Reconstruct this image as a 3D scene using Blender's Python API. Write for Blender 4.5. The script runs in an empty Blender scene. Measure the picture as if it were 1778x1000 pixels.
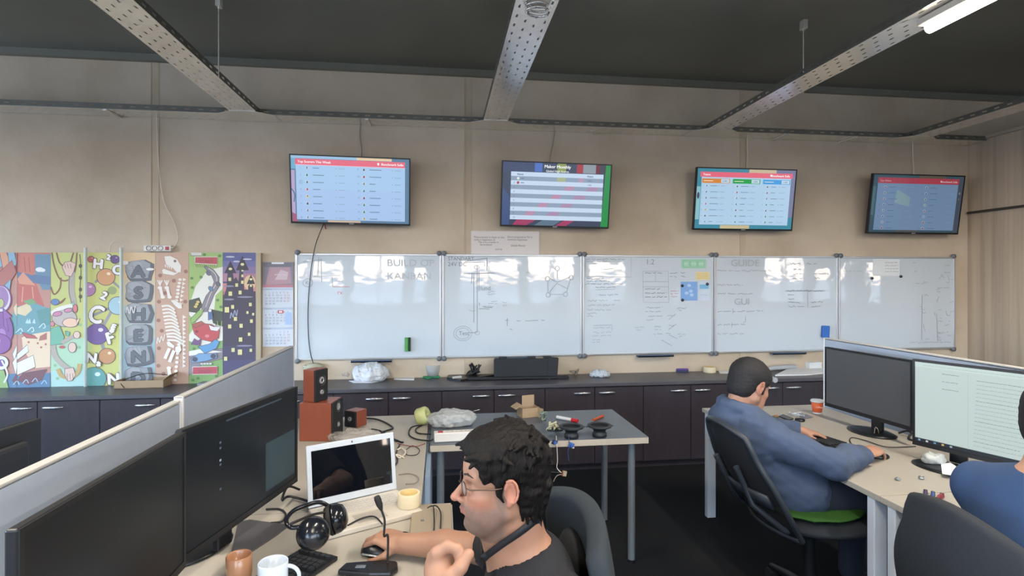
import bpy, bmesh, math, random
import numpy as np
from mathutils import Vector, Matrix, Euler
random.seed(7); np.random.seed(7)
SC = bpy.context.scene
COL = SC.collection
PI = math.pi
# ------------------------------------------------------------------ camera
FPX, CX, HY, CAMH = 958.0, 889.0, 484.0, 1.60
YAW = math.radians(7.38)
cam_d = bpy.data.cameras.new('camera'); cam = bpy.data.objects.new('camera', cam_d); COL.objects.link(cam)
cam.location = (0, 0, CAMH); cam.rotation_euler = (PI / 2, 0, -YAW)
cam_d.sensor_width = 36.0; cam_d.lens = FPX / 1778 * 36.0
cam_d.shift_y = -16.0 / 1778; cam_d.clip_start = 0.05; cam_d.clip_end = 200
SC.camera = cam
# ------------------------------------------------------------------ view
SC.view_settings.view_transform = 'Standard'; SC.view_settings.look = 'None'
SC.view_settings.gamma = 1.0; SC.view_settings.exposure = 0.0
SC.view_settings.use_curve_mapping = False

def lin(c):
    return c / 12.92 if c <= 0.04045 else ((c + 0.055) / 1.055) ** 2.4
def rgb(h):
    if isinstance(h, str):
        h = h.lstrip('#'); h = tuple(int(h[i:i + 2], 16) / 255 for i in (0, 2, 4))
    return (lin(h[0]), lin(h[1]), lin(h[2]), 1.0)

# ------------------------------------------------------------------ world: evening sky seen through the windows
W = bpy.data.worlds.new('world'); SC.world = W; W.use_nodes = True
nt = W.node_tree; nt.nodes.clear()
def wn(t): return nt.nodes.new(t)
wo = wn('ShaderNodeOutputWorld'); bg = wn('ShaderNodeBackground'); tc = wn('ShaderNodeTexCoord')
sx = wn('ShaderNodeSeparateXYZ'); nt.links.new(tc.outputs['Generated'], sx.inputs[0])
ramp = wn('ShaderNodeValToRGB'); nt.links.new(sx.outputs['Z'], ramp.inputs[0])
cr = ramp.color_ramp
cr.elements[0].position = 0.0; cr.elements[0].color = (0.16, 0.19, 0.24, 1)
cr.elements[1].position = 1.0; cr.elements[1].color = (0.30, 0.50, 0.95, 1)
for p, c in ((0.004, (0.9, 0.72, 0.58, 1)), (0.03, (0.95, 0.86, 0.78, 1)), (0.08, (0.62, 0.81, 1.0, 1)), (0.4, (0.42, 0.65, 1.0, 1))):
    e = cr.elements.new(p); e.color = c
mpw = wn('ShaderNodeMapping'); mpw.inputs['Scale'].default_value = (3, 3, 14); nt.links.new(tc.outputs['Generated'], mpw.inputs[0])
nz = wn('ShaderNodeTexNoise'); nz.inputs['Scale'].default_value = 2.2; nz.inputs['Detail'].default_value = 5; nt.links.new(mpw.outputs[0], nz.inputs['Vector'])
mr = wn('ShaderNodeMapRange'); mr.inputs[1].default_value = 0.35; mr.inputs[2].default_value = 0.7; mr.inputs[3].default_value = 0.75; mr.inputs[4].default_value = 1.25
nt.links.new(nz.outputs['Fac'], mr.inputs[0])
mx = wn('ShaderNodeMix'); mx.data_type = 'RGBA'; mx.blend_type = 'MULTIPLY'; mx.inputs[0].default_value = 1.0
nt.links.new(ramp.outputs[0], mx.inputs[6]); nt.links.new(mr.outputs[0], mx.inputs[7])
nt.links.new(mx.outputs[2], bg.inputs[0]); bg.inputs[1].default_value = 15.0
nt.links.new(bg.outputs[0], wo.inputs[0])

# ------------------------------------------------------------------ room numbers
DB = 4.90            # back wall
DW = -3.20           # window wall
XL, XR, XR2 = -6.6, 5.24, 14.0
ZC = 3.44
def U(px, py, Y=None, z=None, X=None, zc=None):
    a = (px - CX) / FPX; b = (HY - py) / FPX
    d = Vector((a * math.cos(YAW) + math.sin(YAW), -a * math.sin(YAW) + math.cos(YAW), b))
    if zc is not None: t = zc
    elif Y is not None: t = Y / d.y
    elif z is not None: t = (z - CAMH) / d.z
    else: t = X / d.x
    return Vector((0, 0, CAMH)) + d * t
# window openings in the wall behind the camera (x0, x1, top) and light portals in them
_w = [(-6.2, -5.0, 2.65), (-4.8, -3.6, 2.65)]  # these two bays are unseen, added for more daylight
for _p0, _p1, _t in ((470, 600, 1.95), (609, 706, 2.65), (714, 742, 1.86), (796, 905, 2.0), (913, 1003, 2.65), (1024, 1092, 1.96), (1168, 1190, 1.3), (1325, 1402, 2.65), (1412, 1450, 1.85), (1459, 1478, 2.0), (1506, 1566, 2.02), (1600, 1640, 2.65)):
    _w.append((U(_p0, 500, Y=2 * DB - DW).x, U(_p1, 500, Y=2 * DB - DW).x, _t))
SILL = 0.95
def area(name, loc, rot, sx_, sy_, power, color, portal=False):
    l = bpy.data.lights.new(name, 'AREA'); l.shape = 'RECTANGLE'; l.size = sx_; l.size_y = sy_; l.energy = power; l.color = color
    o = bpy.data.objects.new(name, l); COL.objects.link(o); o.location = loc; o.rotation_euler = rot
    if portal: l.cycles.is_portal = True
    return o

# ------------------------------------------------------------------ materials
MATS = {}
def mat(name, col, rough=0.5, metal=0.0, spec=0.5, var=0.06, vscale=6.0, bump=0.0, bscale=40.0, emit=None, estr=1.0, alpha=1.0, trans=0.0, stretch=(1, 1, 1), coat=0.0, detail=3.0):
    if name in MATS: return MATS[name]
    m = bpy.data.materials.new(name); m.use_nodes = True; n = m.node_tree; b = n.nodes['Principled BSDF']
    b.inputs['Roughness'].default_value = rough; b.inputs['Metallic'].default_value = metal
    b.inputs['Specular IOR Level'].default_value = spec; b.inputs['Coat Weight'].default_value = coat
    c = rgb(col)
    t = n.nodes.new('ShaderNodeTexCoord'); mp = n.nodes.new('ShaderNodeMapping'); mp.inputs['Scale'].default_value = stretch
    n.links.new(t.outputs['Object'], mp.inputs[0])
    if var > 0:
        z = n.nodes.new('ShaderNodeTexNoise'); z.inputs['Scale'].default_value = vscale; z.inputs['Detail'].default_value = detail
        n.links.new(mp.outputs[0], z.inputs['Vector'])
        r = n.nodes.new('ShaderNodeMapRange'); r.inputs[1].default_value = 0.3; r.inputs[2].default_value = 0.7
        r.inputs[3].default_value = 1 - var; r.inputs[4].default_value = 1 + var
        n.links.new(z.outputs['Fac'], r.inputs[0])
        v = n.nodes.new('ShaderNodeVectorMath'); v.operation = 'SCALE'; v.inputs[0].default_value = c[:3]
        n.links.new(r.outputs[0], v.inputs['Scale']); n.links.new(v.outputs[0], b.inputs['Base Color'])
    else: b.inputs['Base Color'].default_value = c
    if bump > 0:
        z2 = n.nodes.new('ShaderNodeTexNoise'); z2.inputs['Scale'].default_value = bscale; z2.inputs['Detail'].default_value = 4
        n.links.new(mp.outputs[0], z2.inputs['Vector'])
        bp = n.nodes.new('ShaderNodeBump'); bp.inputs['Strength'].default_value = bump; bp.inputs['Distance'].default_value = 0.01
        n.links.new(z2.outputs['Fac'], bp.inputs['Height']); n.links.new(bp.outputs[0], b.inputs['Normal'])
    if emit: b.inputs['Emission Color'].default_value = rgb(emit); b.inputs['Emission Strength'].default_value = estr
    if alpha < 1: b.inputs['Alpha'].default_value = alpha
    if trans > 0: b.inputs['Transmission Weight'].default_value = trans
    MATS[name] = m; return m
def attr_mat(name, rough=0.5, emit=0.0, spec=0.5, bump=0.0, bscale=60, base=1.0, metal=0.0, sss=0.0):
    """material whose colour is the colour attribute Col of the mesh (printed art, screens, skin tones)"""
    if name in MATS: return MATS[name]
    m = bpy.data.materials.new(name); m.use_nodes = True; n = m.node_tree; b = n.nodes['Principled BSDF']
    a = n.nodes.new('ShaderNodeAttribute'); a.attribute_name = 'Col'
    b.inputs['Roughness'].default_value = rough; b.inputs['Specular IOR Level'].default_value = spec
    if base == 1.0: n.links.new(a.outputs['Color'], b.inputs['Base Color'])
    else:
        v = n.nodes.new('ShaderNodeVectorMath'); v.operation = 'SCALE'; v.inputs['Scale'].default_value = base
        n.links.new(a.outputs['Color'], v.inputs[0]); n.links.new(v.outputs[0], b.inputs['Base Color'])
    if emit: n.links.new(a.outputs['Color'], b.inputs['Emission Color']); b.inputs['Emission Strength'].default_value = emit
    if sss: b.inputs['Subsurface Weight'].default_value = sss; b.inputs['Subsurface Radius'].default_value = (0.01, 0.004, 0.002)
    if bump:
        t = n.nodes.new('ShaderNodeTexCoord'); z2 = n.nodes.new('ShaderNodeTexNoise'); z2.inputs['Scale'].default_value = bscale
        n.links.new(t.outputs['Object'], z2.inputs['Vector'])
        bp = n.nodes.new('ShaderNodeBump'); bp.inputs['Strength'].default_value = bump; bp.inputs['Distance'].default_value = 0.005
        n.links.new(z2.outputs['Fac'], bp.inputs['Height']); n.links.new(bp.outputs[0], b.inputs['Normal'])
    MATS[name] = m; return m

# ------------------------------------------------------------------ object helpers
def tag(o, label=None, cat=None, group=None, kind=None):
    if label: o['label'] = label
    if cat: o['category'] = cat
    if group: o['group'] = group
    if kind: o['kind'] = kind
    return o
def thing(name, label, cat, loc=(0, 0, 0), rz=0.0, group=None, rot=None):
    o = bpy.data.objects.new(name, None); COL.objects.link(o); o.empty_display_size = 0.1
    o.location = loc; o.rotation_euler = rot if rot else (0, 0, rz)
    return tag(o, label, cat, group)
def copy_tree(o, parent=None):
    c = o.copy(); COL.objects.link(c)
    c.parent = parent
    for ch in [x for x in KIDS.get(o.name, [])]:
        d = copy_tree(ch, c)
    return c
KIDS = {}
class MB:
    """collects shapes into ONE mesh"""
    def __init__(s): s.v = []; s.f = []; s.mi = []; s.sm = []; s.cur = 0
    def add(s, vs, fs, smooth=False):
        b = len(s.v); s.v += [tuple(x) for x in vs]
        for f in fs: s.f.append(tuple(b + i for i in f)); s.mi.append(s.cur); s.sm.append(smooth)
    def m(s, i): s.cur = i; return s
    def box(s, c, d, rot=None):
        x, y, z = d[0] / 2, d[1] / 2, d[2] / 2
        vs = [Vector((i * x, j * y, k * z)) for i in (-1, 1) for j in (-1, 1) for k in (-1, 1)]
        if rot is not None:
            R = rot if isinstance(rot, Matrix) else Euler(rot).to_matrix()
            vs = [R @ v for v in vs]
        c = Vector(c); vs = [v + c for v in vs]
        s.add(vs, [(0, 1, 3, 2), (4, 6, 7, 5), (0, 4, 5, 1), (2, 3, 7, 6), (0, 2, 6, 4), (1, 5, 7, 3)]); return s
    def bb(s, a, b):
        return s.box([(a[i] + b[i]) / 2 for i in range(3)], [abs(b[i] - a[i]) for i in range(3)])
    def cyl(s, p0, p1, r0, r1=None, n=20, caps=True, smooth=True):
        r1 = r0 if r1 is None else r1
        p0 = Vector(p0); p1 = Vector(p1); d = (p1 - p0).normalized()
        q = d.to_track_quat('Z', 'Y').to_matrix()
        vs = []
        for p, r in ((p0, r0), (p1, r1)):
            for i in range(n):
                a = 2 * PI * i / n; vs.append(p + q @ Vector((math.cos(a) * r, math.sin(a) * r, 0)))
        s.add(vs, [(i, (i + 1) % n, n + (i + 1) % n, n + i) for i in range(n)], smooth)
        if caps: s.add(vs[:n], [tuple(range(n))[::-1]]); s.add(vs[n:], [tuple(range(n))])
        return s
    def tube(s, pts, r, n=8, closed=False, rr=None):
        pts = [Vector(p) for p in pts]; N = len(pts); up = Vector((0, 0, 1)); vs = []
        prev = None
        for i, p in enumerate(pts):
            t = (pts[min(i + 1, N - 1)] - pts[max(i - 1, 0)])
            if t.length < 1e-9: t = Vector((1, 0, 0))
            t.normalize()
            if prev is None: a = t.orthogonal().normalized()
            else:
                a = prev - t * prev.dot(t)
                a = a.normalized() if a.length > 1e-6 else t.orthogonal().normalized()
            prev = a; b = t.cross(a); ri = rr[i] if rr else r
            for k in range(n):
                an = 2 * PI * k / n; vs.append(p + (a * math.cos(an) + b * math.sin(an)) * ri)
        fs = []
        for i in range(N - 1):
            for k in range(n): fs.append((i * n + k, i * n + (k + 1) % n, (i + 1) * n + (k + 1) % n, (i + 1) * n + k))
        s.add(vs, fs, True)
        s.add(vs[:n], [tuple(range(n))[::-1]]); s.add(vs[-n:], [tuple(range(n))]); return s
    def curve(s, pts, r, n=6, seg=6):
        return s.tube(smooth_path(pts, seg), r, n)
    def lathe(s, prof, c=(0, 0, 0), n=32, M=None, smooth=True):
        c = Vector(c); vs = []
        for r, z in prof:
            for i in range(n):
                a = 2 * PI * i / n; v = Vector((r * math.cos(a), r * math.sin(a), z))
                if M is not None: v = M @ v
                vs.append(v + c)
        fs = []
        for j in range(len(prof) - 1):
            for i in range(n): fs.append((j * n + i, j * n + (i + 1) % n, (j + 1) * n + (i + 1) % n, (j + 1) * n + i))
        s.add(vs, fs, smooth); return s
    def prism(s, poly, z0, z1, M=None, c=(0, 0, 0)):
        n = len(poly); c = Vector(c)
        vs = [Vector((x, y, z0)) for x, y in poly] + [Vector((x, y, z1)) for x, y in poly]
        if M is not None: vs = [M @ v for v in vs]
        vs = [v + c for v in vs]
        s.add(vs, [tuple(range(n))[::-1], tuple(range(n, 2 * n))] + [(i, (i + 1) % n, n + (i + 1) % n, n + i) for i in range(n)]); return s
    def quad(s, a, b, c, d): s.add([a, b, c, d], [(0, 1, 2, 3)]); return s
    def build(s, name, mats, parent=None, loc=None, rot=None, bevel=0.0, seg=2, subsurf=0, solid=0.0, smooth=None):
        me = bpy.data.meshes.new(name); me.from_pydata([tuple(v) for v in s.v], [], s.f)
        if not isinstance(mats, (list, tuple)): mats = [mats]
        for m in mats: me.materials.append(m)
        me.polygons.foreach_set('material_index', s.mi)
        sm = s.sm if smooth is None else [smooth] * len(s.sm)
        me.polygons.foreach_set('use_smooth', sm)
        me.update()
        return link(me, name, parent, loc, rot, bevel, seg, subsurf, solid)
def link(me, name, parent=None, loc=None, rot=None, bevel=0.0, seg=2, subsurf=0, solid=0.0):
    o = bpy.data.objects.new(name, me); COL.objects.link(o)
    if parent is not None: o.parent = parent; KIDS.setdefault(parent.name, []).append(o)
    if loc is not None: o.location = loc
    if rot is not None: o.rotation_euler = rot
    if solid:
        md = o.modifiers.new('thickness', 'SOLIDIFY'); md.thickness = solid; md.offset = 0
    if bevel > 0:
        md = o.modifiers.new('bevel', 'BEVEL'); md.width = bevel; md.segments = seg; md.limit_method = 'ANGLE'; md.angle_limit = math.radians(40)
    if subsurf:
        md = o.modifiers.new('sub', 'SUBSURF'); md.levels = subsurf; md.render_levels = subsurf
    return o
def smooth_path(pts, seg=6):
    P = [Vector(p) for p in pts]
    if len(P) < 3: return P
    out = []
    for i in range(len(P) - 1):
        p0 = P[max(i - 1, 0)]; p1 = P[i]; p2 = P[i + 1]; p3 = P[min(i + 2, len(P) - 1)]
        for k in range(seg):
            t = k / seg
            out.append(0.5 * ((2 * p1) + (p2 - p0) * t + (2 * p0 - 5 * p1 + 4 * p2 - p3) * t * t + (3 * p1 - p0 - 3 * p2 + p3) * t ** 3))
    out.append(P[-1]); return out
def recenter(o):
    """put a top-level mesh's origin at the base centre of its geometry"""
    me = o.data; n = len(me.vertices); a = np.empty(n * 3); me.vertices.foreach_get('co', a); a = a.reshape(-1, 3)
    c = (a.min(0) + a.max(0)) / 2; c[2] = a[:, 2].min(); a -= c
    me.vertices.foreach_set('co', a.ravel()); me.update(); o.location = o.location + Vector(c); return o

# ------------------------------------------------------------------ flat artwork (prints, screens, handwriting)
_tx = {}
def text_geo(sx_):
    if sx_ in _tx: return _tx[sx_]
    cu = bpy.data.curves.new('t', 'FONT'); cu.body = sx_; cu.size = 1.0; cu.resolution_u = 3
    ob = bpy.data.objects.new('t', cu); COL.objects.link(ob)
    dg = bpy.context.evaluated_depsgraph_get(); me = bpy.data.meshes.new_from_object(ob.evaluated_get(dg))
    vs = [(v.co.x, v.co.y) for v in me.vertices]; fs = [tuple(p.vertices) for p in me.polygons]
    bpy.data.objects.remove(ob); bpy.data.curves.remove(cu); bpy.data.meshes.remove(me)
    w = max([v[0] for v in vs], default=0); _tx[sx_] = (vs, fs, w); return _tx[sx_]
class Art:
    """coloured polygons in a u,v plane -> one mesh on local XZ facing -Y"""
    def __init__(s, w, h, step=0.00012): s.w = w; s.h = h; s.v = []; s.f = []; s.c = []; s.k = 0; s.step = step
    def raw(s, pts, faces, col):
        s.k += 1; b = len(s.v); y = -s.k * s.step
        s.v += [(p[0], y, p[1]) for p in pts]
        for f in faces: s.f.append(tuple(b + i for i in f)); s.c.append(rgb(col))
    def poly(s, pts, col, line=None, lw=0.002):
        pts = [tuple(p) for p in pts]
        s.raw(pts, [tuple(range(len(pts)))], col)
        if line: s.line(pts + [pts[0]], lw, line)
        return s
    def rect(s, x0, y0, x1, y1, col, line=None, lw=0.002): return s.poly([(x0, y0), (x1, y0), (x1, y1), (x0, y1)], col, line, lw)
    def ell(s, x, y, rx, ry, col, line=None, lw=0.002, n=24, rot=0.0, a0=0, a1=2 * PI):
        P = []
        for i in range(n):
            a = a0 + (a1 - a0) * i / (n if a1 - a0 > 6.2 else n - 1); u = rx * math.cos(a); v = ry * math.sin(a)
            P.append((x + u * math.cos(rot) - v * math.sin(rot), y + u * math.sin(rot) + v * math.cos(rot)))
        return s.poly(P, col, line, lw)
    def line(s, pts, w, col):
        P = [Vector((p[0], p[1])) for p in pts]; L = []; R = []
        for i, p in enumerate(P):
            t = P[min(i + 1, len(P) - 1)] - P[max(i - 1, 0)]
            if t.length < 1e-9: t = Vector((1, 0))
            t.normalize(); nn = Vector((-t.y, t.x)) * w / 2; L.append(p + nn); R.append(p - nn)
        n = len(P); s.raw([tuple(x) for x in L + R], [(i, i + 1, n + i + 1, n + i) for i in range(n - 1)], col); return s
    def curve(s, pts, w, col, seg=5):
        P = smooth_path([(p[0], p[1], 0) for p in pts], seg); return s.line([(p.x, p.y) for p in P], w, col)
    def text(s, x, y, t, size, col, rot=0.0, align='l', sx_=1.0, bold=0.0):
        vs, fs, w = text_geo(t); w = w * size * sx_
        ox = {'l': 0, 'c': -w / 2, 'r': -w}[align]; ca, sa = math.cos(rot), math.sin(rot)
        def place(d):
            out = []
            for a, b in vs:
                u = a * size * sx_ + ox + d; v = b * size; out.append((x + u * ca - v * sa, y + u * sa + v * ca))
            return out
        if fs:
            s.raw(place(0), fs, col)
            if bold: s.raw(place(bold), fs, col)
        return s
    def scribble(s, x, y, w, h, lw, col, seed=0):
        """an illegible line of small handwriting"""
        r = random.Random(seed); u = x
        while u < x + w:
            ww = r.uniform(2.0, 5.5) * h; e = min(u + ww, x + w); P = []; q = u
            while q < e: P.append((q, y + r.uniform(-.45, .5) * h)); q += h * 0.42
            if len(P) > 1: s.line(P, lw, col)
            u = e + h * r.uniform(.5, .9)
        return s
    def build(s, name, m, parent=None, loc=None, rot=None):
        me = bpy.data.meshes.new(name); me.from_pydata(s.v, [], s.f); me.materials.append(m)
        at = me.color_attributes.new('Col', 'FLOAT_COLOR', 'CORNER'); arr = []
        for p in me.polygons: arr += list(s.c[p.index]) * p.loop_total
        at.data.foreach_set('color', arr)
        # every polygon should look out of the wall (towards -Y)
        fl = [p.index for p in me.polygons if p.normal.y > 0]
        if fl:
            bm = bmesh.new(); bm.from_mesh(me); bm.faces.ensure_lookup_table()
            for i in fl: bm.faces[i].normal_flip()
            bm.to_mesh(me); bm.free()
        me.update(); return link(me, name, parent, loc, rot)

# ------------------------------------------------------------------ implicit surfaces (bodies, cloth, bags)
class SDF:
    def __init__(s, lo, hi, h):
        s.h = h; s.lo = np.array(lo, float); n = np.ceil((np.array(hi) - s.lo) / h).astype(int) + 1; s.n = n
        s.f = np.full(n, 0.5, np.float32)
        s.ax = [s.lo[i] + np.arange(n[i]) * h for i in range(3)]
    def _blk(s, lo, hi):
        a = np.maximum(((np.array(lo) - s.lo) / s.h).astype(int) - 1, 0); b = np.minimum(((np.array(hi) - s.lo) / s.h).astype(int) + 2, s.n)
        if (b <= a).any(): return None, None
        sl = tuple(slice(a[i], b[i]) for i in range(3))
        g = np.meshgrid(*[s.ax[i][sl[i]] for i in range(3)], indexing='ij', sparse=True)
        return sl, g
    def _mix(s, sl, d, k, op):
        f = s.f[sl]; d = d.astype(np.float32)
        if op == 'sub':
            if k <= 0: s.f[sl] = np.maximum(f, -d); return
            h = np.clip(0.5 - 0.5 * (f + d) / k, 0, 1); s.f[sl] = f * (1 - h) + (-d) * h + k * h * (1 - h); return
        if k <= 0: s.f[sl] = np.minimum(f, d); return
        h = np.clip(0.5 + 0.5 * (d - f) / k, 0, 1); s.f[sl] = d * (1 - h) + f * h - k * h * (1 - h)
    def cone(s, a, b, ra, rb=None, k=0.01, op='add'):
        rb = ra if rb is None else rb
        a = np.array(a, float); b = np.array(b, float); m = max(ra, rb) + k * 1.2 + 2 * s.h
        sl, g = s._blk(np.minimum(a, b) - m, np.maximum(a, b) + m)
        if sl is None: return s
        ba = b - a; L2 = max(float(ba @ ba), 1e-12)
        t = np.clip(((g[0] - a[0]) * ba[0] + (g[1] - a[1]) * ba[1] + (g[2] - a[2]) * ba[2]) / L2, 0, 1)
        d = np.sqrt((g[0] - a[0] - t * ba[0]) ** 2 + (g[1] - a[1] - t * ba[1]) ** 2 + (g[2] - a[2] - t * ba[2]) ** 2) - (ra + (rb - ra) * t)
        s._mix(sl, d, k, op); return s
    def ball(s, c, r, k=0.01, op='add'): return s.cone(c, c, r, r, k, op)
    def ell(s, c, r, R=None, k=0.01, op='add'):
        c = np.array(c, float); r = np.array(r, float); m = r.max() + k * 1.2 + 2 * s.h
        sl, g = s._blk(c - m, c + m)
        if sl is None: return s
        p = [g[i] - c[i] for i in range(3)]
        if R is not None:
            R = np.array(R)      # columns = local axes in world
            p = [p[0] * R[0][i] + p[1] * R[1][i] + p[2] * R[2][i] for i in range(3)]
        k0 = np.sqrt((p[0] / r[0]) ** 2 + (p[1] / r[1]) ** 2 + (p[2] / r[2]) ** 2)
        k1 = np.sqrt((p[0] / r[0] ** 2) ** 2 + (p[1] / r[1] ** 2) ** 2 + (p[2] / r[2] ** 2) ** 2)
        d = np.where(k1 > 1e-9, k0 * (k0 - 1) / np.maximum(k1, 1e-9), -r.min())
        s._mix(sl, d, k, op); return s
    def cutplane(s, p, nrm, rad):
        """remove what lies beyond the plane (along nrm) within rad of p"""
        p = np.array(p, float); nrm = np.array(nrm, float); nrm /= np.linalg.norm(nrm)
        sl, g = s._blk(p - rad, p + rad)
        if sl is None: return s
        dp = -((g[0] - p[0]) * nrm[0] + (g[1] - p[1]) * nrm[1] + (g[2] - p[2]) * nrm[2])
        ds = np.sqrt((g[0] - p[0]) ** 2 + (g[1] - p[1]) ** 2 + (g[2] - p[2]) ** 2) - rad
        s._mix(sl, np.maximum(dp, ds), 0, 'sub'); return s
    def noise(s, amp, freq, seed=0, stretch=(1, 1, 1), ridge=False):
        r = np.random.RandomState(seed); g = np.meshgrid(*s.ax, indexing='ij', sparse=True); acc = 0
        for i in range(7):
            w = r.normal(size=3) * freq * np.array(stretch); ph = r.uniform(0, 6.28)
            q = np.sin(g[0] * w[0] + g[1] * w[1] + g[2] * w[2] + ph); acc = acc + (1.2 - 2.2 * np.abs(q) if ridge else q)
        s.f += (acc * amp / 4).astype(np.float32); return s
    def mesh(s):
        f = s.f; h = s.h; ins = f < 0; nx, ny, nz = f.shape
        cnt = np.zeros((nx - 1, ny - 1, nz - 1), np.uint8)
        for i in (0, 1):
            for j in (0, 1):
                for k in (0, 1): cnt += ins[i:nx - 1 + i, j:ny - 1 + j, k:nz - 1 + k]
        C = np.argwhere((cnt > 0) & (cnt < 8)); idx = np.full(cnt.shape, -1, np.int64); idx[C[:, 0], C[:, 1], C[:, 2]] = np.arange(len(C))
        val = {}
        for i in (0, 1):
            for j in (0, 1):
                for k in (0, 1): val[(i, j, k)] = f[C[:, 0] + i, C[:, 1] + j, C[:, 2] + k]
        acc = np.zeros((len(C), 3)); num = np.zeros(len(C))
        cs = list(val.keys())
        for a in cs:
            for ax_ in range(3):
                if a[ax_] == 0:
                    b = list(a); b[ax_] = 1; b = tuple(b); va, vb = val[a], val[b]; m = (va < 0) != (vb < 0)
                    t = np.where(m, va / np.where(m, va - vb, 1), 0)
                    p = np.zeros((len(C), 3)); p += np.array(a); p[:, ax_] += t
                    acc += p * m[:, None]; num += m
        V = s.lo + (C + acc / num[:, None]) * h
        F = []
        for ax_ in range(3):
            o1, o2 = [(1, 2), (2, 0), (0, 1)][ax_]
            sl0 = [slice(None)] * 3; sl1 = [slice(None)] * 3; sl0[ax_] = slice(0, -1); sl1[ax_] = slice(1, None)
            a = ins[tuple(sl0)]; b = ins[tuple(sl1)]; E = np.argwhere(a != b)
            ok = (E[:, o1] > 0) & (E[:, o2] > 0) & (E[:, o1] < f.shape[o1] - 1) & (E[:, o2] < f.shape[o2] - 1); E = E[ok]
            def cell(d1, d2):
                q = E.copy(); q[:, o1] -= d1; q[:, o2] -= d2; return idx[q[:, 0], q[:, 1], q[:, 2]]
            Q = np.stack([cell(1, 1), cell(0, 1), cell(0, 0), cell(1, 0)], 1)
            flip = ~a[E[:, 0], E[:, 1], E[:, 2]]; Q[flip] = Q[flip][:, ::-1]; F.append(Q)
        F = np.concatenate(F); F = F[(F >= 0).all(1)]
        return V, F
    def build(s, name, m, parent=None, colf=None, relax=1, origin=(0, 0, 0)):
        V, F = s.mesh()
        for _ in range(relax):      # a little smoothing
            acc = np.zeros_like(V); n = np.zeros(len(V))
            for i in range(4):
                for j in ((i + 1) % 4, (i - 1) % 4): np.add.at(acc, F[:, i], V[F[:, j]]); np.add.at(n, F[:, i], 1)
            V = V * 0.4 + 0.6 * acc / np.maximum(n, 1)[:, None]
        me = bpy.data.meshes.new(name); me.vertices.add(len(V)); me.vertices.foreach_set('co', (V - np.array(origin)).ravel())
        me.loops.add(len(F) * 4); me.loops.foreach_set('vertex_index', F.ravel().astype(np.int32))
        me.polygons.add(len(F)); me.polygons.foreach_set('loop_start', np.arange(len(F), dtype=np.int32) * 4)
        me.polygons.foreach_set('use_smooth', np.ones(len(F), bool)); me.update(calc_edges=True); me.validate()
        if not isinstance(m, (list, tuple)): m = [m]
        for q in m: me.materials.append(q)
        if colf is not None:
            c = colf(V); at = me.color_attributes.new('Col', 'FLOAT_COLOR', 'POINT'); at.data.foreach_set('color', c.astype(np.float32).ravel())
        return link(me, name, parent)
def fresh(o_name): pass
# ================================================================== ROOM LIGHTS (portals are in the window openings)
for i, (a0, a1, tp) in enumerate(_w):
    area('window_portal', ((a0 + a1) / 2, DW - 0.12, (SILL + tp) / 2), (-PI / 2, 0, 0), a1 - a0, tp - SILL, 1, (1, 1, 1), portal=True)

# ================================================================== SETTING
def concrete(name, base, dark, streak=False, rough=.85, spec=.3):
    m = bpy.data.materials.new(name); m.use_nodes = True; n = m.node_tree; b = n.nodes['Principled BSDF']
    b.inputs['Roughness'].default_value = rough; b.inputs['Specular IOR Level'].default_value = spec
    t = n.nodes.new('ShaderNodeTexCoord'); mp = n.nodes.new('ShaderNodeMapping')
    mp.inputs['Scale'].default_value = (9, 9, .25) if streak else (1, 1, 1)
    n.links.new(t.outputs['Object'], mp.inputs[0])
    z = n.nodes.new('ShaderNodeTexNoise'); z.inputs['Scale'].default_value = 1.3; z.inputs['Detail'].default_value = 7; z.inputs['Roughness'].default_value = .6
    n.links.new(mp.outputs[0], z.inputs['Vector'])
    r = n.nodes.new('ShaderNodeValToRGB'); r.color_ramp.elements[0].position = .32; r.color_ramp.elements[0].color = rgb(dark)
    r.color_ramp.elements[1].position = .62; r.color_ramp.elements[1].color = rgb(base)
    n.links.new(z.outputs['Fac'], r.inputs[0]); n.links.new(r.outputs[0], b.inputs['Base Color'])
    z2 = n.nodes.new('ShaderNodeTexNoise'); z2.inputs['Scale'].default_value = 18; z2.inputs['Detail'].default_value = 6; n.links.new(t.outputs['Object'], z2.inputs['Vector'])
    bp = n.nodes.new('ShaderNodeBump'); bp.inputs['Strength'].default_value = .25; bp.inputs['Distance'].default_value = .01
    n.links.new(z2.outputs['Fac'], bp.inputs['Height']); n.links.new(bp.outputs[0], b.inputs['Normal'])
    return m
M_wall = concrete('concrete_wall', '#c9bcaa', '#b3a592')
M_wallr = concrete('streaked_wall', '#bdae9c', '#a39585', streak=True)
M_strip = mat('wall_strip', '#bfb09b', .85, var=.08)
M_ceil = mat('ceiling_paint', '#74756c', .3, var=.10, vscale=1.2, bump=.1)
M_floor = mat('carpet', '#26282b', 1.0, spec=.1, var=.25, vscale=160, bump=.5, bscale=400)
M_dark = mat('dark_void', '#2c2c2a', .9, var=.1)
M_wallw = mat('plaster_rear', '#c9c4ba', .9, var=.05)
def struct(name, mb, m, **k):
    o = mb.build(name, m, **k); o['kind'] = 'structure'; return o
struct('floor', MB().bb((XL, DW - .2, -.1), (XR2, DB + .2, 0)), M_floor)
struct('ceiling', MB().bb((XL, DW - .2, ZC), (XR2, DB + .2, ZC + .15)), M_ceil)
XB = [U(270, 300, Y=DB).x, U(813, 300, Y=DB).x, U(1290, 300, Y=DB).x]
pitch = XB[1] - XB[0]
wb = MB()
xs = [XL] + [XB[0] - pitch] + XB + [XR2]
for i in range(len(xs) - 1): wb.bb((xs[i] + (.006 if i else 0), DB, 0), (xs[i + 1] - (.006 if i < 4 else 0), DB + .2, ZC))
wb.bb((XL, DB + .03, 0), (XR2, DB + .22, ZC))
struct('wall_back', wb, M_wall)
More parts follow.
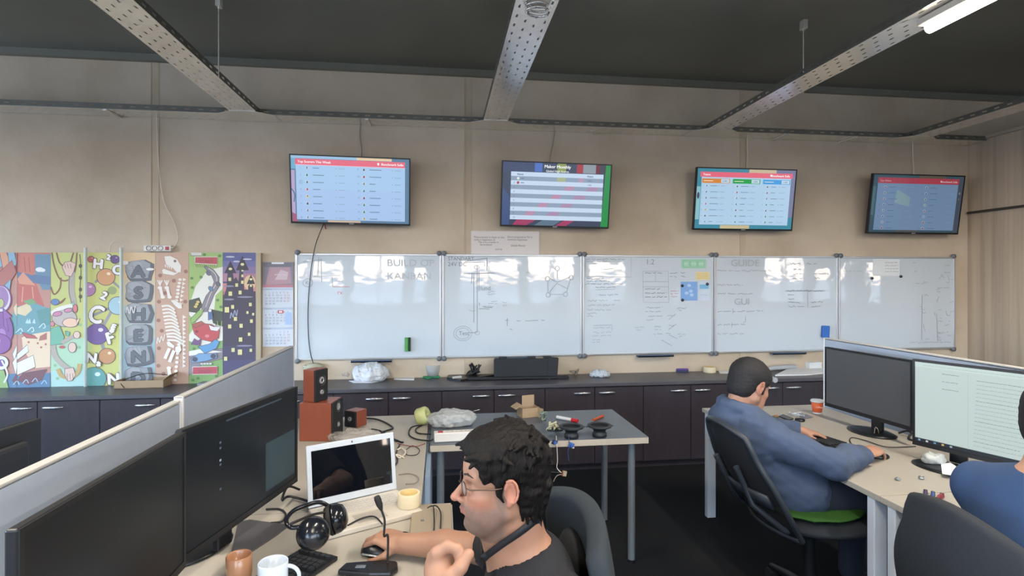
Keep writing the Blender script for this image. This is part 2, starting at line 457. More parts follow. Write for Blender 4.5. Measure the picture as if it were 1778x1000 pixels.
tb = MB()
for x in xs[1:-1]: tb.bb((x - .028, DB - .004, 0), (x + .028, DB, ZC)); tb.bb((x - .034, DB - .008, 0), (x - .028, DB, ZC))
struct('trim_1', tb, M_strip)
struct('trim_2', MB().bb((XL, DB - .05, ZC - .055), (XR2, DB - .001, ZC)), M_ceil)
lw = MB(); lw.bb((XL - .2, DW, 0), (XL, DB, .85)); lw.bb((XL - .2, DW, 2.95), (XL, DB, ZC))
ADDED_WN = [(-3.0, -.95), (-.85, 1.2), (1.3, 3.35), (3.45, 4.75)]  # unseen left windows, added to bring cool daylight into the room
_e = DW
for _a, _b in ADDED_WN: lw.bb((XL - .2, _e, .85), (XL, _a, 2.95)); _e = _b
lw.bb((XL - .2, _e, .85), (XL, DB, 2.95)); struct('wall_left', lw, M_wall)
for _i, (_a, _b) in enumerate(ADDED_WN):
    area('window_portal', (XL - .12, (_a + _b) / 2, 1.9), (0, -PI / 2, 0), 2.1, _b - _a, 1, (1, 1, 1), portal=True)
    f = MB(); f.bb((XL - .14, _a, .85), (XL - .07, _a + .05, 2.95)); f.bb((XL - .14, _b - .05, .85), (XL - .07, _b, 2.95)); f.bb((XL - .14, _a, .85), (XL - .07, _b, .9)); f.bb((XL - .14, _a, 2.9), (XL - .07, _b, 2.95))
    struct('window_%d' % (_i + 20), f, mat('window_frame_paint', '#8f959c', .5, var=.02))
struct('wall_right', MB().bb((XR, 3.75, 0), (XR + .12, DB - .001, 2.955)), M_wallr)
struct('wall_outer', MB().bb((XR2, DW - .2, 0), (XR2 + .2, DB + .2, ZC)), M_dark)
struct('trim_3', MB().bb((XR - .03, 3.75, 2.955), (XR + .15, DB - .002, 2.985)), mat('cap_paint', '#b9ae9e', .7, var=.03))
# window wall
ww = MB()
ww.bb((XL, DW - .2, 0), (XR2, DW, SILL)); ww.bb((XL, DW - .2, 2.65), (XR2, DW, ZC))
e = XL
for a0, a1, tp in _w:
    ww.bb((e, DW - .2, SILL), (a0, DW, 2.65)); e = a1
ww.bb((e, DW - .2, SILL), (XR2, DW, 2.65))
struct('wall_rear', ww, M_wallw)
M_frame = mat('window_frame_paint', '#8f959c', .5, var=.02)
M_blind = mat('blind_fabric', '#b7bcc2', .8, var=.04, stretch=(1, 1, 8))
for i, (a0, a1, tp) in enumerate(_w):
    f = MB(); t = .045
    f.bb((a0, DW - .16, SILL), (a0 + t, DW - .08, 2.65)); f.bb((a1 - t, DW - .16, SILL), (a1, DW - .08, 2.65))
    f.bb((a0, DW - .16, SILL), (a1, DW - .08, SILL + t)); f.bb((a0, DW - .16, 2.65 - t), (a1, DW - .08, 2.65))
    if a1 - a0 > 1: f.bb(((a0 + a1) / 2 - .02, DW - .15, SILL), ((a0 + a1) / 2 + .02, DW - .09, 2.65))
    w_ = struct('window_%d' % (i + 1), f, M_frame)
    if tp < 2.6: MB().bb((a0 + .01, DW - .06, tp), (a1 - .01, DW - .05, 2.66)).build('roller_blind', M_blind, w_)

# ================================================================== CABLE TRAYS
M_galv = mat('galvanised_steel', '#f6f3ec', .24, .7, var=.06, vscale=5)
M_galvd = mat('galvanised_rail', '#6f6f68', .45, .4, var=.1)
ZT = 2.93; TW = .205
def perforated(mb, L, w, flip, x0=0.0, pitch_=.10):
    """sheet in local x 0..L, y -w/2..w/2 with staggered slots"""
    cols = [-w / 2]; lanes = 4
    for k in range(lanes):
        c = -w / 2 + w * (k + .5) / lanes; cols += [c - .0048, c + .0048]
    cols.append(w / 2)
    n = int(L / pitch_); rows = []
    for i in range(n):
        b = i * pitch_; rows += [b, b + .006, b + .036, b + .056, b + .086]
    rows.append(L)
    vs = [(x, y, 0) for x in rows for y in cols]; nc = len(cols); fs = []
    for i in range(len(rows) - 1):
        for j in range(nc - 1):
            slot = j % 2 == 1 and ((i % 5 == 1 and (j // 2) % 2 == 0) or (i % 5 == 3 and (j // 2) % 2 == 1))
            if not slot: fs.append((i * nc + j, (i + 1) * nc + j, (i + 1) * nc + j + 1, i * nc + j + 1))
    mb.add(vs, fs)
def rail(mb, L, y, hgt=.045):
    zs = [0, .016, .028, hgt]; n = int(L / .10); xs_ = []
    for i in range(n): xs_ += [i * .10, i * .10 + .03, i * .10 + .07]
    xs_.append(L); vs = [(x, y, z) for x in xs_ for z in zs]; fs = []
    for i in range(len(xs_) - 1):
        for j in range(3):
            if not (j == 1 and i % 3 == 1): fs.append((i * 4 + j, (i + 1) * 4 + j, (i + 1) * 4 + j + 1, i * 4 + j + 1))
    mb.add(vs, fs)
def tray(label, p0, p1, w=TW, rods=(), group='perforated steel cable trays under the ceiling'):
    p0 = Vector(p0); p1 = Vector(p1); d = p1 - p0; L = d.length
    t = thing('cable_tray', label, 'cable tray', p0, math.atan2(d.y, d.x), group)
    b = MB(); perforated(b, L, w, False); b.build('tray_bed', M_galv, t, solid=.0015)
    for s in (-1, 1):
        r = MB(); rail(r, L, s * w / 2); r.build('side_rail', M_galvd, t, solid=.0015)
    for x in rods:
        r = MB(); r.cyl((x, w / 2 + .01, -.005), (x, w / 2 + .01, ZC - ZT), .004, n=8)
        r.box((x, w / 2 + .012, ZC - ZT - .03), (.05, .03, .06)); r.build('hanger_rod', M_galv, t)
    return t
wt = tray('long perforated steel cable tray running along the back wall under the four cross trays', (XL + .05, DB - .108, ZT), (XR - .02, DB - .108, ZT))
# T-piece plates where the cross trays meet it and slanted wall brackets below
XT = [U(423, 194, z=ZT).x, U(861, 208, z=ZT).x, U(1256, 220, z=ZT).x, U(1618, 232, z=ZT).x]
for x in XT:
    g = MB(); lx = x - XL - .05
    g.prism([(lx - .22, -.103), (lx - .10, -.19), (lx + .10, -.19), (lx + .22, -.103), (lx + .22, .103), (lx - .22, .103)], -.004, -.002); g.build('junction_plate', M_galv, wt)
for px in (25, 228, 640, 1052, 1412, 1556):
    x = U(px, 212, z=ZT).x - XL - .05
    g = MB(); g.bb((x - .014, -.11, -.016), (x + .014, .105, -.003)); g.build('wall_bracket', M_galv, wt)
names = ['perforated steel cable tray at upper left, slanting from the ceiling edge toward the wall tray',
         'perforated steel cable tray in the middle, above the dark second wall screen',
         'perforated steel cable tray carrying the lit batten lamp at upper right',
         'perforated steel cable tray at far right beside the right wall']
ctr = []
for x, lb, rd in zip(XT, names, (( .85, 2.6, 4.6), (2.9, 5.2), (1.05, 3.4, 5.4), (2.0, 4.5))):
    ctr.append(tray(lb, (x, DB - .215, ZT), (x, DW + .1, ZT), rods=rd))
# lamps
M_lamp = mat('lamp_tube', '#fff6e4', .4, emit='#ffeccc', estr=20, var=0)
M_lampb = mat('lamp_body', '#d9d6cf', .5, var=.02)
LAMPW = 42
def batten(x, y0, y1, label):
    t = thing('batten_lamp', label, 'ceiling lamp', (x, y0, ZT - .005), 0, 'batten lamps under the cable trays')
    MB().bb((-.045, y1 - y0 - .03, -.035), (.045, .03, 0)).build('lamp_body', M_lampb, t, bevel=.006)
    m = MB(); m.cyl((0, y1 - y0, -.052), (0, 0, -.052), .028, n=16); m.build('lamp_diffuser', M_lamp, t)
    area('lamp_light', (x, (y0 + y1) / 2, ZT - .10), (0, 0, 0), .06, abs(y1 - y0) - .1, LAMPW, (1.0, .90, .78))
    return t
pl = U(1607, 49, z=ZT - .06)
batten(pl.x + .02, pl.y, pl.y - 1.25, 'lit white batten lamp hanging under the cable tray at upper right')
batten(XT[0] - .02, 2.15, .9, 'lit batten lamp under the upper left cable tray, above the frame')
batten(XT[3] + .1, 2.5, 1.25, 'lit batten lamp under the far right cable tray, above the frame')
for _x, _l in zip(XT, ('under the upper left', 'under the middle', 'under the upper right', 'under the far right')):
    batten(_x, -.6, -1.85, 'added lit batten lamp ' + _l + ' cable tray, behind the camera')  # unseen lamps added to lift the overall room light
batten(XT[1] + .0, 1.5, .3, 'added lit batten lamp under the middle cable tray, unseen above the frame')  # another unseen lamp, added as fill light
p = U(931, 2, z=ZT - .02)
t = thing('coiled_hose', 'coiled silver flexible hose hanging under the middle cable tray', 'hose', (p.x, p.y - .02, ZT - .055))
m = MB(); m.tube([(.05 * math.cos(a), .035 * math.sin(a), -.035 + .011 * a / PI) for a in np.linspace(0, 6 * PI, 90)], .006, 8); m.build('hose_coil', mat('chrome', '#d5d5d5', .15, 1, var=0), t)
MB().lathe([(0, .02), (.062, .02), (.068, .035), (.068, .055), (0, .055)], (0, .0, 0)).build('hose_socket', M_lampb, t)

# ================================================================== WHITEBOARDS
WBZ0, WBZ1 = U(765, 621, Y=DB - .02).z, U(765, 441, Y=DB - .02).z
wx = [U(p, 530, Y=DB - .02).x for p in (512.5, 767, 1010.5, 1238.5, 1454.5, 1657.5)]
def wboard():
    m = bpy.data.materials.new('whiteboard_enamel'); m.use_nodes = True; n = m.node_tree; b = n.nodes['Principled BSDF']
    b.inputs['Base Color'].default_value = rgb('#c6d2dd'); b.inputs['Roughness'].default_value = .035; b.inputs['Specular IOR Level'].default_value = .62
    t = n.nodes.new('ShaderNodeTexCoord'); mp = n.nodes.new('ShaderNodeMapping'); mp.inputs['Scale'].default_value = (1.6, 1, 2.4); n.links.new(t.outputs['Object'], mp.inputs[0])
    z = n.nodes.new('ShaderNodeTexNoise'); z.inputs['Scale'].default_value = 1.6; z.inputs['Detail'].default_value = 3; n.links.new(mp.outputs[0], z.inputs['Vector'])
    bp = n.nodes.new('ShaderNodeBump'); bp.inputs['Strength'].default_value = .3; bp.inputs['Distance'].default_value = .008
    n.links.new(z.outputs['Fac'], bp.inputs['Height']); n.links.new(bp.outputs[0], b.inputs['Normal'])
    return m
M_wb = wboard(); M_alu = mat('aluminium_frame', '#b9bec4', .35, .6, var=.02); M_grey = mat('grey_plastic', '#6b7078', .5, var=.03)
M_ink = attr_mat('marker_ink', .5); M_paper = attr_mat('printed_paper', .75)
INK = '#8d979f'; INKD = '#6f7985'; RED = '#c77f88'
def board(i, label, draw):
    x0, x1 = wx[i] + .002, wx[i + 1] - .002; w = x1 - x0; h = WBZ1 - WBZ0
    t = thing('whiteboard', label, 'whiteboard', ((x0 + x1) / 2, DB - .02, WBZ0), 0, 'whiteboards in a row on the back wall')
    MB().bb((-w / 2 + .008, -.004, .008), (w / 2 - .008, .018, h - .008)).build('writing_surface', M_wb, t)
    for a, b_ in (((-w / 2, -.012, 0), (-w / 2 + .018, .02, h)), ((w / 2 - .018, -.012, 0), (w / 2, .02, h)), ((-w / 2 + .018, -.012, 0), (w / 2 - .018, .02, .016)), ((-w / 2 + .018, -.012, h - .018), (w / 2 - .018, .02, h))):
        MB().bb(a, b_).build('frame', M_alu, t, bevel=.003)
    for sx_ in (-1, 1):
        for z_ in (0, h):
            MB().lathe([(0, -.012), (.019, -.012), (.022, -.006), (.022, .012), (0, .012)], (sx_ * (w / 2 - .02), -.008, z_ + (.006 if z_ else -.006)), 16, Matrix.Rotation(PI / 2, 3, 'X')).build('corner_cap', M_grey, t)
    xc = {0: .02, 1: .0, 2: .05, 3: .1, 4: -.3}[i]
    tr = MB(); tr.bb((xc - .17, -.055, -.022), (xc + .17, .0, -.012)); tr.bb((xc - .17, -.055, -.022), (xc + .17, -.05, -.002)); tr.build('pen_tray', mat('tray_blue', '#3d4f6b', .5), t)
    a = Art(w, h); draw(a, w, h); a.build('marker_writing', M_ink, t, loc=(-w / 2, -.0045, 0))
    return t
def px2b(i, px, py):
    p = U(px, py, Y=DB - .024); return (p.x - wx[i] - .004, p.z - WBZ0)
def lines(a, i, L, lw=.0035, h=.014, col=INK):
    for k, (x0, y, x1) in enumerate(L):
        p = px2b(i, x0, y); q = px2b(i, x1, y); a.scribble(p[0], p[1], q[0] - p[0], h, lw, col, seed=int(x0 * 7 + y * 3))
def strokes(a, i, S, lw=.004, col=INK):
    for s_ in S: a.line([px2b(i, *p) for p in s_], lw, col)
def d0(a, w, h):
    strokes(a, 0, [[(526, 455), (560, 451)], [(552, 480), (554, 446)], [(559, 490), (558, 448)], [(545, 480), (592, 478)], [(577, 480), (578, 497)]])
    strokes(a, 0, [[(578, 498), (607, 498)]], .005, RED)
    x, y = px2b(0, 535, 491); a.curve([(x + .04 * math.cos(t), y + .035 * math.sin(t)) for t in np.linspace(0, 6.2, 12)], .004, INK)
    a.text(x - .02, y - .012, 'K', .04, INK)
    x, y = px2b(0, 586, 511); a.text(x, y, 'rx', .05, RED)
    lines(a, 0, [(528, 453, 540), (740, 452, 755)])
    x, y = px2b(0, 672, 462); a.text(x, y, 'BUILD OP', .085, '#aeb6bf', sx_=1.1); x, y = px2b(0, 672, 485); a.text(x, y, 'KANBAN', .085, '#b4bcc5', sx_=1.1)
    lines(a, 0, [(718, 478, 736), (583, 488, 596)])
def d1(a, w, h):
    x, y = px2b(1, 778, 452); a.text(x, y, 'STANDART', .045, INKD); x, y = px2b(1, 778, 462); a.text(x, y, '24V DC', .05, INKD)
    strokes(a, 1, [[(829, 460), (829, 576)], [(832, 470), (832, 505)], [(823, 475), (823, 560)], [(805, 475), (860, 474)], [(808, 454), (846, 448)], [(846, 448), (846, 470)],
                   [(842, 462), (842, 455), (806, 456)], [(832, 525), (833, 530)], [(840, 533), (855, 534)], [(829, 577), (815, 578)], [(832, 536), (850, 536)], [(820, 475), (819, 492)]], .0045, INKD)
    for cx_, cy_, r_ in ((828, 464, .02), (829, 578, .02), (804, 579, .06), (804, 579, .08)):
        x, y = px2b(1, cx_, cy_); a.curve([(x + r_ * math.cos(t), y + r_ * .8 * math.sin(t)) for t in np.linspace(0, 6.2, 12)], .004, INK)
    x, y = px2b(1, 797, 582); a.text(x, y, 'Test', .05, INKD)
    x, y = px2b(1, 834, 504); a.text(x, y, 'lund', .055, INK)
    lines(a, 1, [(848, 507, 862), (848, 511, 862), (853, 523, 864), (848, 527, 864), (838, 532, 858), (873, 525, 880), (873, 530, 880), (815, 539, 826), (914, 473, 922)])
    strokes(a, 1, [[(877, 556), (883, 556)], [(897, 557), (904, 557)], [(912, 557), (920, 557), (935, 556)], [(940, 556), (946, 556)], [(881, 552), (881, 566)], [(885, 571), (890, 572)]], .004, INKD)
    P = [(951, 484), (952, 512), (982, 511), (992, 482), (968, 466)]
    strokes(a, 1, [[(951, 488), (952, 508)], [(956, 511), (978, 511)], [(984, 507), (991, 484)], [(968, 470), (968, 484)], [(954, 507), (967, 492), (985, 501)], [(955, 483), (968, 490), (990, 481)]], .004, INK)
    for p in P:
        x, y = px2b(1, *p); a.curve([(x + .02 * math.cos(t), y + .02 * math.sin(t)) for t in np.linspace(0, 6.2, 9)], .004, INK)
def d2(a, w, h):
    lines(a, 2, [(1018, 450, 1085), (1018, 454, 1055), (1019, 484, 1050), (1019, 488, 1060), (1016, 493, 1045), (1048, 493, 1082), (1034, 499, 1070), (1040, 512, 1075)], col=INKD)
    strokes(a, 2, [[(1017, 448), (1017, 480), (1096, 481), (1096, 448)], [(1048, 468), (1065, 466)], [(1035, 503), (1068, 502)]], .0035, INK)
    lines(a, 2, [(1020, 522, 1056), (1066, 522, 1080), (1020, 530, 1068), (1020, 538, 1062), (1020, 544, 1036), (1020, 549, 1032)], h=.018)
    x, y = px2b(2, 1121, 459); a.text(x, y, '1.2', .07, INK)
    strokes(a, 2, [[(1116, 471), (1117, 525), (1161, 525)], [(1116, 471), (1160, 471), (1161, 525)], [(1116, 489), (1160, 489)], [(1116, 498), (1160, 498)], [(1138, 471), (1138, 489)]], .003, '#9aa4ad')
    lines(a, 2, [(1120, 474, 1150), (1120, 502, 1146), (1120, 509, 1158), (1120, 516, 1158), (1163, 474, 1178), (1163, 481, 1176), (1182, 474, 1190), (1182, 480, 1190)], col=INKD)
    lines(a, 2, [(1164, 505, 1179), (1164, 510, 1178), (1166, 515, 1176)], col=RED)
    lines(a, 2, [(1122, 534, 1150), (1120, 541, 1150), (1124, 549, 1150), (1122, 555, 1136), (1175, 535, 1192), (1178, 539, 1184), (1030, 569, 1060), (1030, 577, 1062), (1028, 583, 1064), (1028, 590, 1042), (1028, 594, 1042),
                 (1102, 568, 1118), (1104, 573, 1112), (1136, 567, 1148), (1136, 572, 1148), (1176, 580, 1190), (1178, 584, 1186), (1134, 580, 1150)])
    strokes(a, 2, [[(1160, 555), (1172, 545)], [(1160, 572), (1174, 562)], [(1161, 581), (1175, 588)], [(1148, 590), (1166, 600)], [(1155, 578), (1164, 579)], [(1030, 565), (1062, 564), (1062, 574)]], .004, INK)
    lines(a, 2, [(1158, 548, 1172), (1160, 565, 1172)])
def d3(a, w, h):
    lines(a, 3, [(1246, 470, 1340), (1245, 495, 1290), (1246, 510, 1308), (1246, 541, 1325), (1246, 564, 1295), (1246, 580, 1292), (1372, 458, 1390), (1400, 458, 1418), (1378, 468, 1392), (1378, 476, 1392), (1376, 484, 1392),
                 (1412, 475, 1440), (1414, 483, 1424), (1364, 505, 1430), (1368, 512, 1380), (1368, 519, 1380), (1368, 525, 1390), (1368, 532, 1396), (1408, 525, 1430), (1408, 532, 1426)], h=.018, col=INKD)
    strokes(a, 3, [[(1294, 549), (1294, 558), (1290, 560)], [(1402, 506), (1402, 533)], [(1366, 505), (1432, 505)], [(1272, 535), (1272, 545)], [(1270, 560), (1270, 568)]], .004, INK)
    x, y = px2b(3, 1268, 462); a.text(x, y, 'GUIDE', .09, '#a9b1ba', sx_=1.1); x, y = px2b(3, 1274, 529); a.text(x, y, 'GUI', .085, '#a9b1ba', sx_=1.1)
def d4(a, w, h):
    lines(a, 4, [(1465, 471, 1500), (1590, 492, 1598), (1628, 500, 1650), (1640, 461, 1650), (1640, 473, 1650), (1580, 595, 1650), (1628, 577, 1648), (1585, 456, 1590), (1587, 471, 1592)])
    strokes(a, 4, [[(1601, 512), (1600, 590)], [(1626, 545), (1628, 592)], [(1645, 478), (1648, 486)], [(1642, 540), (1644, 548)], [(1622, 542), (1624, 548)], [(1603, 563), (1606, 575)], [(1630, 515), (1626, 525)]], .0045, INK)
    r = random.Random(3)
    for k in range(26):
        px, py = r.choice([(1602, 0), (1628, 0), (1645, 0)])[0] + r.uniform(-6, 6), r.uniform(475, 590); lines(a, 4, [(px, py, px + r.uniform(4, 9))], h=.02)
board(0, 'leftmost whiteboard, nearly blank with a green eraser on it', d0)
board(1, 'whiteboard with a tall pipe-like line drawing, second from the left', d1)
board(2, 'whiteboard carrying blue, green and yellow sheets and dense notes', d2)
board(3, 'whiteboard with notes behind the man in the blue hoodie, fourth from the left', d3)
board(4, 'rightmost whiteboard, with two black magnets near its top', d4)
# things stuck on the boards
def slab(name, label, cat, i, x0, y0, x1, y1, col, dy=.004, group=None, m=None, art=None, y=.0255, rz=0):
    a = U(x0, y1, Y=DB - y); b = U(x1, y0, Y=DB - y)
    w, h = b.x - a.x, b.z - a.z
    A_ = Art(w, h); A_.rect(0, 0, w, h, col)
    if art: art(A_, w, h)
    o = thing(name, label, cat, (a.x, DB - y, a.z), 0, group)
    MB().bb((0, 0, 0), (w, dy * .4, h)).build('sheet', mat('paper_' + col.strip('#'), col, .8, var=.02), o)
    A_.build('print', M_paper, o, loc=(0, -.0003, 0)); return o
def ga(a, w, h):
    a.rect(w * .06, h * .1, w * .94, h * .9, '#93c7ad'); 
    for k in range(3): a.rect(w * (.1 + .3 * k), h * .2, w * (.3 + .3 * k), h * .75, '#a5d2bb'); a.scribble(w * (.1 + .3 * k), h * .5, w * .2, h * .1, .003, '#d8ecdf', k)
slab('paper_sheet', 'green printed sheet at the top right of the whiteboard with coloured sheets', 'paper', 2, 1183, 450, 1226, 466, '#9ecfb8', art=ga)
slab('paper_sheet', 'small yellow printed sheet between the green and the blue sheets', 'paper', 2, 1208, 472, 1232, 486, '#dccfa0', art=lambda a, w, h: [a.scribble(w * .08, h * (.2 + .2 * k), w * .8, h * .08, .003, '#c2ae6a', k) for k in range(4)] and a)
slab('paper_sheet', 'blue sheet held by two dark magnets on the whiteboard', 'paper', 2, 1182, 489, 1211, 522, '#7fa9e0', art=lambda a, w, h: [a.ell(w * x, h * y, w * .12, h * .08, '#a9c7ee') for x, y in ((.5, .8), (.35, .4), (.6, .5), (.65, .3))] and a)
slab('paper_sheet', 'small pale sheet with a light blue block beside the blue sheet', 'paper', 2, 1213, 489, 1232, 522, '#c3d3e6', art=lambda a, w, h: [a.rect(w * .08, h * .62, w * .92, h * .85, '#78b4dd'), a.scribble(w * .1, h * .3, w * .8, h * .04, .003, '#8d9aaa', 1)] and a)
slab('paper_sheet', 'notes sheet whose white paints a board reflection, under two black magnets on the rightmost whiteboard', 'paper', 4, 1516, 450, 1562, 479, '#dfe6ec', art=lambda a, w, h: [a.scribble(w * .45, h * (.25 + .18 * k), w * .5, h * .05, .003, '#6f7a86', k) for k in range(4)] and a)  # pale sheet stands in for a reflection on the glossy board
M_mag = mat('magnet', '#262c3a', .35)
for px, py, lb in ((1184.5, 496, 'round dark magnet at the top of the blue sheet'), (1185, 521, 'round dark magnet at the bottom of the blue sheet'), (1228, 493, 'round dark magnet on the small pale sheet'),
                   (1514, 483, 'left one of two round black magnets on the rightmost whiteboard'), (1564, 480, 'right one of two round black magnets on the rightmost whiteboard')):
    p = U(px, py, Y=DB - .028); m = MB(); m.lathe([(0, -.012), (.011, -.012), (.014, -.008), (.014, .0), (0, .0)], (0, .002, 0), 16, Matrix.Rotation(PI / 2, 3, 'X') @ Matrix.Scale(-1, 3, (0, 0, 1)))
    tag(m.build('magnet', M_mag, loc=p), lb, 'magnet', 'round board magnets')
p = U(708, 598, Y=DB - .04)
t = thing('board_eraser', 'upright green board eraser on the leftmost whiteboard', 'eraser', (p.x, DB - .026, p.z - .058))
MB().bb((-.026, -.03, 0), (.004, 0, .118)).build('grip', mat('eraser_green', '#4f9a4e', .5), t, bevel=.004); MB().bb((.004, -.03, 0), (.024, 0, .118)).build('felt', mat('eraser_felt', '#1f3d2b', .95), t, bevel=.002)
p = U(1433.5, 577, Y=DB - .05)
t = thing('board_eraser', 'blue board eraser on the whiteboard just above the right desk partition', 'eraser', (p.x, DB - .026, p.z - .052), rot=(0, .05, 0))
MB().bb((-.034, -.035, 0), (.034, -.01, .115)).build('grip', mat('eraser_blue', '#2f6cc0', .5), t, bevel=.004); MB().bb((-.03, -.01, .004), (.03, 0, .111)).build('felt', mat('eraser_felt2', '#27406b', .95), t)
# typed sign above the second board
def sg(a, w, h):
    c = '#5f6068'; s = h * .115
    for k, l in enumerate(('Measurement is made on the', 'code is happiness of', 'The it is a matter in', 'formulation')):
        a.text(w * (.04 + .03 * k * (k != 1)), h * (.70 - .105 * k), l, s, c, sx_=.95)
    a.text(w * .35, h * .2, 'and by', s, c)
    a.text(w * .53, h * .72, "Don't programme No is", s, c, sx_=.95); a.text(w * .53, h * .61, 'common happiness.', s, c, sx_=.95); a.text(w * .58, h * .36, 'Simple Beauty', s, c, sx_=.95)
slab('typed_sign', 'white typed paper sign on the wall above the second whiteboard', 'sign', 0, 818, 402, 936, 442, '#d8d4d4', art=sg, y=.006)

# ================================================================== WALL SCREENS
M_tv = mat('tv_black', '#0d1014', .3, var=.02); M_scr = attr_mat('screen_pixels', .25, emit=.84, spec=.5, base=.15)
TVT = math.radians(9)
def tv(label, cx, cy, wpx, hpx, draw, tilt=TVT, roll=0.0, bright=None, group='flat screens on the back wall'):
    Yc = DB - .16
    c = U(cx, cy, Y=Yc); W_, H_ = TVW, TVH
    t = thing('wall_screen', label, 'screen', c, 0, group, rot=Euler((tilt, roll, 0), 'XYZ'))
    b = MB(); b.bb((-W_ / 2, .0, -H_ / 2), (W_ / 2, .028, H_ / 2)); b.build('casing', M_tv, t, bevel=.004)
    b = MB(); b.bb((-W_ * .3, .028, -H_ * .38), (W_ * .3, .06, H_ * .3)); b.build('rear_housing', M_tv, t, bevel=.01)
    e_ = .011
    for q in (((-W_ / 2, -.004, -H_ / 2), (W_ / 2, .001, -H_ / 2 + .016)), ((-W_ / 2, -.004, H_ / 2 - e_), (W_ / 2, .001, H_ / 2)), ((-W_ / 2, -.004, -H_ / 2 + .016), (-W_ / 2 + e_, .001, H_ / 2 - e_)), ((W_ / 2 - e_, -.004, -H_ / 2 + .016), (W_ / 2, .001, H_ / 2 - e_))):
        MB().bb(*q).build('bezel', M_tv, t)
    MB().bb((-.02, -.006, -H_ / 2 + .003), (.02, -.004, -H_ / 2 + .011)).build('badge', mat('badge_grey', '#9aa0a6', .4), t)
    MB().bb((-.03, .05, -.12), (.03, .11, .02)).build('wall_mount', M_grey, t)
    a = Art(W_ - 2 * e_, H_ - .027); draw(a, a.w, a.h)
    a.build('screen_picture', bright or M_scr, t, loc=(-W_ / 2 + e_, -.0006, -H_ / 2 + .016))
    return t
_a = U(503, 267, Y=DB - .2); _b = U(716, 267, Y=DB - .2)
TVW = .975; TVH = .565
BG = '#a9c9ea'; ROW = '#6f86a2'; PINK = '#ea6a80'
def people_rows(a, x0, y0, dx, n, dy, num, cols, seed, scale=1.0, ink=ROW):
    r = random.Random(seed)
    for k in range(n):
        y = y0 - k * dy
        a.text(x0, y - .006 * scale, str(num + k), .02 * scale, ink)
        c = cols[k % len(cols)]; xx = x0 + .055 * scale
        a.ell(xx, y, .012 * scale, .013 * scale, '#dfe9f4'); a.ell(xx, y - .002, .009 * scale, .009 * scale, c); a.ell(xx + .001, y + .006 * scale, .005 * scale, .005 * scale, '#5a6470')
        w = r.uniform(.045, .1) * scale; a.rect(x0 + .10 * scale, y - .003 * scale, x0 + .10 * scale + w, y + .003 * scale, ink)
        a.ell(x0 + dx, y, .004, .004, '#8fa5c0'); a.rect(x0 + dx + .02 * scale, y - .002, x0 + dx + .07 * scale, y + .002, '#8fa5c0')
CS = ['#8a9bb5', '#3c8f8c', '#5d7d8f', '#c7557c', '#c8b25a', '#3d5570', '#8a9bb5', '#9aa7bd']
CS2 = ['#4b5d6d', '#b03b62', '#8196a5', '#4f8fb0', '#7d4f84', '#2f9a83', '#2f9a83', '#c2b45c']
def s1(a, w, h):
    a.rect(0, 0, w, h, '#5b7e9c'); a.rect(0, h * .8, w * .04, h, '#6fb0cf'); a.rect(0, 0, w * .03, h * .78, '#b9a7cf'); a.rect(w * .55, h * .96, w * .85, h, '#e8cda6'); a.rect(0, h * .96, w * .55, h, '#9cc3e2')
    a.poly([(0, 0), (w * .05, 0), (w * .05, h * .1), (0, h * .14)], '#a1607f'); a.rect(w * .3, 0, w * .58, h * .03, '#cbb7a2'); a.curve([(0, h * .5), (w * .025, h * .42), (w * .02, h * .3)], .008, '#3b6f9b')
    a.rect(w * .04, h * .035, w * .965, h * .95, '#a9cdf0'); a.rect(w * .04, h * .035, w * .965, h * .5, '#abc8f0'); a.rect(w * .035, h * .865, w * .965, h * .955, PINK); a.rect(w * .035, h * .86, w * .965, h * .868, '#f4c6d4')
    a.text(w * .055, h * .895, 'Top Scorers This Week', .027, '#ffffff', bold=.0015); a.text(w * .95, h * .895, 'Benchmark Sofia', .027, '#ffffff', align='r', bold=.0015); a.ell(w * .735, h * .915, .008, .01, '#ffffff'); a.poly([(w * .727, h * .91), (w * .743, h * .91), (w * .735, h * .885)], '#ffffff')
    people_rows(a, w * .075, h * .82, w * .30, 8, h * .108, 1, CS, 1); people_rows(a, w * .555, h * .82, w * .30, 8, h * .108, 9, CS2, 2)
    x, y = w * .09, h * .604; a.curve([(x - .004 + .014 * math.cos(t), y + .014 * math.sin(t)) for t in np.linspace(0, 6.2, 12)], .002, ROW)
